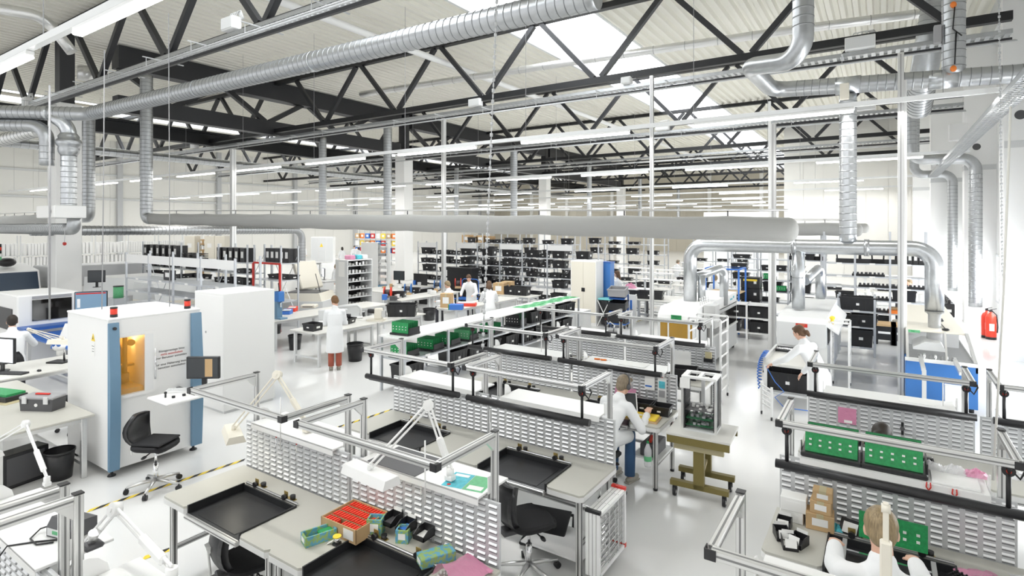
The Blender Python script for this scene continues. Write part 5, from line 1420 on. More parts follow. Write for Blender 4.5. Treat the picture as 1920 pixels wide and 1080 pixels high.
far(1268, 470, 30.0, math.radians(-30), 'person in white far off left of the vertical duct', .5, hair='hair_grey')
# ---------------------------------------------------------------- soldering line machines
yA = 11.8; xa, xb = XY(1233, yA), XY(1304, yA); yB = YX(1381, xb); zt = 1.47
t = thing('reflow_oven', 'white soldering oven with brown windows and a green sign, right of the tall pole', 'machine', ((xa + xb) / 2, (yA + yB) / 2, 0))
part('hood', MB().prism([(yA - .02, 1.25), (yA + .02, 1.32), (yA + .22, zt), (yB, zt), (yB, 1.2), (yA - .02, 1.2)], 0, xa, xb), 'white', t, True)
part('base', MB().box(xa, xb, yA, yB, .1, .72), 'pale_grey', t, True)
part('end_panel', MB().box(xa, xa + .06, yA, yB, .72, 1.2).box(xb - .02, xb, yA + .02, yB, .72, 1.22), 'pale_grey', t, True)
part('end_panel', MB().box(xa + .06, xb - .02, yB - .04, yB, .72, 1.2), 'pale_grey', t, True)
part('window', MB().box(xa + .06, xb - .03, yA, yA + .012, .68, 1.21), 'amber', t, True)
part('window_post', MB().box(xa + .22, xa + .25, yA - .012, yA + .02, .7, 1.2).box(xb - .06, xb - .02, yA - .02, yA + .02, .1, 1.25), 'white', t, True)
part('inner_tray', MB().box(xa + .3, xb - .05, yA - .02, yA + .3, .64, .7), 'black', t, True)
part('side_window', MB().box(xb, xb + .012, yA + .9, yB - .1, .72, 1.12), 'smoke_glass', t, True)
part('side_rail', MB().box(xb, xb + .03, yA + .1, yB, .66, .70), 'white', t, True)
q = XP(1270, 573, 0); s = part('sign_board', MB().box(xa + .3, xa + .52, yA - .03, yA - .02, 1.24, 1.33), 'pcb', t, True)
part('sign_print', MB().box(xa + .335, xa + .48, yA - .032, yA - .0295, 1.292, 1.312).box(xa + .35, xa + .45, yA - .032, yA - .0295, 1.255, 1.265), 'pcb_dark', t, True)
part('warning_sticker', MB().box(xb - .002, xb + .004, yA + 1.6, yA + 1.75, 1.32, 1.4), 'yellow', t, True)
part('blue_mark', MB().box(xb - .001, xb + .004, yB - .75, yB - .5, 1.32, 1.36).box(xb - .001, xb + .004, yB - .42, yB - .3, 1.34, 1.40), 'print_blue', t, True)
for y in (yA + .1, yB - .1):
    for x in (xa + .08, xb - .08): part('foot', MB().cyl((x, y, 0), (x, y, .1), .04, n=12), 'black', t, True)
for k in range(5): part('pipe_stub', MB().cyl((xb - .1, yA + .75 + k * .17, zt), (xb - .1, yA + .75 + k * .17, zt + .16), .012, n=8), 'chrome', t, True)
part('flow_meter', MB().box(xb + .02, xb + .26, yA + .55, yA + .95, 1.02, 1.5), 'alu', t, True)
def ladder(pts, zt, label, n=7):
    t = thing('ladder_frame', label, 'frame', (sum(p[0] for p in pts) / len(pts), sum(p[1] for p in pts) / len(pts), 0))
    for p in pts:
        part('post', MB().bar((p[0], p[1], .06), (p[0], p[1], zt), .035, .035), 'white', t, True); part('caster', MB().cyl((p[0] - .012, p[1], .03), (p[0] + .012, p[1], .03), .03, n=12), 'black', t, True)
    for a, b in ((0, 1), (2, 3)) if len(pts) == 4 else ((0, 1),):
        for k in range(n):
            z = .2 + (zt - .25) * k / (n - 1); part('rung', MB().bar((pts[a][0], pts[a][1], z), (pts[b][0], pts[b][1], z), .022, .022), 'white', t, True)
    if len(pts) == 4:
        for a, b in ((0, 2), (1, 3)): part('top_bar', MB().bar((pts[a][0], pts[a][1], zt), (pts[b][0], pts[b][1], zt), .035, .035), 'white', t, True)
    return t
zt2 = 1.5
ladder([(-3.02, 10.55), (-3.02, 11.1), (-2.45, 10.55), (-2.45, 11.1)], zt2, 'white ladder frame trolley standing at the right side of the oven')
# white soldering machine with the red sign
yA = 12.35; xa, xb = XY(1457, yA), XY(1549, yA); yB = 15.6; zt = 1.44
t = thing('soldering_machine', 'grey-white soldering machine with a sloped hood and a red sign', 'machine', ((xa + xb) / 2, (yA + yB) / 2, 0))
part('hood', MB().prism([(yA, .85), (yA, 1.30), (yA + .14, 1.4), (yA + .5, zt), (yB, zt), (yB, .85)], 0, xa, xb), 'pale_grey', t, True)
part('base', MB().box(xa, xb, yA + .25, yB, .08, .85), 'white', t, True)
part('side_cover', MB().prism([(xb - .02, 1.36), (xb + .2, 1.14), (xb + .2, 1.10), (xb - .02, 1.25)], 1, yA + .15, yB - .2), 'white', t, True)
part('sign_board', MB().bar((XY(1492, yA) , yA - .004, 1.255), (XY(1514, yA), yA - .004, 1.255), .01, .07), 'red', t, True)
part('sign_print', MB().box(XY(1496, yA), XY(1509, yA), yA - .0115, yA - .008, 1.262, 1.276).box(XY(1498, yA), XY(1508, yA), yA - .0115, yA - .008, 1.238, 1.244), 'card_dark', t, True)
part('rear_window', MB().box(xb, xb + .01, yA + .3, yA + 2.2, .86, 1.2), 'smoke_glass', t, True)
for y in (yA + .3, yB - .1):
    for x in (xa + .08, xb - .08): part('foot', MB().cyl((x, y, 0), (x, y, .08), .04, n=12), 'black', t, True)
part('emergency_stop', MB().ell((xb + .08, yA + .35, 1.40), .05, .05, .04).cyl((xb + .08, yA + .35, 1.28), (xb + .08, yA + .35, 1.4), .03, n=10), 'yellow', t, True)
xc0, xc1 = xa - .02, XY(1525, 11.4); y0, y1 = 10.9, yA - .01
t = thing('conveyor', 'open conveyor table in front of the grey-white soldering machine', 'conveyor', ((xc0 + xc1) / 2, (y0 + y1) / 2, 0))
part('table_plate', MB().box(xc0, xc1, y0, y1, .72, .76), 'worktop_light', t, True)
for x in (xc0, xc1 - .04): part('side_rail', MB().box(x, x + .04, y0, y1, .76, .84), 'alu', t, True)
for k in range(3): part('roller', MB().cyl((xc0 + .05, y1 - .1 - k * .14, .80), (xc1 - .05, y1 - .1 - k * .14, .80), .03, n=12), 'chrome' if k % 2 else 'black', t, True)
for x in (xc0 + .03, xc1 - .03):
    for y in (y0 + .05, y1 - .1): part('leg', MB().box(x - .025, x + .025, y - .025, y + .025, 0, .72), 'white', t, True)
part('low_shelf', MB().box(xc0, xc1, y0 + .05, y1, .2, .24), 'pale_grey', t, True)
crate('wide', (xc0 + xc1) / 2, y0 + .4, .24, 0, 'black crate with blue cables on the shelf under the conveyor', None)
t = solo('air_hose', 'blue coiled air hose hanging left of the conveyor', 'hose', MB().tube([(XY(1437, 11) + .035 * math.cos(k * .9) - .12 * math.sin(k / 110 * 2.2), 11 + .035 * math.sin(k * .9), .95 - k * .0065 + .1 * math.sin(k / 110 * 3)) for k in range(110)], .011, 6), 'blue_bin')
solo('blue_cable', 'thin blue cable looping under the conveyor', 'cable', MB().tube([(xc0 + .05, y0 - .02, .7), (xc0 + .2, y0 - .05, .45), (xc0 + .35, y0 - .06, .3), (xc0 + .2, y0 - .06, .18), (xc0 + .35, y0 - .06, .02), (xc0 + .75, y0 - .04, .03)], .008, 6), 'blue_bin')
p1, p2 = G(1428, 776), G(1443, 783)
t = ladder([(p1.x, p1.y), (p1.x + .2, p1.y - .28)], .55, 'small white folding frame leaning left of the conveyor', 5)
p1 = G(1592, 735); ladder([(p1.x - .3, p1.y + .0), (p1.x - .3, p1.y + .5), (p1.x, p1.y), (p1.x, p1.y + .5)], 1.32, 'white ladder frame trolley right of the woman bending at the soldering machine', 8)
# blue soldering machine with glass hood
yA = 12.3; xa, xb = XY(1698, yA), XY(1834, yA); yB = 16.8; zt = 1.30
t = thing('wave_soldering_machine', 'blue soldering machine with a slanted glass hood, right of the metal poles', 'machine', ((xa + xb) / 2, (yA + yB) / 2, 0))
part('base', MB().box(xa, xb, yA, yB, .08, .80), 'blue_machine', t, True)
part('front_edge', MB().box(xa - .01, xb + .01, yA - .02, yA + .02, .80, .86), 'white', t, True)
part('side_edge', MB().box(xb - .03, xb + .03, yA, yB, .70, .86), 'white', t, True)
part('bed', MB().box(xa + .02, xb - .03, yA + .02, yB, .80, .83), 'dark_grey', t, True)
xt1 = XY(1812, yA + .42)
part('lid', MB().box(xa + .02, xt1, yA + .42, yB, zt - .03, zt, .006), 'cream', t, True)
gl = MB().quad((xa + .03, yA + .02, .86), (xb - .03, yA + .02, .86), (xt1, yA + .42, zt - .03), (xa + .03, yA + .42, zt - .03)); gl.quad((xb - .03, yA + .02, .86), (xb - .03, yB, .86), (xt1, yB, zt - .03), (xt1, yA + .42, zt - .03))
part('glass_hood', gl, 'clear', t, True)
mb = MB().bar((xa + .03, yA + .02, .86), (xa + .03, yA + .42, zt), .04, .03).bar((xb - .03, yA + .02, .86), (xt1, yA + .42, zt), .05, .03).bar((xb - .42, yA + .02, .86), (xt1 - .3, yA + .42, zt), .03, .02)
part('hood_frame', mb, 'alu', t, True)
part('extractor_pipe', MB().cyl((XY(1752, yA + .8), yA + .8, 1.06), (XY(1752, yA + .8), yA + .8, zt - .03), .12, n=18), 'grey', t, True)
part('extractor_hood', MB().prism([(xa + .12, .96), (xb - .42, .96), (xb - .42, 1.0), (XY(1752, yA) + .12, 1.1), (XY(1752, yA) - .12, 1.1), (xa + .12, 1.0)], 1, yA + .3, yA + 1.1), 'pale_grey', t, True)
part('inner_wall', MB().box(xa + .02, xa + .04, yA + .4, yB, .83, zt - .03).box(xa + .02, xt1, yA + 1.6, yA + 1.62, .83, zt - .03), 'machine_grey', t, True)
for k in range(7): part('gripper', MB().cyl((xa + .2 + k * .08, yA + .1, .83), (xa + .2 + k * .08, yA + .16, .9 + .02 * (k % 2)), .018, n=8), 'chrome' if k % 2 else 'black', t, True)
for x in (xa + .22, xb - .3): part('infeed_rail', MB().bar((x, yA - .85, .84), (x, yA + .3, .86), .06, .05), 'alu', t, True)
part('infeed_leg', MB().box(xa + .2, xa + .26, yA - .8, yA - .74, 0, .82), 'alu', t, True); part('infeed_leg', MB().box(xb - .5, xb - .2, yA - .75, yA - .6, 0, .6), 'pale_grey', t, True)
part('sign_board', MB().bar((XY(1702, yA + .4), yA + .41, zt - .03), (XY(1725, yA + .4), yA + .41, zt - .03), .01, .05), 'pcb_light', t, True)
part('sign_print', MB().box(XY(1708, yA + .4), XY(1715, yA + .4), yA + .403, yA + .406, zt - .035, zt - .018), 'pcb', t, True)
part('lid_rod', MB().tube([(XY(1765, yA + 1.1), yA + 1.9, zt + .01), (XY(1775, yA + .6), yA + .55, zt + .01)], .008, 6), 'black', t, True)
for y in (yA + .56, yA + 1.75, yA + 1.95): part('knob', MB().ell((XY(1772, yA + .7), y, zt + .025), .06, .03, .025), 'black', t, True)
for y in (yA + .1, yB - .1):
    for x in (xa + .08, xb - .08): part('foot', MB().cyl((x, y, 0), (x, y, .08), .04, n=12), 'black', t, True)
# white cabinet with the blue side behind it
yA = 16.5; xa, xb = XY(1070, yA), XY(1118, yA); H_ = ZA(xa, yA, 488)
t = thing('steel_cabinet', 'tall white two-door cabinet in front of the long crate rack', 'cabinet', ((xa + xb) / 2, yA + .25, 0))
part('body', MB().box(xa, xb, yA, yA + .55, 0, H_, .004), 'white', t, True)
for x0, x1 in ((xa + .03, (xa + xb) / 2 - .003), ((xa + xb) / 2 + .003, xb - .03)): part('door', MB().box(x0, x1, yA - .012, yA, .1, H_ - .04), 'cream', t, True)
part('handle', MB().box((xa + xb) / 2 - .06, (xa + xb) / 2 + .06, yA - .02, yA - .012, H_ * .52, H_ * .58), 'black', t, True)
x2 = XY(1146, 17.2)
t = thing('blue_cabinet', 'tall blue cabinet behind the white two-door cabinet', 'cabinet', ((xa + x2) / 2, 17.5, 0))
part('body', MB().box(xa + .3, x2, 17.12, 17.45, .02, 2.0), 'blue_machine', t, True); part('top', MB().box(xa + .28, x2 + .02, 17.1, 17.47, 2.0, 2.04), 'blue', t, True)
g = V(XY(1137, 16.75), 16.75, 0)
t = thing('waste_sack', 'black waste sack on a white cross-legged stand with a turquoise lid', 'waste sack', (g.x, g.y, 0))
part('sack', MB().lathe([(.001, .06), (.16, .06), (.2, .3), (.21, .84)], 16), 'black_plastic', t); part('lid', MB().box(-.22, .22, -.2, .2, .84, .9, .02), 'teal', t)
for s in (-1, 1): part('stand_leg', MB().bar((s * .22, -.23, .0), (-s * .2, -.23, .84), .02, .02).bar((s * .22, .23, .0), (-s * .2, .23, .84), .02, .02), 'white', t)
g = G(1157, 615)
t = thing('crate_trolley', 'blue-framed trolley of tilted crates right of the blue cabinet', 'trolley', (g.x, g.y + .1, 0), .1)
for sx in (-.26, .26): part('post', MB().bar((sx, .2, .1), (sx, .2, 1.15), .04, .03), 'blue', t)
part('deck', MB().box(-.3, .3, -.2, .22, .12, .16), 'blue', t)
for sx in (-.25, .25):
    for sy in (-.15, .18): part('caster', MB().cyl((sx - .015, sy, .05), (sx + .015, sy, .05), .05, n=12), 'black', t)
for z in (.58, 1.0): part('arm_shelf', MB().bar((0, -.2, z - .08), (0, .2, z + .02), .5, .02), 'blue', t)
for i, (z, m, nm) in enumerate(((1.03, 'grey', 'grey crate tilted on the top of the blue-framed trolley'), (.6, 'black_plastic', 'black crate tilted in the middle of the blue-framed trolley'), (.17, 'black_plastic', 'black crate at the bottom of the blue-framed trolley'))):
    c = thing('storage_crate', nm, 'crate', (g.x, g.y + .1, z), .1); A2 = Matrix.Rotation(.2 if z > .3 else 0, 4, 'X')
    mb = MB()
    for q in ((-.28, .28, -.19, .19, 0, .02), (-.28, .28, -.19, -.17, .02, .24), (-.28, .28, .17, .19, .02, .24), (-.28, -.26, -.17, .17, .02, .24), (.26, .28, -.17, .17, .02, .24)): mb.box(*q, 0, A2)
    part('body', mb, m, c); mb = MB()
    for q in ((-.3, .3, -.21, -.19, .2, .24), (-.3, .3, .19, .21, .2, .24)): mb.box(*q, 0, A2)
    part('rim', mb, m, c)
g = G(1066, 618)
t = thing('drawer_unit', 'low white cabinet with drawer fronts behind the rear bench', 'cabinet', (g.x, g.y + .2, 0))
part('body', MB().box(-.55, .55, -.25, .25, 0, .62, .005), 'white', t)
for k in range(4): part('drawer', MB().box(-.52 + k * .265, -.28 + k * .265, -.262, -.25, .05, .58), 'white_gloss', t)
# ---------------------------------------------------------------- machines at left
t = thing('placement_machine', 'long white placement machine with a dark blue glass hood behind the first column', 'machine', (-25.6, 6, 0))
part('base', MB().box(-26.6, -24.75, 2.0, 11.2, .05, 1.0), 'white', t, True); part('hood', MB().prism([(-24.75, .98), (-24.95, 1.66), (-26.4, 1.86), (-26.6, 1.86), (-26.6, .98)], 1, 2.0, 7.3), 'white', t, True)
part('glass_front', MB().quad((-24.745, 2.4, 1.02), (-24.745, 7.25, 1.02), (-24.935, 7.25, 1.62), (-24.935, 2.4, 1.62)), 'dark_glass', t, True)
part('rear_hood', MB().box(-26.6, -24.9, 7.6, 11.2, 1.0, 1.75, .03), 'machine_grey', t, True); part('rear_panel', MB().box(-24.9, -24.88, 7.9, 9.6, .3, .9), 'grey', t, True)
part('round_vent', MB().ell((-25.6, 6.6, 1.95), .26, .26, .16), 'black', t, True)
t = thing('signal_tower', 'thin signal tower with red and green segments on the long placement machine', 'beacon', (-25.2, 6.3, 1.86))
part('pole', MB().cyl((0, 0, -.05), (0, 0, .2), .012, n=8), 'dark_grey', t)
for k, m in enumerate(('pcb_light', 'paper', 'black', 'red_bright', 'black')): part('segment', MB().cyl((0, 0, .2 + k * .11), (0, 0, .31 + k * .11), .055, n=12), m, t)
xf = -16.4; ya, yb = YX(32, xf), YX(150, xf); zt = XP(60, 553, xf).z; zb = XP(60, 610, xf).z
t = thing('stencil_printer', 'white placement machine with a black front window at left', 'machine', (xf - .8, (ya + yb) / 2, 0))
part('body', MB().box(xf - 1.6, xf, ya, yb, .05, zt, .03), 'white', t, True)
y1, y2 = YX(60, xf), YX(134, xf)
part('window', MB().box(xf, xf + .02, y1, y2, XP(60, 602, xf).z, XP(60, 563, xf).z), 'smoke_glass', t, True); part('top_slot', MB().box(xf, xf + .015, y1, y2, XP(60, 561, xf).z, XP(60, 556, xf).z), 'grey', t, True)
part('end_panel', MB().box(xf - 1.3, xf - .3, ya - .015, ya, .8, 1.3), 'black_plastic', t, True)
part('blue_ledge', MB().box(xf, xf + .5, ya, yb, .86, .92), 'blue', t, True)
m_ = monitor(-15.2, YX(171, -15.2), 1.15, math.radians(60), 'screen with a red and blue program window behind the inspection cabinet', .62, .42, 'screen_blue')
part('title_bar', MB().box(-.28, .28, -.0185, -.017, .5, .53), 'red', m_); part('side_list', MB().box(-.26, -.2, -.0185, -.017, .2, .4), 'paper', m_)
t = solo('monitor_stand', 'dark post that carries the program screen at left', 'stand', MB().box(-15.3, -15.1, YX(171, -15.2) - .1, YX(171, -15.2) + .1, 0, 1.15), 'dark_grey')
# grey printers behind the first column, with a small dark screen
for i, (x0, x1, y0, y1, hh, lb) in enumerate(((-22.0, -20.4, 7.6, 9.6, 1.55, 'grey printing machine right of the first column'), (-19.9, -18.4, 8.2, 10.0, 1.45, 'beige machine housing behind the empty shelving'))):
    t = thing('printing_machine', lb, 'machine', ((x0 + x1) / 2, (y0 + y1) / 2, 0))
    part('body', MB().box(x0, x1, y0, y1, .05, hh * .62), 'machine_grey' if i == 0 else 'cream', t, True); part('cover', MB().prism([(x0, hh * .62), (x1, hh * .62), (x1 - .15, hh), (x0 + .1, hh)], 1, y0, y1), 'pale_grey', t, True)
    part('front_panel', MB().box(x1, x1 + .015, y0 + .2, y1 - .2, .2, hh * .5), 'pale_grey', t, True)
monitor(-18.6, YX(181, -18.6), 1.48, math.radians(55), 'tilted dark screen on the beige machine behind the inspection cabinet', .42, .34, 'screen_dark')
t = thing('green_drum', 'green drum with a lid standing on the grey shelving', 'drum', (GX[0] - .25 + .0, 7.0, 1.08)); t.location = (XY(222, 7.45), 7.45, 1.08)
part('drum', MB().cyl((0, 0, 0), (0, 0, .33), .13, n=18), 'pcb_light', t); part('lid', MB().cyl((0, 0, .33), (0, 0, .36), .135, n=18), 'black', t)
solo('drum_table', 'grey stand under the green drum at the end of the grey shelving', 'stand', MB().box(XY(222, 7.45) - .2, XY(222, 7.45) + .2, 7.25, 7.65, 0, 1.08), 'zinc')
# cream inspection machines between the shelving and the tables
def cream_machine(x, y, label, s=1.0, rz=0.0):
    t = thing('inspection_printer', label, 'machine', (x, y, 0), rz)
    part('table_base', MB().box(-.75, .75, -.6, .6, 0, .8), 'pale_grey', t); part('body', MB().prism([(-.7, .8), (.7, .8), (.62, 1.05), (-.62, 1.05)], 1, -.55, .55), 'cream', t)
    part('deck', MB().box(-.55, .55, -.5, .4, 1.05, 1.07), 'dark_grey', t)
    part('lid', MB().bar((-.1, .5, 1.1), (-.45, .62, 2.0), 1.0, .16, .03), 'cream', t)
    part('lid_window', MB().bar((-.12, .42, 1.15), (-.38, .50, 1.8), .7, .02), 'smoke_glass', t)
    part('strut', MB().cyl((.5, -.2, 1.06), (.05, .45, 1.6), .012, n=8), 'black', t)
    return t
cream_machine(XY(562, 11.5) + .1, 11.75, 'cream machine with a raised lid behind the shelf with red posts', rz=.5)
# blue hand press
t = thing('hand_press', 'blue bench press on the table beside the white cabinet', 'press', (XY(522, 8.9), 8.9, .78))
part('column', MB().box(-.06, .06, -.08, .08, 0, .72, .01), 'blue_steel', t); part('head', MB().box(-.09, .14, -.09, .09, .45, .72, .015), 'blue_machine', t); part('lever', MB().bar((.05, 0, .68), (.15, -.1, .95), .02), 'black', t); part('base', MB().box(-.1, .25, -.1, .1, 0, .04), 'blue_steel', t); part('ram', MB().cyl((.1, 0, .3), (.1, 0, .46), .02, n=10), 'chrome', t)
# open shelf cabinet with small parts
xf = G(653, 603).x; ya, yb = YX(653, xf), YX(697, xf)
t = thing('parts_cabinet', 'grey-white open cabinet with six black shelves of small parts', 'cabinet', (xf - .3, (ya + yb) / 2, 0))
part('side_panel', MB().box(xf - .62, xf, ya - .03, ya, 0, 2.07), 'pale_grey', t, True); part('side_panel', MB().box(xf - .62, xf, yb, yb + .03, 0, 2.07), 'pale_grey', t, True)
part('back_panel', MB().box(xf - .62, xf - .58, ya, yb, 0, 2.07), 'black', t, True); part('top_panel', MB().box(xf - .62, xf, ya, yb, 2.04, 2.07), 'white', t, True)
rnd = random.Random(5)
for k in range(7):
    z = .25 + k * .27; part('shelf', MB().box(xf - .58, xf, ya, yb, z - .02, z), 'pale_grey', t, True)
    for j in range(7):
        y = ya + (j + .5) * (yb - ya) / 7; q = MB().box(xf - .3, xf - .18, y - .04, y + .04, z, z + rnd.uniform(.05, .12)); part('small_part', q, rnd.choice(['comp', 'alu', 'grey']), t, True)
part('notice', MB().box(xf - .45, xf - .15, ya - .034, ya - .03, 1.5, 2.0), 'paper', t, True)
for k, (dy, m) in enumerate(((.2, 'pink_bag'), (.5, 'print_blue'), (.75, 'white'))):
    solo('parts_pack', 'small %s pack lying on top of the open parts cabinet' % ('pink', 'blue', 'white')[k], 'pack', MB().box(xf - .45, xf - .1, ya + dy, ya + dy + .22, 2.07, 2.22, .03), m)
# desk with a white screen beside it
xd = XY(610, 16.6)
table(xd - .9, xd + .5, 16.2, 17.0, .76, 'white desk with the white screen left of the open parts cabinet', 'white', 'white')
monitor(xd - .2, 16.65, .76, -.5, 'white flat screen on the desk left of the open parts cabinet', .62, .4); keyboard(xd - .3, 16.4, .762, -.5, 'dark keyboard on the desk left of the open parts cabinet')
t = thing('drawer_pedestal', 'white drawer pedestal under the desk left of the parts cabinet', 'drawers', (xd + .25, 16.4, 0)); part('body', MB().box(-.21, .21, -.15, .3, .04, .7), 'white', t)
for k in range(3): part('drawer', MB().box(-.2, .2, -.165, -.15, .08 + k * .2, .26 + k * .2), 'white_gloss', t)
office_chair(XY(566, 14.6), 14.6, math.radians(160), 'grey-black swivel chair standing between the cream machine and the desk', .6, False)
for i, (px, yy) in enumerate(((584, 17.4), (598, 18.6))): office_chair(XY(px, yy), yy, math.radians(80), 'dark chair with its back to the desk behind the cream machine, %s one' % ('left', 'right')[i], .7, False)
# dark flat screen on an arm in front of the second column
monitor(XY(748, 16.0), 16.0, .95, .2, 'black screen with a white page in front of the second column', .5, .36, 'screen_dark')
# far cabinets and racks along the left wall
for i, px in enumerate((592, 606, 620)):
    d = 50; r = ray(px); t = thing('tall_cabinet', 'white tall cabinet at the far left wall, %s of three' % ORD[i], 'cabinet', (r[0] * d, r[1] * d, 0), YAW)
    part('body', MB().box(-.33, .33, -.3, .3, 0, 2.3), 'white', t); part('door', MB().box(-.3, .3, -.315, -.3, .1, 2.2), 'pale_grey', t)
    if i == 1: part('warning_sign', MB().prism([(-.2, 1.4), (.1, 1.4), (-.05, 1.75)], 1, -.32, -.315), 'yellow', t)
for i, px in enumerate((361, 398, 417)):
    d = 27; r = ray(px); t = thing('beige_locker', 'beige tall locker beyond the black magazines, %s of three' % ORD[i], 'locker', (r[0] * d, r[1] * d, 0), YAW)
    part('body', MB().box(-.24, .24, -.25, .25, 0, 2.75), 'cream', t); part('door', MB().box(-.22, .22, -.262, -.25, .1, 2.7), 'cream', t); part('label_card', MB().box(-.1, .1, -.266, -.262, 2.2, 2.4), 'paper', t)
r = ray(379); d = 27.3; Rk = [r[0] * d - .4, r[0] * d + .4]
rack('dark shelf of cartons between the beige lockers', Rk, r[1] * d, .5, [.3, .8, 1.3, 1.8, 2.3], 2.75, m='dark_grey', braces=False)
for k in range(8): carton(Rk[0] + .2 + (k % 2) * .38, r[1] * d + .2, (.8, 1.3, 1.8, 2.3)[k // 2] , .35, .3, .28, 0, 'small carton on the dark shelf between the beige lockers, row %s, %s one' % (ORD[k // 2], ('left', 'right')[k % 2]), 'card')
# shelves of white folders at the far left
FX0 = -36.0; FY0 = [YX(p, FX0) for p in (-20, 30, 55, 92)]
FY0 = [8.2, 9.8, 11.4, 13.0, 14.6, 16.2, 17.8, 19.4, 21.0]
rack('long shelf of white folders along the left side of the hall', FY0, FX0, .45, [.5, 1.05, 1.75], 2.75, m='pale_grey', alongx=False, braces=False)
fo = None; rnd = random.Random(2); cnt = 0
for lv, nm in ((1.75, 'top'), (1.05, 'middle')):
    y = FY0[0] + .12
    i = 0
    while y < FY0[-1] - .1:
        if all(abs(y - p) > .07 for p in FY0):
            lb = 'white folder on the %s board of the long folder shelf' % nm
            if fo is None:
                fo = thing('folder', lb, 'folder', (FX0 - .2, y, lv), 0, 'white folders on the long folder shelf'); part('cover', MB().box(-.14, .14, -.055, .055, 0, .62), 'white', fo); part('spine_label', MB().box(.14, .143, -.04, .04, .35, .55), 'paper', fo)
            else: dup(fo, (FX0 - .2, y, lv), 0, lb, 'white folders on the long folder shelf', (1, 1, rnd.uniform(.9, 1.0)))
        y += rnd.choice([.125, .125, .14, .2]); i += 1
# coloured boxes on the far racks left of the second column
FRX = [XY(p, 33.0) for p in (664, 684, 704, 724, 744)]
rack('far rack with red, blue and orange boxes left of the second column', FRX, 33.0, .6, [.4, 1.0, 1.6, 2.2], 3.2)
cols = ['red', 'blue_bin', 'orange', 'card', 'yellow', 'white']; nm = dict(red='red', blue_bin='blue', orange='orange', card='brown', yellow='yellow', white='white')
k = 0
for lv, ln in ((2.2, 'top'), (1.6, 'third'), (1.0, 'second')):
    for j in range(8):
        x = FRX[0] + .3 + j * (FRX[-1] - FRX[0] - .5) / 7.3; c_ = cols[(j * 5 + int(lv * 7)) % 6]
        if all(abs(x - p) > .3 for p in FRX) or True: carton(x, 33.25, lv, .5, .35, .42, 0, '%s box on the %s shelf of the far coloured rack, %s from left' % (nm[c_], ln, ORD[j]), c_)
# white glazed cabinet and adjustable tables
r = ray(706); d = 30.0
t = thing('glazed_cabinet', 'tall white cabinet with a glazed side left of the second column', 'cabinet', (r[0] * d, r[1] * d, 0), YAW)
part('body', MB().box(-.75, .1, -.3, .3, 0, 2.35), 'white', t); part('frame', MB().box(.1, .14, -.3, .3, 0, 2.35), 'white', t); part('frame', MB().box(.62, .68, -.3, .3, 0, 2.35), 'pale_grey', t)
part('blue_top', MB().box(.14, .62, -.28, .28, 2.27, 2.33), 'blue_steel', t); part('blue_foot', MB().box(.14, .62, -.28, .28, 0, .1), 'blue_steel', t)
for k in range(6): part('shelf', MB().box(.14, .62, -.25, .25, .3 + k * .33, .32 + k * .33), 'pale_grey', t); part('contents', MB().box(.2, .5, -.2, .1, .32 + k * .33, .45 + k * .33), ('comp', 'grey', 'alu')[k % 3], t)
x = XY(1240, 18.0)
table(x - 1.05, x + 1.0, 17.7, 18.6, .8, 'grey adjustable table with a long black crate left of the oven', 'worktop_light', 'machine_grey')
crate('wide', x - .4, 18.1, .8, .1, 'long black crate with a green edge on the adjustable table left of the oven', None, (1.1, .8, .8))
solo('table_column', 'white column with a blue stripe at the left end of the adjustable table', 'column', MB().box(x - 1.0, x - .72, 17.55, 17.68, 0, .95).mi(1).box(x - .9, x - .83, 17.54, 17.55, .12, .78), ['white', 'blue_bin'])
x = XY(1190, 19.4)
table(x - .8, x + .6, 19.2, 19.9, .95, 'white table where the long-haired woman works', 'white', 'dark_grey'); crate('big', x + .1, 19.5, .6, 0, 'black crate hung under the table of the long-haired woman', None)
crumple(x - .2, 19.5, .95, .2, .15, .22, 'pink_bag', 'pink bag on the table of the long-haired woman', 21)
# fire extinguishers by the right wall
for i, (px, dx) in enumerate(((1858, 0), (1850, .0))):
    g = G(px, 636 - i * 3)
    t = thing('fire_extinguisher', 'red fire extinguisher at the right wall, %s one' % ('front', 'rear')[i], 'fire extinguisher', (g.x, g.y, 0))
    part('cylinder', MB().lathe([(.001, .06), (.12, .06), (.125, .1), (.125, .62), (.09, .7), (.03, .74), (.03, .78)], 20), 'red_bright', t); part('foot_ring', MB().cyl((0, 0, 0), (0, 0, .07), .125, n=20), 'black', t)
    part('valve', MB().box(-.03, .03, -.03, .03, .78, .84).bar((0, 0, .84), (.12, -.03, .88), .03, .012), 'black', t); part('hose', MB().tube([(.03, 0, .8), (.12, -.04, .7), (.14, -.05, .4), (.13, -.06, .2)], .014, 8), 'black', t); part('instruction_label', MB().box(-.05, .06, -.129, -.122, .25, .45), 'paper', t)
# row of black cases against the pilaster foot
for i in range(5):
    g = YP(1793 + i * 3, 590, 26.2 - i * .45)
    t = thing('black_case', 'black case standing at the foot of the pilaster, %s in the row' % ORD[i], 'case', (1.95, 27.0 - i * .5, 0)); part('body', MB().box(-.15, .15, -.18, .18, .02, .5, .02), 'black_plastic', t); part('handle', MB().box(-.04, .04, -.1, .1, .5, .62), 'black', t); part('label_card', MB().box(-.06, .06, -.184, -.18, .2, .3), 'paper', t)
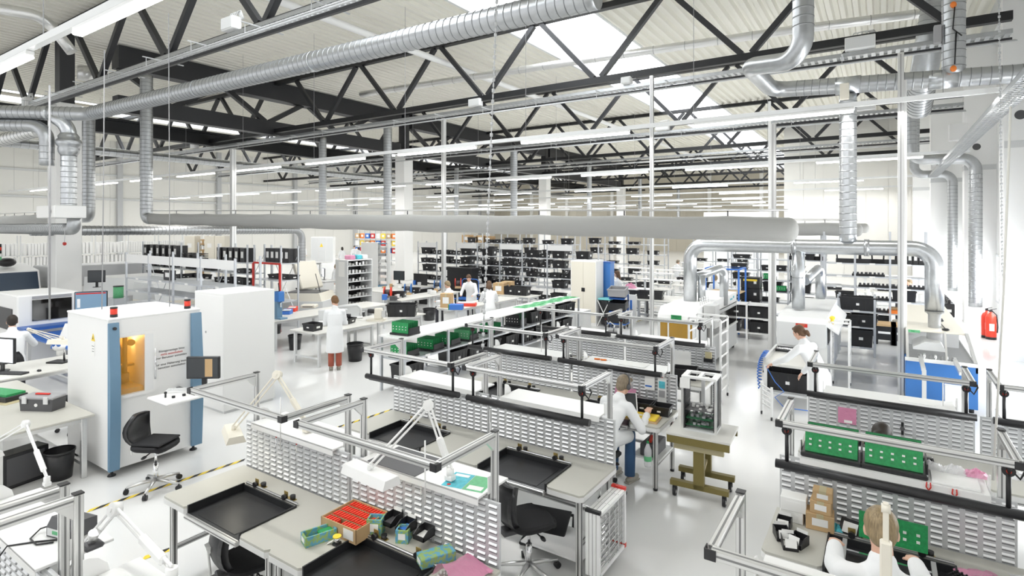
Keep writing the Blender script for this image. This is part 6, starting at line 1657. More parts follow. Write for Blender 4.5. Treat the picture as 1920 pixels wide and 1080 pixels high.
# shelf with tools and a cream machine at the right edge
g0, g1 = YP(1885, 700, 14.2), YP(1925, 700, 14.2)
rack('grey shelf of tools at the right picture edge', [11.9, 12.9, 13.9], 3.05, .4, [.2, .55, .9, 1.2], 1.5, m='zinc', alongx=False, braces=False)
for i, (y, lv, m) in enumerate(((12.2, .9, 'red'), (12.6, .9, 'grey'), (13.2, .9, 'card'), (12.3, .55, 'orange'), (13.3, .55, 'dark_grey'), (12.5, .2, 'card'), (13.5, 1.2, 'cream'), (12.4, 1.2, 'card_dark'))):
    carton(2.85, y, lv, .25, .3, .16, PI / 2, '%s tool box on the grey shelf at the right picture edge, %s one' % (m.replace('_', ' '), ORD[i]), m, name='tool_box')
t = thing('cream_press', 'cream head of a press on a white post at the right picture edge', 'machine', (2.1, 10.9, 0))
part('post', MB().box(-.1, .1, -.1, .1, .0, 1.3), 'cream', t); part('head', MB().box(-.18, .5, -.25, .25, 1.3, 1.62, .06), 'cream', t); part('foot_plate', MB().box(-.25, .25, -.25, .25, 0, .04), 'cream', t)
# blue pipe frame behind the oven
g0 = YP(1326, 490, 17.6); 
t = thing('pipe_frame', 'blue pipe frame standing behind the brown-windowed oven', 'frame', (XY(1355, 17.6), 17.6, 0))
for px in (1323, 1385):
    for yy in (17.6, 18.6): part('post', MB().cyl((XY(px, 17.6), yy, 0), (XY(px, 17.6), yy, 1.92), .028, n=10), 'blue_bin', t, True)
part('top_rail', MB().tube([(XY(1323, 17.6), 17.6, 1.92), (XY(1385, 17.6), 17.6, 1.92), (XY(1385, 17.6), 18.6, 1.92), (XY(1323, 17.6), 18.6, 1.92), (XY(1323, 17.6), 17.6, 1.92)], .028, 10), 'blue_bin', t, True)
for z in (.5, 1.2): part('shelf', MB().box(XY(1323, 17.6), XY(1385, 17.6), 17.6, 18.6, z - .02, z), 'wood_frame', t, True)
solo('hazard_sign', 'yellow warning triangle on the far white wall left of the end wall', 'sign', MB().prism([(XY(1332, 40) - .4, 1.6), (XY(1332, 40) + .4, 1.6), (XY(1332, 40), 2.25)], 1, 40.0, 39.97), 'yellow')
# white partition behind the oven, plus tables there
panel = solo('partition', 'white partition wall behind the tables beyond the oven', 'partition', MB().box(XY(1320, 40.1), XE - .2, 40.05, 40.15, 0, 4.2), 'wall_white')
rnd = random.Random(11)
for i, (px, Y) in enumerate(((1215, 21.2), (1255, 23.0), (1285, 24.5), (1300, 28.5), (1180, 23.5), (1235, 18.6), (1345, 22.5), (1400, 24.0), (1460, 24.5), (1580, 24.5), (1680, 25.0))):
    x = XY(px, Y); table(x - .8, x + .8, Y, Y + .8, .78, 'pale work table in the area beyond the oven, %s from the aisle' % ORD[i], 'worktop_light', 'pale_grey')
    crate(('mid', 'flat', 'bin')[i % 3], x - .3, Y + .4, .78, rnd.uniform(-.2, .2), 'black crate standing on the %s pale table beyond the oven' % ORD[i], None)
    t = thing('overhead_shelf', 'white shelf board raised over the %s pale table beyond the oven' % ORD[i], 'shelf', (x, Y + .6, .78)); part('board', MB().box(-.8, .8, -.18, .18, .55, .58), 'white', t)
    for s in (-.7, .7): part('post', MB().box(s - .03, s + .03, -.03, .03, 0, .55), 'pale_grey', t)
# ---------------------------------------------------------------- things on the front-row benches
TT, SH = .7855, 1.2625
g = G(655, 985, TT)
t = thing('parts_box', 'open brown carton filled with rows of red parts on the front row', 'box', (-3.53, 3.05, TT), .02)
mb = MB(); w, d, h = .40, .34, .11
for q in ((-w / 2, w / 2, -d / 2, d / 2, 0, .008), (-w / 2, -w / 2 + .008, -d / 2, d / 2, .008, h), (w / 2 - .008, w / 2, -d / 2, d / 2, .008, h), (-w / 2, w / 2, -d / 2, -d / 2 + .008, .008, h), (-w / 2, w / 2, d / 2 - .008, d / 2, .008, h)): mb.box(*q)
part('tray', mb, 'card', t)
for k in range(3): part('divider', MB().box(-w / 2 + .01, w / 2 - .01, -d / 2 + d * (k + 1) / 4 - .003, -d / 2 + d * (k + 1) / 4 + .003, .01, h - .01), 'card_dark', t)
for k in range(4):
    mb = MB()
    for i in range(24):
        if k == 0 and 8 < i < 13: continue
        x = -w / 2 + .02 + i * (w - .04) / 24; mb.box(x, x + .011, -d / 2 + d * k / 4 + .012, -d / 2 + d * (k + 1) / 4 - .012, .05, .098 + .006 * (i % 2))
    part('red_part_row', mb, 'red_bright', t)
part('label_card', MB().box(.06, .17, -d / 2 - .0015, -d / 2, .02, .095), 'paper', t)
def pbox(px, py, w, d, h, rz, label, open_=True, z=TT, col='box_print'):
    g = G(px, py, z); t = carton(g.x, g.y, z, w, d, h, rz, label, col, open_); return t
t = pbox(598, 1012, .12, .24, .075, -.35, 'green-blue printed open box with green foam beside the solder reel'); part('foam', MB().box(-.045, .045, .0, .11, .02, .06, .01), 'pcb', t)
pbox(705, 1000, .12, .10, .13, .5, 'green-blue printed open box beside the red parts box')
pbox(757, 1013, .10, .10, .10, .45, 'green-blue printed open box under the hanging black bins')
pbox(818, 1052, .12, .26, .07, -.5, 'yellow-green printed closed box beside the pink bag', False, TT)
g = G(632, 1020, TT)
t = thing('solder_reel', 'reel of solder wire with a yellow top and black foot', 'reel', g)
part('foot', MB().cyl((0, 0, 0), (0, 0, .008), .035, n=20), 'black', t); part('wire', MB().cyl((0, 0, .008), (0, 0, .055), .022, n=20), 'chrome', t); part('top_flange', MB().cyl((0, 0, .055), (0, 0, .063), .032, n=20).cyl((0, 0, .063), (0, 0, .0635), .012, n=12), 'yellow', t); part('paper_tail', MB().bar((-.02, -.02, .03), (-.06, -.04, .005), .03, .002), 'paper', t)
def louvre_bin(x, y, z, label, m='black_plastic', inside='dark_grey', card=True, rz=0.0, s=1.0, front=True):
    t = thing('small_parts_bin', label, 'bin', (x, y, z), rz)
    w, d, h = .105 * s, .13 * s, .07 * s; mb = MB()
    mb.box(-w / 2, w / 2, -d, 0, 0, .006); mb.prism([(-d, 0), (0, 0), (0, h), (-d * .55, h), (-d, h * .5)], 0, -w / 2, -w / 2 + .005); mb.prism([(-d, 0), (0, 0), (0, h), (-d * .55, h), (-d, h * .5)], 0, w / 2 - .005, w / 2); mb.box(-w / 2, w / 2, -.006, 0, 0, h); mb.box(-w / 2, w / 2, -d, -d + .006, 0, h * .5)
    part('body', mb, m, t); part('contents', MB().box(-w / 2 + .008, w / 2 - .008, -d + .01, -.01, .006, .02 * s, .004), inside, t)
    if card: part('label_card', MB().bar((0, -.004, h * .8), (0, .0, h * 1.35), w * .8, .002), 'paper', t); part('front_card', MB().bar((0, -d - .012, .03), (0, -d + .01, .085 * s), w * .75, .002), 'paper', t) if card and front else None
    return t
for i, (px, py, ins, lb) in enumerate(((737, 972, 'dark_grey', 'black parts bin hanging on the slotted panel, left of three'), (763, 985, 'blue_bin', 'black parts bin with blue parts hanging on the slotted panel'), (797, 998, 'comp', 'black parts bin hanging on the slotted panel, right of three'))):
    p = YP(px, py, 3.18); louvre_bin(p.x, 3.234, p.z - .03, lb, 'black_plastic', ins, i < 2, front=False)
# pink antistatic bag
g = G(866, 1062, TT)
t = thing('pink_bag', 'pink antistatic bag full of small parts at the right end of the front row', 'bag', (-2.44, 3.03, TT), -.25)
mb = MB(); rnd = random.Random(4); n, m = 9, 9; vs = []
for i in range(n):
    for j in range(m):
        u, v = i / (n - 1), j / (m - 1); e = 4 * u * (1 - u) * (.35 + .65 * (1 - v)); vs.append(((u - .5) * (.24 + .05 * v), -.15 + v * .33, .014 + .12 * e * (1 - v * .5) + rnd.uniform(-.008, .012)))
fs = [(i * m + j, (i + 1) * m + j, (i + 1) * m + j + 1, i * m + j + 1) for i in range(n - 1) for j in range(m - 1)]
mb.add(vs, fs, True); part('film', mb, 'pink_bag', t)
mb = MB()
for k in range(60): x, y = rnd.uniform(-.1, .1), rnd.uniform(-.13, .02); mb.ell((x, y, rnd.uniform(.008, .03)), rnd.uniform(.006, .012), n=6, m=4)
o = part('small_parts', mb, 'comp', t); o['kind'] = 'stuff'
part('zip_strip', MB().box(-.145, .145, .15, .185, .02, .026, .004), 'pink_bag', t)
# shelf of the right front-row bench: dark mat and printed sheets
solo('shelf_mat', 'dark grey mat on the left half of the white shelf of the front row', 'mat', MB().box(-3.55, -3.02, 3.20, 3.56, SH, SH + .005), 'dark_grey')
t = thing('printed_sheets', 'two blue printed pages lying on the white shelf of the front row', 'papers', (-2.62, 3.36, SH), .2)
part('sheet', MB().box(-.17, .0, -.12, .12, 0, .0015), 'print_blue', t); part('sheet', MB().box(.005, .17, -.12, .12, 0, .0015), 'pcb_light', t); part('page_text', MB().box(-.15, -.03, .06, .1, .0015, .002).box(.03, .15, -.1, -.04, .0015, .002), 'paper', t); part('round_seal', MB().cyl((-.12, -.09, .0015), (-.12, -.09, .0022), .016, n=14), 'red', t)
def plier(px, py, Y, label):
    p = YP(px, py, Y); t = thing('pliers', label, 'tool', (p.x, Y, p.z - .05))
    part('jaw', MB().bar((0, 0, -.05), (0, 0, .02), .01, .008), 'chrome', t)
    for s in (-1, 1): part('grip', MB().tube([(0, 0, .02), (s * .014, 0, .045), (s * .011, 0, .08)], .005, 6), 'red', t)
plier(790, 905, 3.22, 'red-handled pliers stuck in the slotted panel below the printed pages')
plier(518, 815, 3.22, 'red-handled pliers at the top of the left panel of the front row, left one'); plier(556, 828, 3.22, 'red-handled pliers at the top of the left panel of the front row, right one')
plier(1741, 912, 5.24, 'red-handled pliers at the shelf above the fair-haired worker, left one'); plier(1790, 925, 5.24, 'red-handled pliers at the shelf above the fair-haired worker, right one')
for px, y0, y1, Y, lb in ((526, 745, 842, 3.2, 'thin white rod standing before the left shelf of the front row'), (797, 826, 948, 3.16, 'thin white rod standing before the right shelf of the front row'), (1768, 712, 780, 7.62, 'thin white rod on the empty shelf behind the board stacks'), (1015, 608, 660, 7.4, 'thin white rod at the left bench of the third row')):
    a, b = YP(px, y0, Y), YP(px, y1, Y); solo('thin_rod', lb, 'rod', MB().cyl(b, a, .006, n=8), 'white')
# soldering station on the lower left shelf
t = thing('soldering_station', 'dark soldering station with a cable on the lower left shelf', 'soldering station', (-4.28, 1.42, SH), .25)
part('case', MB().prism([(-.08, 0), (.08, 0), (.08, .09), (-.05, .11), (-.08, .06)], 0, -.11, .11), 'dark_grey', t); part('front_panel', MB().box(-.1, .1, -.083, -.078, .01, .055), 'pale_grey', t)
part('display', MB().box(-.05, .0, -.086, -.082, .025, .045), 'pcb_light', t); part('knob', MB().cyl((.05, -.095, .035), (.05, -.08, .035), .014, n=12), 'black', t)
part('cable', MB().tube([(-.11, -.02, .05), (-.2, -.06, .02), (-.16, -.14, .006), (-.05, -.17, .006), (.02, -.12, .006)], .005, 6), 'black', t)
p = [V(-4.22, 1.36, SH + .006), V(-4.33, 1.25, SH + .006), V(-4.42, 1.14, SH + .004), V(-4.44, 1.11, SH - .05), V(-4.45, 1.10, SH - .14)]
t = thing('power_cord', 'black power cord hanging over the lower left shelf edge', 'cord', (-4.4, 1.15, SH - .2)); part('cord', MB().tube(p, .005, 6), 'black', t, True); part('plug', MB().cyl(p[-1], p[-1] - V(0, 0, .05), .014, .018, 10), 'black', t, True)
t = thing('iron_holder', 'soldering iron holder beside the frame post at lower left', 'holder', (-3.98, 1.42, SH)); part('base', MB().box(-.05, .05, -.05, .05, 0, .03, .01), 'dark_grey', t); part('funnel', MB().cyl((0, 0, .03), (.03, 0, .1), .02, .03, 14), 'alu', t)
# lit screen sheet over the lower left: white table corner with a lamp
# ---------------------------------------------------------------- stacked wire frames at the end of the second row
for i in range(4):
    x = -2.205 + i * .036; t = thing('wire_stand', 'white frame with crossing wires beside the second row, %s from the bench' % ORD[i], 'frame', (x, 4.85, .05), 0, 'white wire frames leaning at the second row')
    mb = MB(); y0, y1, z0, z1 = -.29, .29, .04, .6
    for a, b in (((0, y0, z0), (0, y0, z1)), ((0, y1, z0), (0, y1, z1)), ((0, y0, z0 + .015), (0, y1, z0 + .015)), ((0, y0, z1 - .015), (0, y1, z1 - .015))): mb.bar(a, b, .03, .03)
    part('rim', mb, 'white', t); mb = MB()
    for k in range(9): mb.bar((0, y0, .06 + k * .06), (0, y1, .08 + k * .06), .006, .006)
    for k in range(2): mb.bar((0, y0 + .22 * (k + 1), z0), (0, y0 + .22 * (k + 1), z1), .008, .012)
    part('wires', mb, 'chrome', t); part('corner_cap', MB().box(-.018, .018, y0 - .018, y0 + .018, z1, z1 + .025), 'black', t); part('corner_cap', MB().box(-.018, .018, y0 - .018, y0 + .018, -.015, 0), 'black', t)
    part('red_clip', MB().box(-.017, .017, y1 - .02, y1 + .02, z1 - .01, z1 + .02), 'red', t); part('red_clip', MB().box(-.017, .017, y1 - .02, y1 + .02, .04, .08), 'red', t)
solo('floor_board', 'white board lying low under the right bench of the second row', 'board', MB().box(-2.95, -2.3, 4.6, 5.1, .12, .14, .008), 'white')
t = thing('foot_rest', 'black footrest under the right bench of the second row', 'footrest', (-2.86, 4.98, 0), .2)
part('plate', MB().bar((0, -.16, .12), (0, .14, .26), .44, .02, .008), 'black_plastic', t); part('loop', MB().tube([(-.22, -.2, .02), (.22, -.2, .02), (.24, .1, .02), (.22, .18, .2), (-.22, .18, .2), (-.24, .1, .02), (-.22, -.2, .02)], .016, 8), 'black', t)
# ---------------------------------------------------------------- olive cart with the board magazine
cx, cy = -1.80, 6.86
t = thing('tool_cart', 'olive lifting cart on casters in the aisle between the bench blocks', 'cart', (cx, cy, 0), .06)
part('tabletop', MB().box(-.36, .36, -.31, .31, .745, .775, .004), 'worktop_light', t)
for s_ in (-1, 1): part('apron', MB().box(-.35, .35, s_ * .29 - .015, s_ * .29 + .015, .66, .745), 'olive', t); part('rail', MB().box(-.28, .28, s_ * .225 - .025, s_ * .225 + .025, .58, .65), 'olive_light', t)
for sy in (-.2, .22):
    part('column', MB().box(-.06, .06, sy - .035, sy + .035, .14, .745), 'olive', t); b = part('base_bar', MB().box(-.33, .33, sy - .035, sy + .035, .13, .19), 'olive', t)
    for sx in (-.28, .28): part('caster', MB().cyl((sx - .018, sy, .055), (sx + .018, sy, .055), .055, n=18).box(sx - .024, sx + .024, sy - .02, sy + .02, .06, .13), 'black', b); part('caster_hub', MB().cyl((sx - .021, sy, .055), (sx + .021, sy, .055), .028, n=14), 'chrome', b)
part('cross_bar', MB().bar((0, -.2, .2), (0, .22, .34), .04, .04), 'olive_light', t)
t = thing('magazine_rack', 'open board magazine with a white frame standing on the olive cart', 'rack', (cx - .02, cy + .02, .775), .06)
mb = MB()
for sx in (-.19, .19):
    for sy in (-.15, .15): part('frame_post', MB().bar((sx, sy, 0), (sx, sy, .62), .025, .025), 'alu', t)
part('top_plate', MB().box(-.2, .2, -.16, -.1, .62, .645).box(-.2, .2, .1, .16, .62, .645).box(-.2, -.14, -.1, .1, .62, .645).box(.14, .2, -.1, .1, .62, .645).box(-.02, .02, -.1, .1, .62, .645), 'white', t); part('bottom_plate', MB().box(-.2, .2, -.16, .16, 0, .02), 'pale_grey', t)
for sx in (-.175, .165):
    mb = MB().box(sx, sx + .012, -.14, .14, .02, .6)
    for k in range(26): mb.box(sx + (.012 if sx < 0 else -.006), sx + (.018 if sx < 0 else 0), -.14, .14, .04 + k * .021, .05 + k * .021)
    part('slotted_wall', mb, 'black_plastic', t)
part('guide_bar', MB().box(-.02, .02, .1, .12, .02, .62), 'pale_grey', t)
for z in (.06, .14, .24):
    b = part('circuit_board', MB().box(-.155, .155, -.13, .13, z, z + .004), 'dark_grey' if z > .2 else 'pcb_dark', t); mb = MB(); rnd = random.Random(int(z * 100))
    for k in range(16): x, y = rnd.uniform(-.14, .12), rnd.uniform(-.12, .1); mb.box(x, x + .03, y, y + .03, z + .004, z + rnd.uniform(.015, .04))
    part('components', mb, 'comp' if z > .2 else 'grey', b)
part('note', MB().box(-.215, -.1, -.166, -.163, .5, .62), 'paper', t)
# ---------------------------------------------------------------- right bench of the third row
g = G(1215, 795, TT)
t = thing('yellow_case', 'yellow folder on a beige board at the third-row bench corner', 'folder', (-2.52, 6.78, TT), .1); part('board', MB().box(-.21, .21, -.13, .13, 0, .02), 'card', t); part('folder', MB().box(-.19, .19, -.11, .11, .02, .045, .005), 'yellow', t); part('white_mark', MB().box(-.08, .0, -.03, .02, .045, .0465), 'paper', t)
crate('bin', -2.62, 7.10, TT, .1, 'black crate with white cards on the third-row bench, left one', None, (.8, .7, .7)); crate('bin', -2.38, 7.08, TT, .05, 'black crate on the third-row bench beside the panel end, right one', None, (.7, .7, .7))
t = thing('hung_sheet', 'white sheet with a blue mark clipped to the third-row panel', 'paper', (-2.62, 7.33, 1.02)); part('sheet', MB().bar((0, -.012, -.02), (0, -.004, .2), .14, .002), 'paper', t); part('blue_mark', MB().box(-.06, .03, -.016, -.012, .02, .04), 'blue_bin', t); part('clip', MB().cyl((0, -.02, .2), (0, -.002, .2), .012, n=8), 'red', t)
t = thing('hung_sheet', 'photo strip sheet clipped to the third-row panel, right of the other sheet', 'paper', (-2.45, 7.33, .92)); part('sheet', MB().bar((0, -.012, -.06), (0, -.004, .28), .12, .002), 'paper', t); part('picture', MB().box(-.04, .04, -.02, -.0125, .13, .22), 'print_blue', t); part('picture', MB().box(-.04, .04, -.02, -.0145, .01, .1), 'grey', t); part('clip', MB().cyl((0, -.02, .28), (0, -.002, .28), .012, n=8), 'red', t)
solo('pink_sheet', 'pink foil sheet leaning at the third-row panel beside the person with headphones', 'foil', MB().bar((-2.95, 7.22, TT + .01), (-2.95, 7.3, .98), .3, .004), 'pink_bag')
t = thing('tablet', 'grey tablet held up in front of the person with headphones', 'tablet', (-2.72, 6.86, TT + .04), .5); part('case', MB().bar((0, -.02, 0), (0, .1, .2), .2, .012), 'alu', t); part('screen', MB().bar((0, -.028, .01), (0, .09, .2), .17, .004), 'screen_dark', t)
t = thing('notepad', 'sheet with orange tools on the third-row shelf', 'papers', (-3.42, 7.5, SH)); part('sheet', MB().box(-.16, .16, -.12, .12, 0, .002), 'paper', t)
for k in range(2):
    x = -3.5 + k * .1; tt = thing('screwdriver', 'orange-handled screwdriver on the third-row shelf, %s one' % ('left', 'right')[k], 'tool', (x, 7.46, SH + .003), .3); part('handle', MB().cyl((0, 0, .012), (.08, 0, .012), .012, n=10), 'orange', tt); part('blade', MB().cyl((.08, 0, .012), (.15, 0, .012), .004, n=6), 'chrome', tt)
solo('paper_pile', 'pile of white printed sheets on the third-row shelf', 'papers', MB().box(-3.1, -2.72, 7.38, 7.62, SH, SH + .012, .002), 'paper')
# bottle, toolbox and lower shelf at the third-row table leg
x0 = -2.30; g = V(x0 - .0, 6.62, .25)
t = thing('water_bottle', 'clear water bottle with a green cap hanging at the third-row table leg', 'bottle', (-2.37, 6.56, .3))
part('bottle_body', MB().lathe([(.001, 0), (.04, .0), (.045, .02), (.042, .1), (.046, .16), (.043, .2), (.02, .26), (.014, .28)], 18), 'clear_bag', t); part('label_band', MB().lathe([(.0465, .07), (.0465, .13)], 18), 'pcb_light', t); part('cap', MB().cyl((0, 0, .28), (0, 0, .305), .016, n=12), 'pcb', t); part('cord', MB().tube([(0, 0, .3), (.04, .02, .4), (.06, .03, .47)], .004, 6), 'black', t)
solo('lower_board', 'white low shelf between the legs of the third-row bench', 'shelf', MB().box(-2.62, -2.27, 6.68, 7.2, .325, .345), 'white')
t = thing('toolbox', 'black open toolbox with red tools on the low shelf of the third-row bench', 'toolbox', (-2.43, 6.92, .346), 1.57); part('body', MB().box(-.2, .2, -.1, .1, 0, .15, .01), 'dark_grey', t); part('red_tool', MB().bar((-.12, 0, .16), (.06, .03, .2), .04, .03), 'red_bright', t)
# ---------------------------------------------------------------- rear row, right end
crate('bin', -2.62, 8.98, TT, .2, 'black crate with a card at the right end of the rear row, left one', None); crate('bin', -2.30, 9.12, TT, .1, 'shallow black crate at the right end of the rear row, right one', None, (1, .8, .7))
t = thing('tape_dispenser_box', 'small black holder with yellow-green cards on the rear-row panel end', 'holder', (-2.36, 9.39, 1.0)); part('holder', MB().box(-.07, .07, -.07, -.012, 0, .06), 'black', t); part('cards', MB().box(-.05, .05, -.055, -.025, .06, .16), 'olive_light', t)
solo('hung_notice', 'pale notice sheet on the rear-row panel right of the frame post', 'paper', MB().box(-2.95, -2.65, 9.386, 9.389, .86, 1.12), 'paper')
t = thing('control_unit', 'small camera unit on the left shelf of the rear row', 'device', (-4.1, 9.55, SH)); part('base', MB().box(-.12, .12, -.08, .08, 0, .03, .01), 'black_plastic', t); part('arm', MB().tube([(0, 0, .03), (.02, 0, .14), (-.06, -.03, .2), (-.1, -.05, .12)], .012, 8), 'alu', t)
# ---------------------------------------------------------------- lower right bench
for k, (px, py, z, w, d, h, m, lb) in enumerate(((1484, 973, 0, .17, .13, .09, 'paper', 'white label box at the left end of the lower right bench, lower one'), (1487, 950, .09, .19, .14, .11, 'paper', 'white label box at the left end of the lower right bench, upper one'),
                                       (1519, 980, 0, .20, .15, .13, 'card', 'brown parts carton at the lower right panel, bottom of the stack'), (1524, 952, .13, .15, .13, .10, 'card', 'brown parts carton at the lower right panel, middle of the stack'), (1527, 932, .23, .14, .12, .08, 'card', 'brown parts carton at the lower right panel, top of the stack'))):
    g = (-.62 if k < 2 else -.44, 5.14 if k < 2 else 5.12); carton(g[0] + (.01 * k), g[1], TT + z, w, d, h, .05 * (k % 3) - .03, lb, m)
g = G(1472, 985, TT); louvre_bin(-.66, 5.02, TT, 'small black bin with a white card below the white boxes', rz=0, s=1.0)
for k, (px, py, ins) in enumerate(((1460, 1005, 'dark_grey'), (1475, 1022, 'comp'), (1503, 1022, 'black_plastic'))):
    g = G(px, py, TT); louvre_bin(g.x, g.y + .05, TT, 'black bin with a white card on the lower right bench corner, %s of three' % ORD[k], 'black_plastic', ins, True, (.4, .3, -.35)[k], 1.0)
t = thing('label_tray', 'black tray with a white label leaning at the lower right panel', 'tray', (-.21, 5.12, TT), -.2); part('tray_body', MB().bar((0, -.03, .01), (0, .06, .09), .15, .03), 'black_plastic', t); part('label_card', MB().bar((0, -.045, .03), (0, .02, .088), .1, .004), 'paper', t)
crumple(-.31, 5.12, TT, .06, .06, .07, 'print_blue', 'small light blue bag beside the brown cartons', 3)
bo = boards(.06, 4.98, TT + .03, 0, 'green board held upright in front of the fair-haired person', .42, .012, .2, 'pcb', 1, False)
t = thing('soldering_jig', 'aluminium jig frame on the tray before the fair-haired person', 'jig', (.03, 4.72, TT))
for sx in (-.27, .27): part('side_bar', MB().box(sx - .015, sx + .015, -.2, .26, .0, .03), 'alu', t)
for yy in (-.12, .12): part('cross_bar', MB().box(-.255, .255, yy - .012, yy + .012, .0, .02), 'chrome', t)
g = G(1770, 1050, TT)
crumple(.58, 4.92, TT, .13, .16, .035, 'pink_bag', 'pink foil bag on the right wing of the lower right bench', 4, .4)
t = thing('component_strips', 'black component strips lying across the pink foil at lower right', 'strips', (.55, 4.75, TT + .03), -.6)
for k in range(5):
    mb = MB().box(-.2, .2, -.045 + k * .024, -.03 + k * .024, .0, .012)
    for j in range(14): mb.box(-.19 + j * .028, -.18 + j * .028, -.044 + k * .024, -.034 + k * .024, .012, .024)
    part('strip', mb, 'black', t)
crumple(.78, 4.72, TT, .13, .17, .05, 'clear_bag', 'clear plastic bag at the lower right picture corner', 5)
crumple(.86, 5.08, TT, .13, .08, .04, 'clear_bag', 'pale pouch lying at the panel joint at the right picture edge', 6)
# boards on the shelf above
boards(-.36, 5.45, SH, .0, 'left stack of green boards leaning on the lower right shelf', .38, .26, .17, 'pcb', 10, True, .25); boards(.07, 5.45, SH, .0, 'right stack of green boards leaning on the lower right shelf', .38, .26, .17, 'pcb', 10, True, .25)
solo('white_tray_lid', 'flat white lid on the right half of the lower right shelf', 'lid', MB().box(.31, .6, 5.28, 5.62, SH, SH + .02, .004), 'white')
for k, (x, y, m, lb) in enumerate(((.33, 5.68, 'clear_bag', 'clear bag of parts behind the white lid, left one'), (.47, 5.68, 'print_blue', 'clear bag of parts behind the white lid, middle one'), (.6, 5.68, 'pink_bag', 'pink bag of parts behind the white lid'))):
    crumple(x, 5.56, SH + .021, .07, .06, .06, 'pink_bag' if m == 'pink_bag' else 'clear_bag', lb, 7 + k)
t = thing('pink_notice', 'pink notice on the panel behind the dark-haired person', 'paper', (-.34, 7.49, 1.0)); part('sheet', MB().box(-.09, .09, -.014, -.011, -.06, .12), 'pink_bag', t); part('label_card', MB().box(-.03, .05, -.016, -.014, -.05, -.02), 'paper', t)
t = thing('wrist_strap', 'black wrist strap hanging on the panel behind the dark-haired person', 'strap', (.18, 7.48, .98)); part('band', MB().box(-.012, .012, -.016, -.008, -.06, .08), 'black', t); part('disc', MB().cyl((0, -.02, .01), (0, -.008, .01), .022, n=16), 'dark_grey', t)
solo('paper_pile', 'sheets of paper on the empty shelf behind the board stacks', 'papers', MB().box(.15, .48, 7.55, 7.76, SH, SH + .006), 'paper')
for k, (x, y) in enumerate(((1.0, 4.95), (1.1, 7.2))): crumple(x, y, TT, .15, .11, .06, 'clear_bag', 'crumpled clear bag on the bench at the right picture edge, %s one' % ('near', 'far')[k], 12 + k)
# ---------------------------------------------------------------- things on the mid-hall tables
def reel(px, Y, m, label):
    x = XY(px, Y); t = thing('winding_reel', label, 'reel', (x, Y, .78), .6)
    for s in (-1, 1): part('flange', MB().cyl((s * .1, 0, .22), (s * .12, 0, .22), .17, n=18), m, t)
    part('drum', MB().cyl((-.1, 0, .22), (.1, 0, .22), .08, n=14), 'dark_grey', t); part('stand', MB().box(-.12, .12, -.1, .1, 0, .08), 'wood_frame', t)
reel(727, 13.45, 'red_bright', 'red winding reel on the pale table, left of the blue one'); reel(765, 14.6, 'blue_machine', 'blue winding reel on the pale table, right of the red one'); reel(820, 16.2, 'blue_machine', 'blue winding reel beside the slotted metal pole'); reel(859, 17.2, 'red_bright', 'red winding reel near the person behind the carton')
crate('big', XY(745, 13.9), 13.9, .78, .5, 'low black crate of parts between the red and blue reels', None, (1, 1, .6)); crate('mid', XY(778, 15.2), 15.2, .78, .5, 'small black crate right of the blue reel', None, (.7, .7, .9))
crate('wide', XY(752, 11.0), 11.05, .78, .62, 'large black lidded crate on the near pale table', None)
t = thing('crimp_press', 'beige crimping press on the near pale table left of the big black crate', 'press', (XY(706, 10.1), 10.1, .78), .5); part('base', MB().box(-.22, .22, -.15, .15, 0, .04), 'cream', t); part('body', MB().box(-.05, .15, -.06, .08, .04, .32, .02), 'cream', t); part('motor', MB().cyl((-.05, 0, .24), (-.22, 0, .24), .06, n=14), 'black', t); part('head', MB().box(.15, .25, -.05, .05, .1, .26), 'alu', t)
t = thing('cutting_machine', 'grey-white cable cutting machine on the table before the woman in red trousers', 'machine', (XY(612, 8.9), 9.1, .78), .9); part('base', MB().box(-.35, .35, -.2, .2, 0, .1, .02), 'white', t); part('rail', MB().box(-.35, .35, .1, .18, .1, .36, .02), 'pale_grey', t); part('head', MB().box(-.1, .06, -.1, .1, .1, .26, .02), 'white', t); part('motor', MB().cyl((.3, 0, .2), (.42, 0, .2), .05, n=12), 'black', t)
t = thing('sewing_frame', 'rounded white machine frame on the table right of the woman in red trousers', 'machine', (XY(663, 10.1), 9.95, .78), .9); part('base', MB().box(-.3, .35, -.14, .14, 0, .05, .02), 'white', t); part('arm', MB().tube([(-.28, 0, .05), (-.28, 0, .32), (.2, 0, .34), (.3, 0, .25), (.3, 0, .05)], .035, 10), 'pale_grey', t); part('panel', MB().box(-.26, .26, -.01, .01, .06, .3), 'pale_grey', t)
crate('bin', XY(590, 8.4), 8.35, .78, .1, 'small black crate with a card on the table corner before the woman in red trousers', None); crate('flat', XY(655, 9.6), 9.4, .78, .4, 'flat black crate beside the woman in red trousers', None)
for k, (px, Y, m, lb) in enumerate(((538, 9.5, 'blue_bin', 'blue parts bin on the table with the blue press'), (548, 9.9, 'red_bright', 'red parts bin on the table with the blue press'))):
    t = thing('parts_bin', lb, 'bin', (XY(px, Y), Y, .78), .6); part('body', MB().prism([(-.12, 0), (.12, 0), (.12, .13), (-.12, .07)], 0, -.12, .12), m, t); part('contents', MB().box(-.1, .1, -.08, .1, .09, .12, .01), 'comp', t)
t = thing('flat_device', 'cream flat device on the second pale table', 'device', (XY(580, 10.6), 10.6, .78), .6); part('case', MB().box(-.22, .22, -.15, .15, 0, .1, .02), 'cream', t); part('slot', MB().box(-.15, .15, -.155, -.15, .04, .06), 'black', t)
g = G(553, 655); bin_(g.x, g.y, 'black waste bin under the pale table, left of the woman in red trousers', .17, .38); g = G(666, 676); bin_(g.x, g.y, 'black waste bin right of the woman in red trousers', .19, .42); g = G(517, 625); bin_(g.x, g.y, 'black waste bin beside the white cabinet edge', .17, .36); g = G(805, 600); bin_(g.x, g.y, 'black waste tub under the reel table', .22, .4)
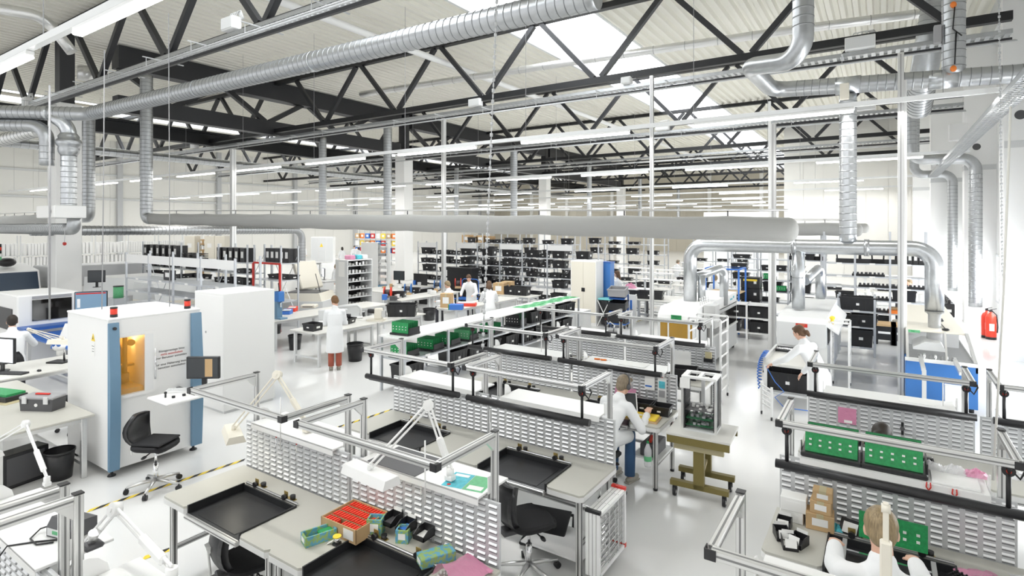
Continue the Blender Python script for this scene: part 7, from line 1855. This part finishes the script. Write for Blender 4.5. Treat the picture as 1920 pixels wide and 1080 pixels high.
carton(XY(840, 13.0), 12.95, .78, .34, .25, .42, .4, 'brown carton standing in front of the fair-haired person beside the slotted pole')
t = thing('parts_bin', 'blue and green bin on the pale table right of the slotted pole', 'bin', (XY(848, 12.9) + .28, 12.75, .78), .5); part('body', MB().box(-.2, .2, -.12, .12, 0, .16, .01), 'blue_bin', t); part('green_end', MB().box(-.22, -.2, -.12, .12, 0, .15), 'pcb', t)
t = thing('parts_bin', 'flat red tray of parts on the pale table before the two women', 'bin', (XY(875, 13.5), 13.5, .78), .5); part('body', MB().box(-.3, .3, -.14, .14, 0, .09, .01), 'red_bright', t); part('contents', MB().box(-.26, .26, -.11, .11, .09, .12, .01), 'comp', t)
for k, (px, Y, w, h) in enumerate(((938, 16.6, .42, .4), (952, 17.0, .4, .42))): 
    carton(XY(px, Y), Y, .78, w, .36, h, .2, 'brown carton with a white sheet right of the two women, %s one' % ('left', 'right')[k])
table(XY(960, 16.6) - 1.3, XY(960, 16.6) + .9, 16.3, 17.1, .78, 'pale table with cartons and crates behind the two women', 'worktop_light', 'pale_grey')
for k, px in enumerate((962, 978)): crate('big', XY(px, 16.7), 16.7, .78, .1, 'black crate on the carton table behind the two women, %s one' % ('left', 'right')[k], None)
t = thing('push_cart', 'blue push cart with a white sheet in front of the long crate rack', 'cart', (XY(875, 18.2), 18.2, 0), .1); part('deck', MB().box(-.45, .45, -.3, .3, .22, .26), 'blue_bin', t); part('handle', MB().tube([(-.4, .28, .26), (-.4, .28, .95), (-.3, .28, 1.02), (.3, .28, 1.02), (.4, .28, .95), (.4, .28, .26)], .018, 8), 'blue_bin', t); part('sheet', MB().box(-.2, .12, .25, .26, .55, .9), 'paper', t)
for sx in (-.38, .38):
    for sy in (-.24, .24): part('wheel', MB().cyl((sx - .02, sy, .09), (sx + .02, sy, .09), .09, n=14).box(sx - .02, sx + .02, sy - .02, sy + .02, .1, .22), 'black', t)
t = thing('black_cabinet', 'large black cupboard with white sheets in front of the long crate rack', 'cabinet', (XY(858, 19.1), 19.15, 0)); part('body', MB().box(-.75, .9, -.25, .25, 0, 1.42), 'black_plastic', t)
for k in range(3): part('white_sheet', MB().box(-.72, -.42, -.256, -.25, .38 + k * .33, .64 + k * .33), 'paper', t)
solo('black_screen', 'black folding screen standing on the table before the second column', 'screen', MB().box(XY(777, 17.3), XY(801, 17.3), 17.25, 17.31, .0, 1.25), 'black_plastic')
rnd = random.Random(8)
for k in range(22):
    px = 690 + (k * 37) % 250; Y = (13.6, 14.9, 15.6, 16.0, 17.2)[k % 5]
    xs_ = {13.6: (-14.0, -13.2), 14.9: (-11.1, -10.4), 15.6: (-14.0, -13.2), 16.0: (-16.8, -15.5), 17.2: (-16.8, -15.5)}[Y]
    x = rnd.uniform(xs_[0] + .15, xs_[1] - .15); y = Y + rnd.uniform(-.5, .3); m = rnd.choice(['dark_grey', 'comp', 'blue_bin', 'card', 'pale_grey', 'black_plastic'])
    w, d, h = rnd.uniform(.1, .24), rnd.uniform(.08, .18), rnd.uniform(.05, .2)
    t = thing('bench_tool', 'small %s tool lying on the pale tables in mid-hall' % {'dark_grey': 'dark grey', 'comp': 'white', 'blue_bin': 'blue', 'card': 'brown', 'pale_grey': 'pale grey', 'black_plastic': 'black'}[m], 'tool', (x, y, .78), rnd.uniform(0, 3), 'small %s tools on the mid-hall tables' % m.replace('_', ' ')); part('body', MB().box(-w / 2, w / 2, -d / 2, d / 2, 0, h, .012), m, t); part('grip', MB().cyl((w / 2, 0, h * .5), (w / 2 + .08, 0, h * .5), .015, n=8), 'black', t)
# red pull handle on the first column
p = YP(121, 457, 7.30); solo('pull_handle', 'red pull handle hanging on the first white column', 'handle', MB().ell((-23.2 if False else p.x, 7.30, p.z), .09, .05, .06), 'red')
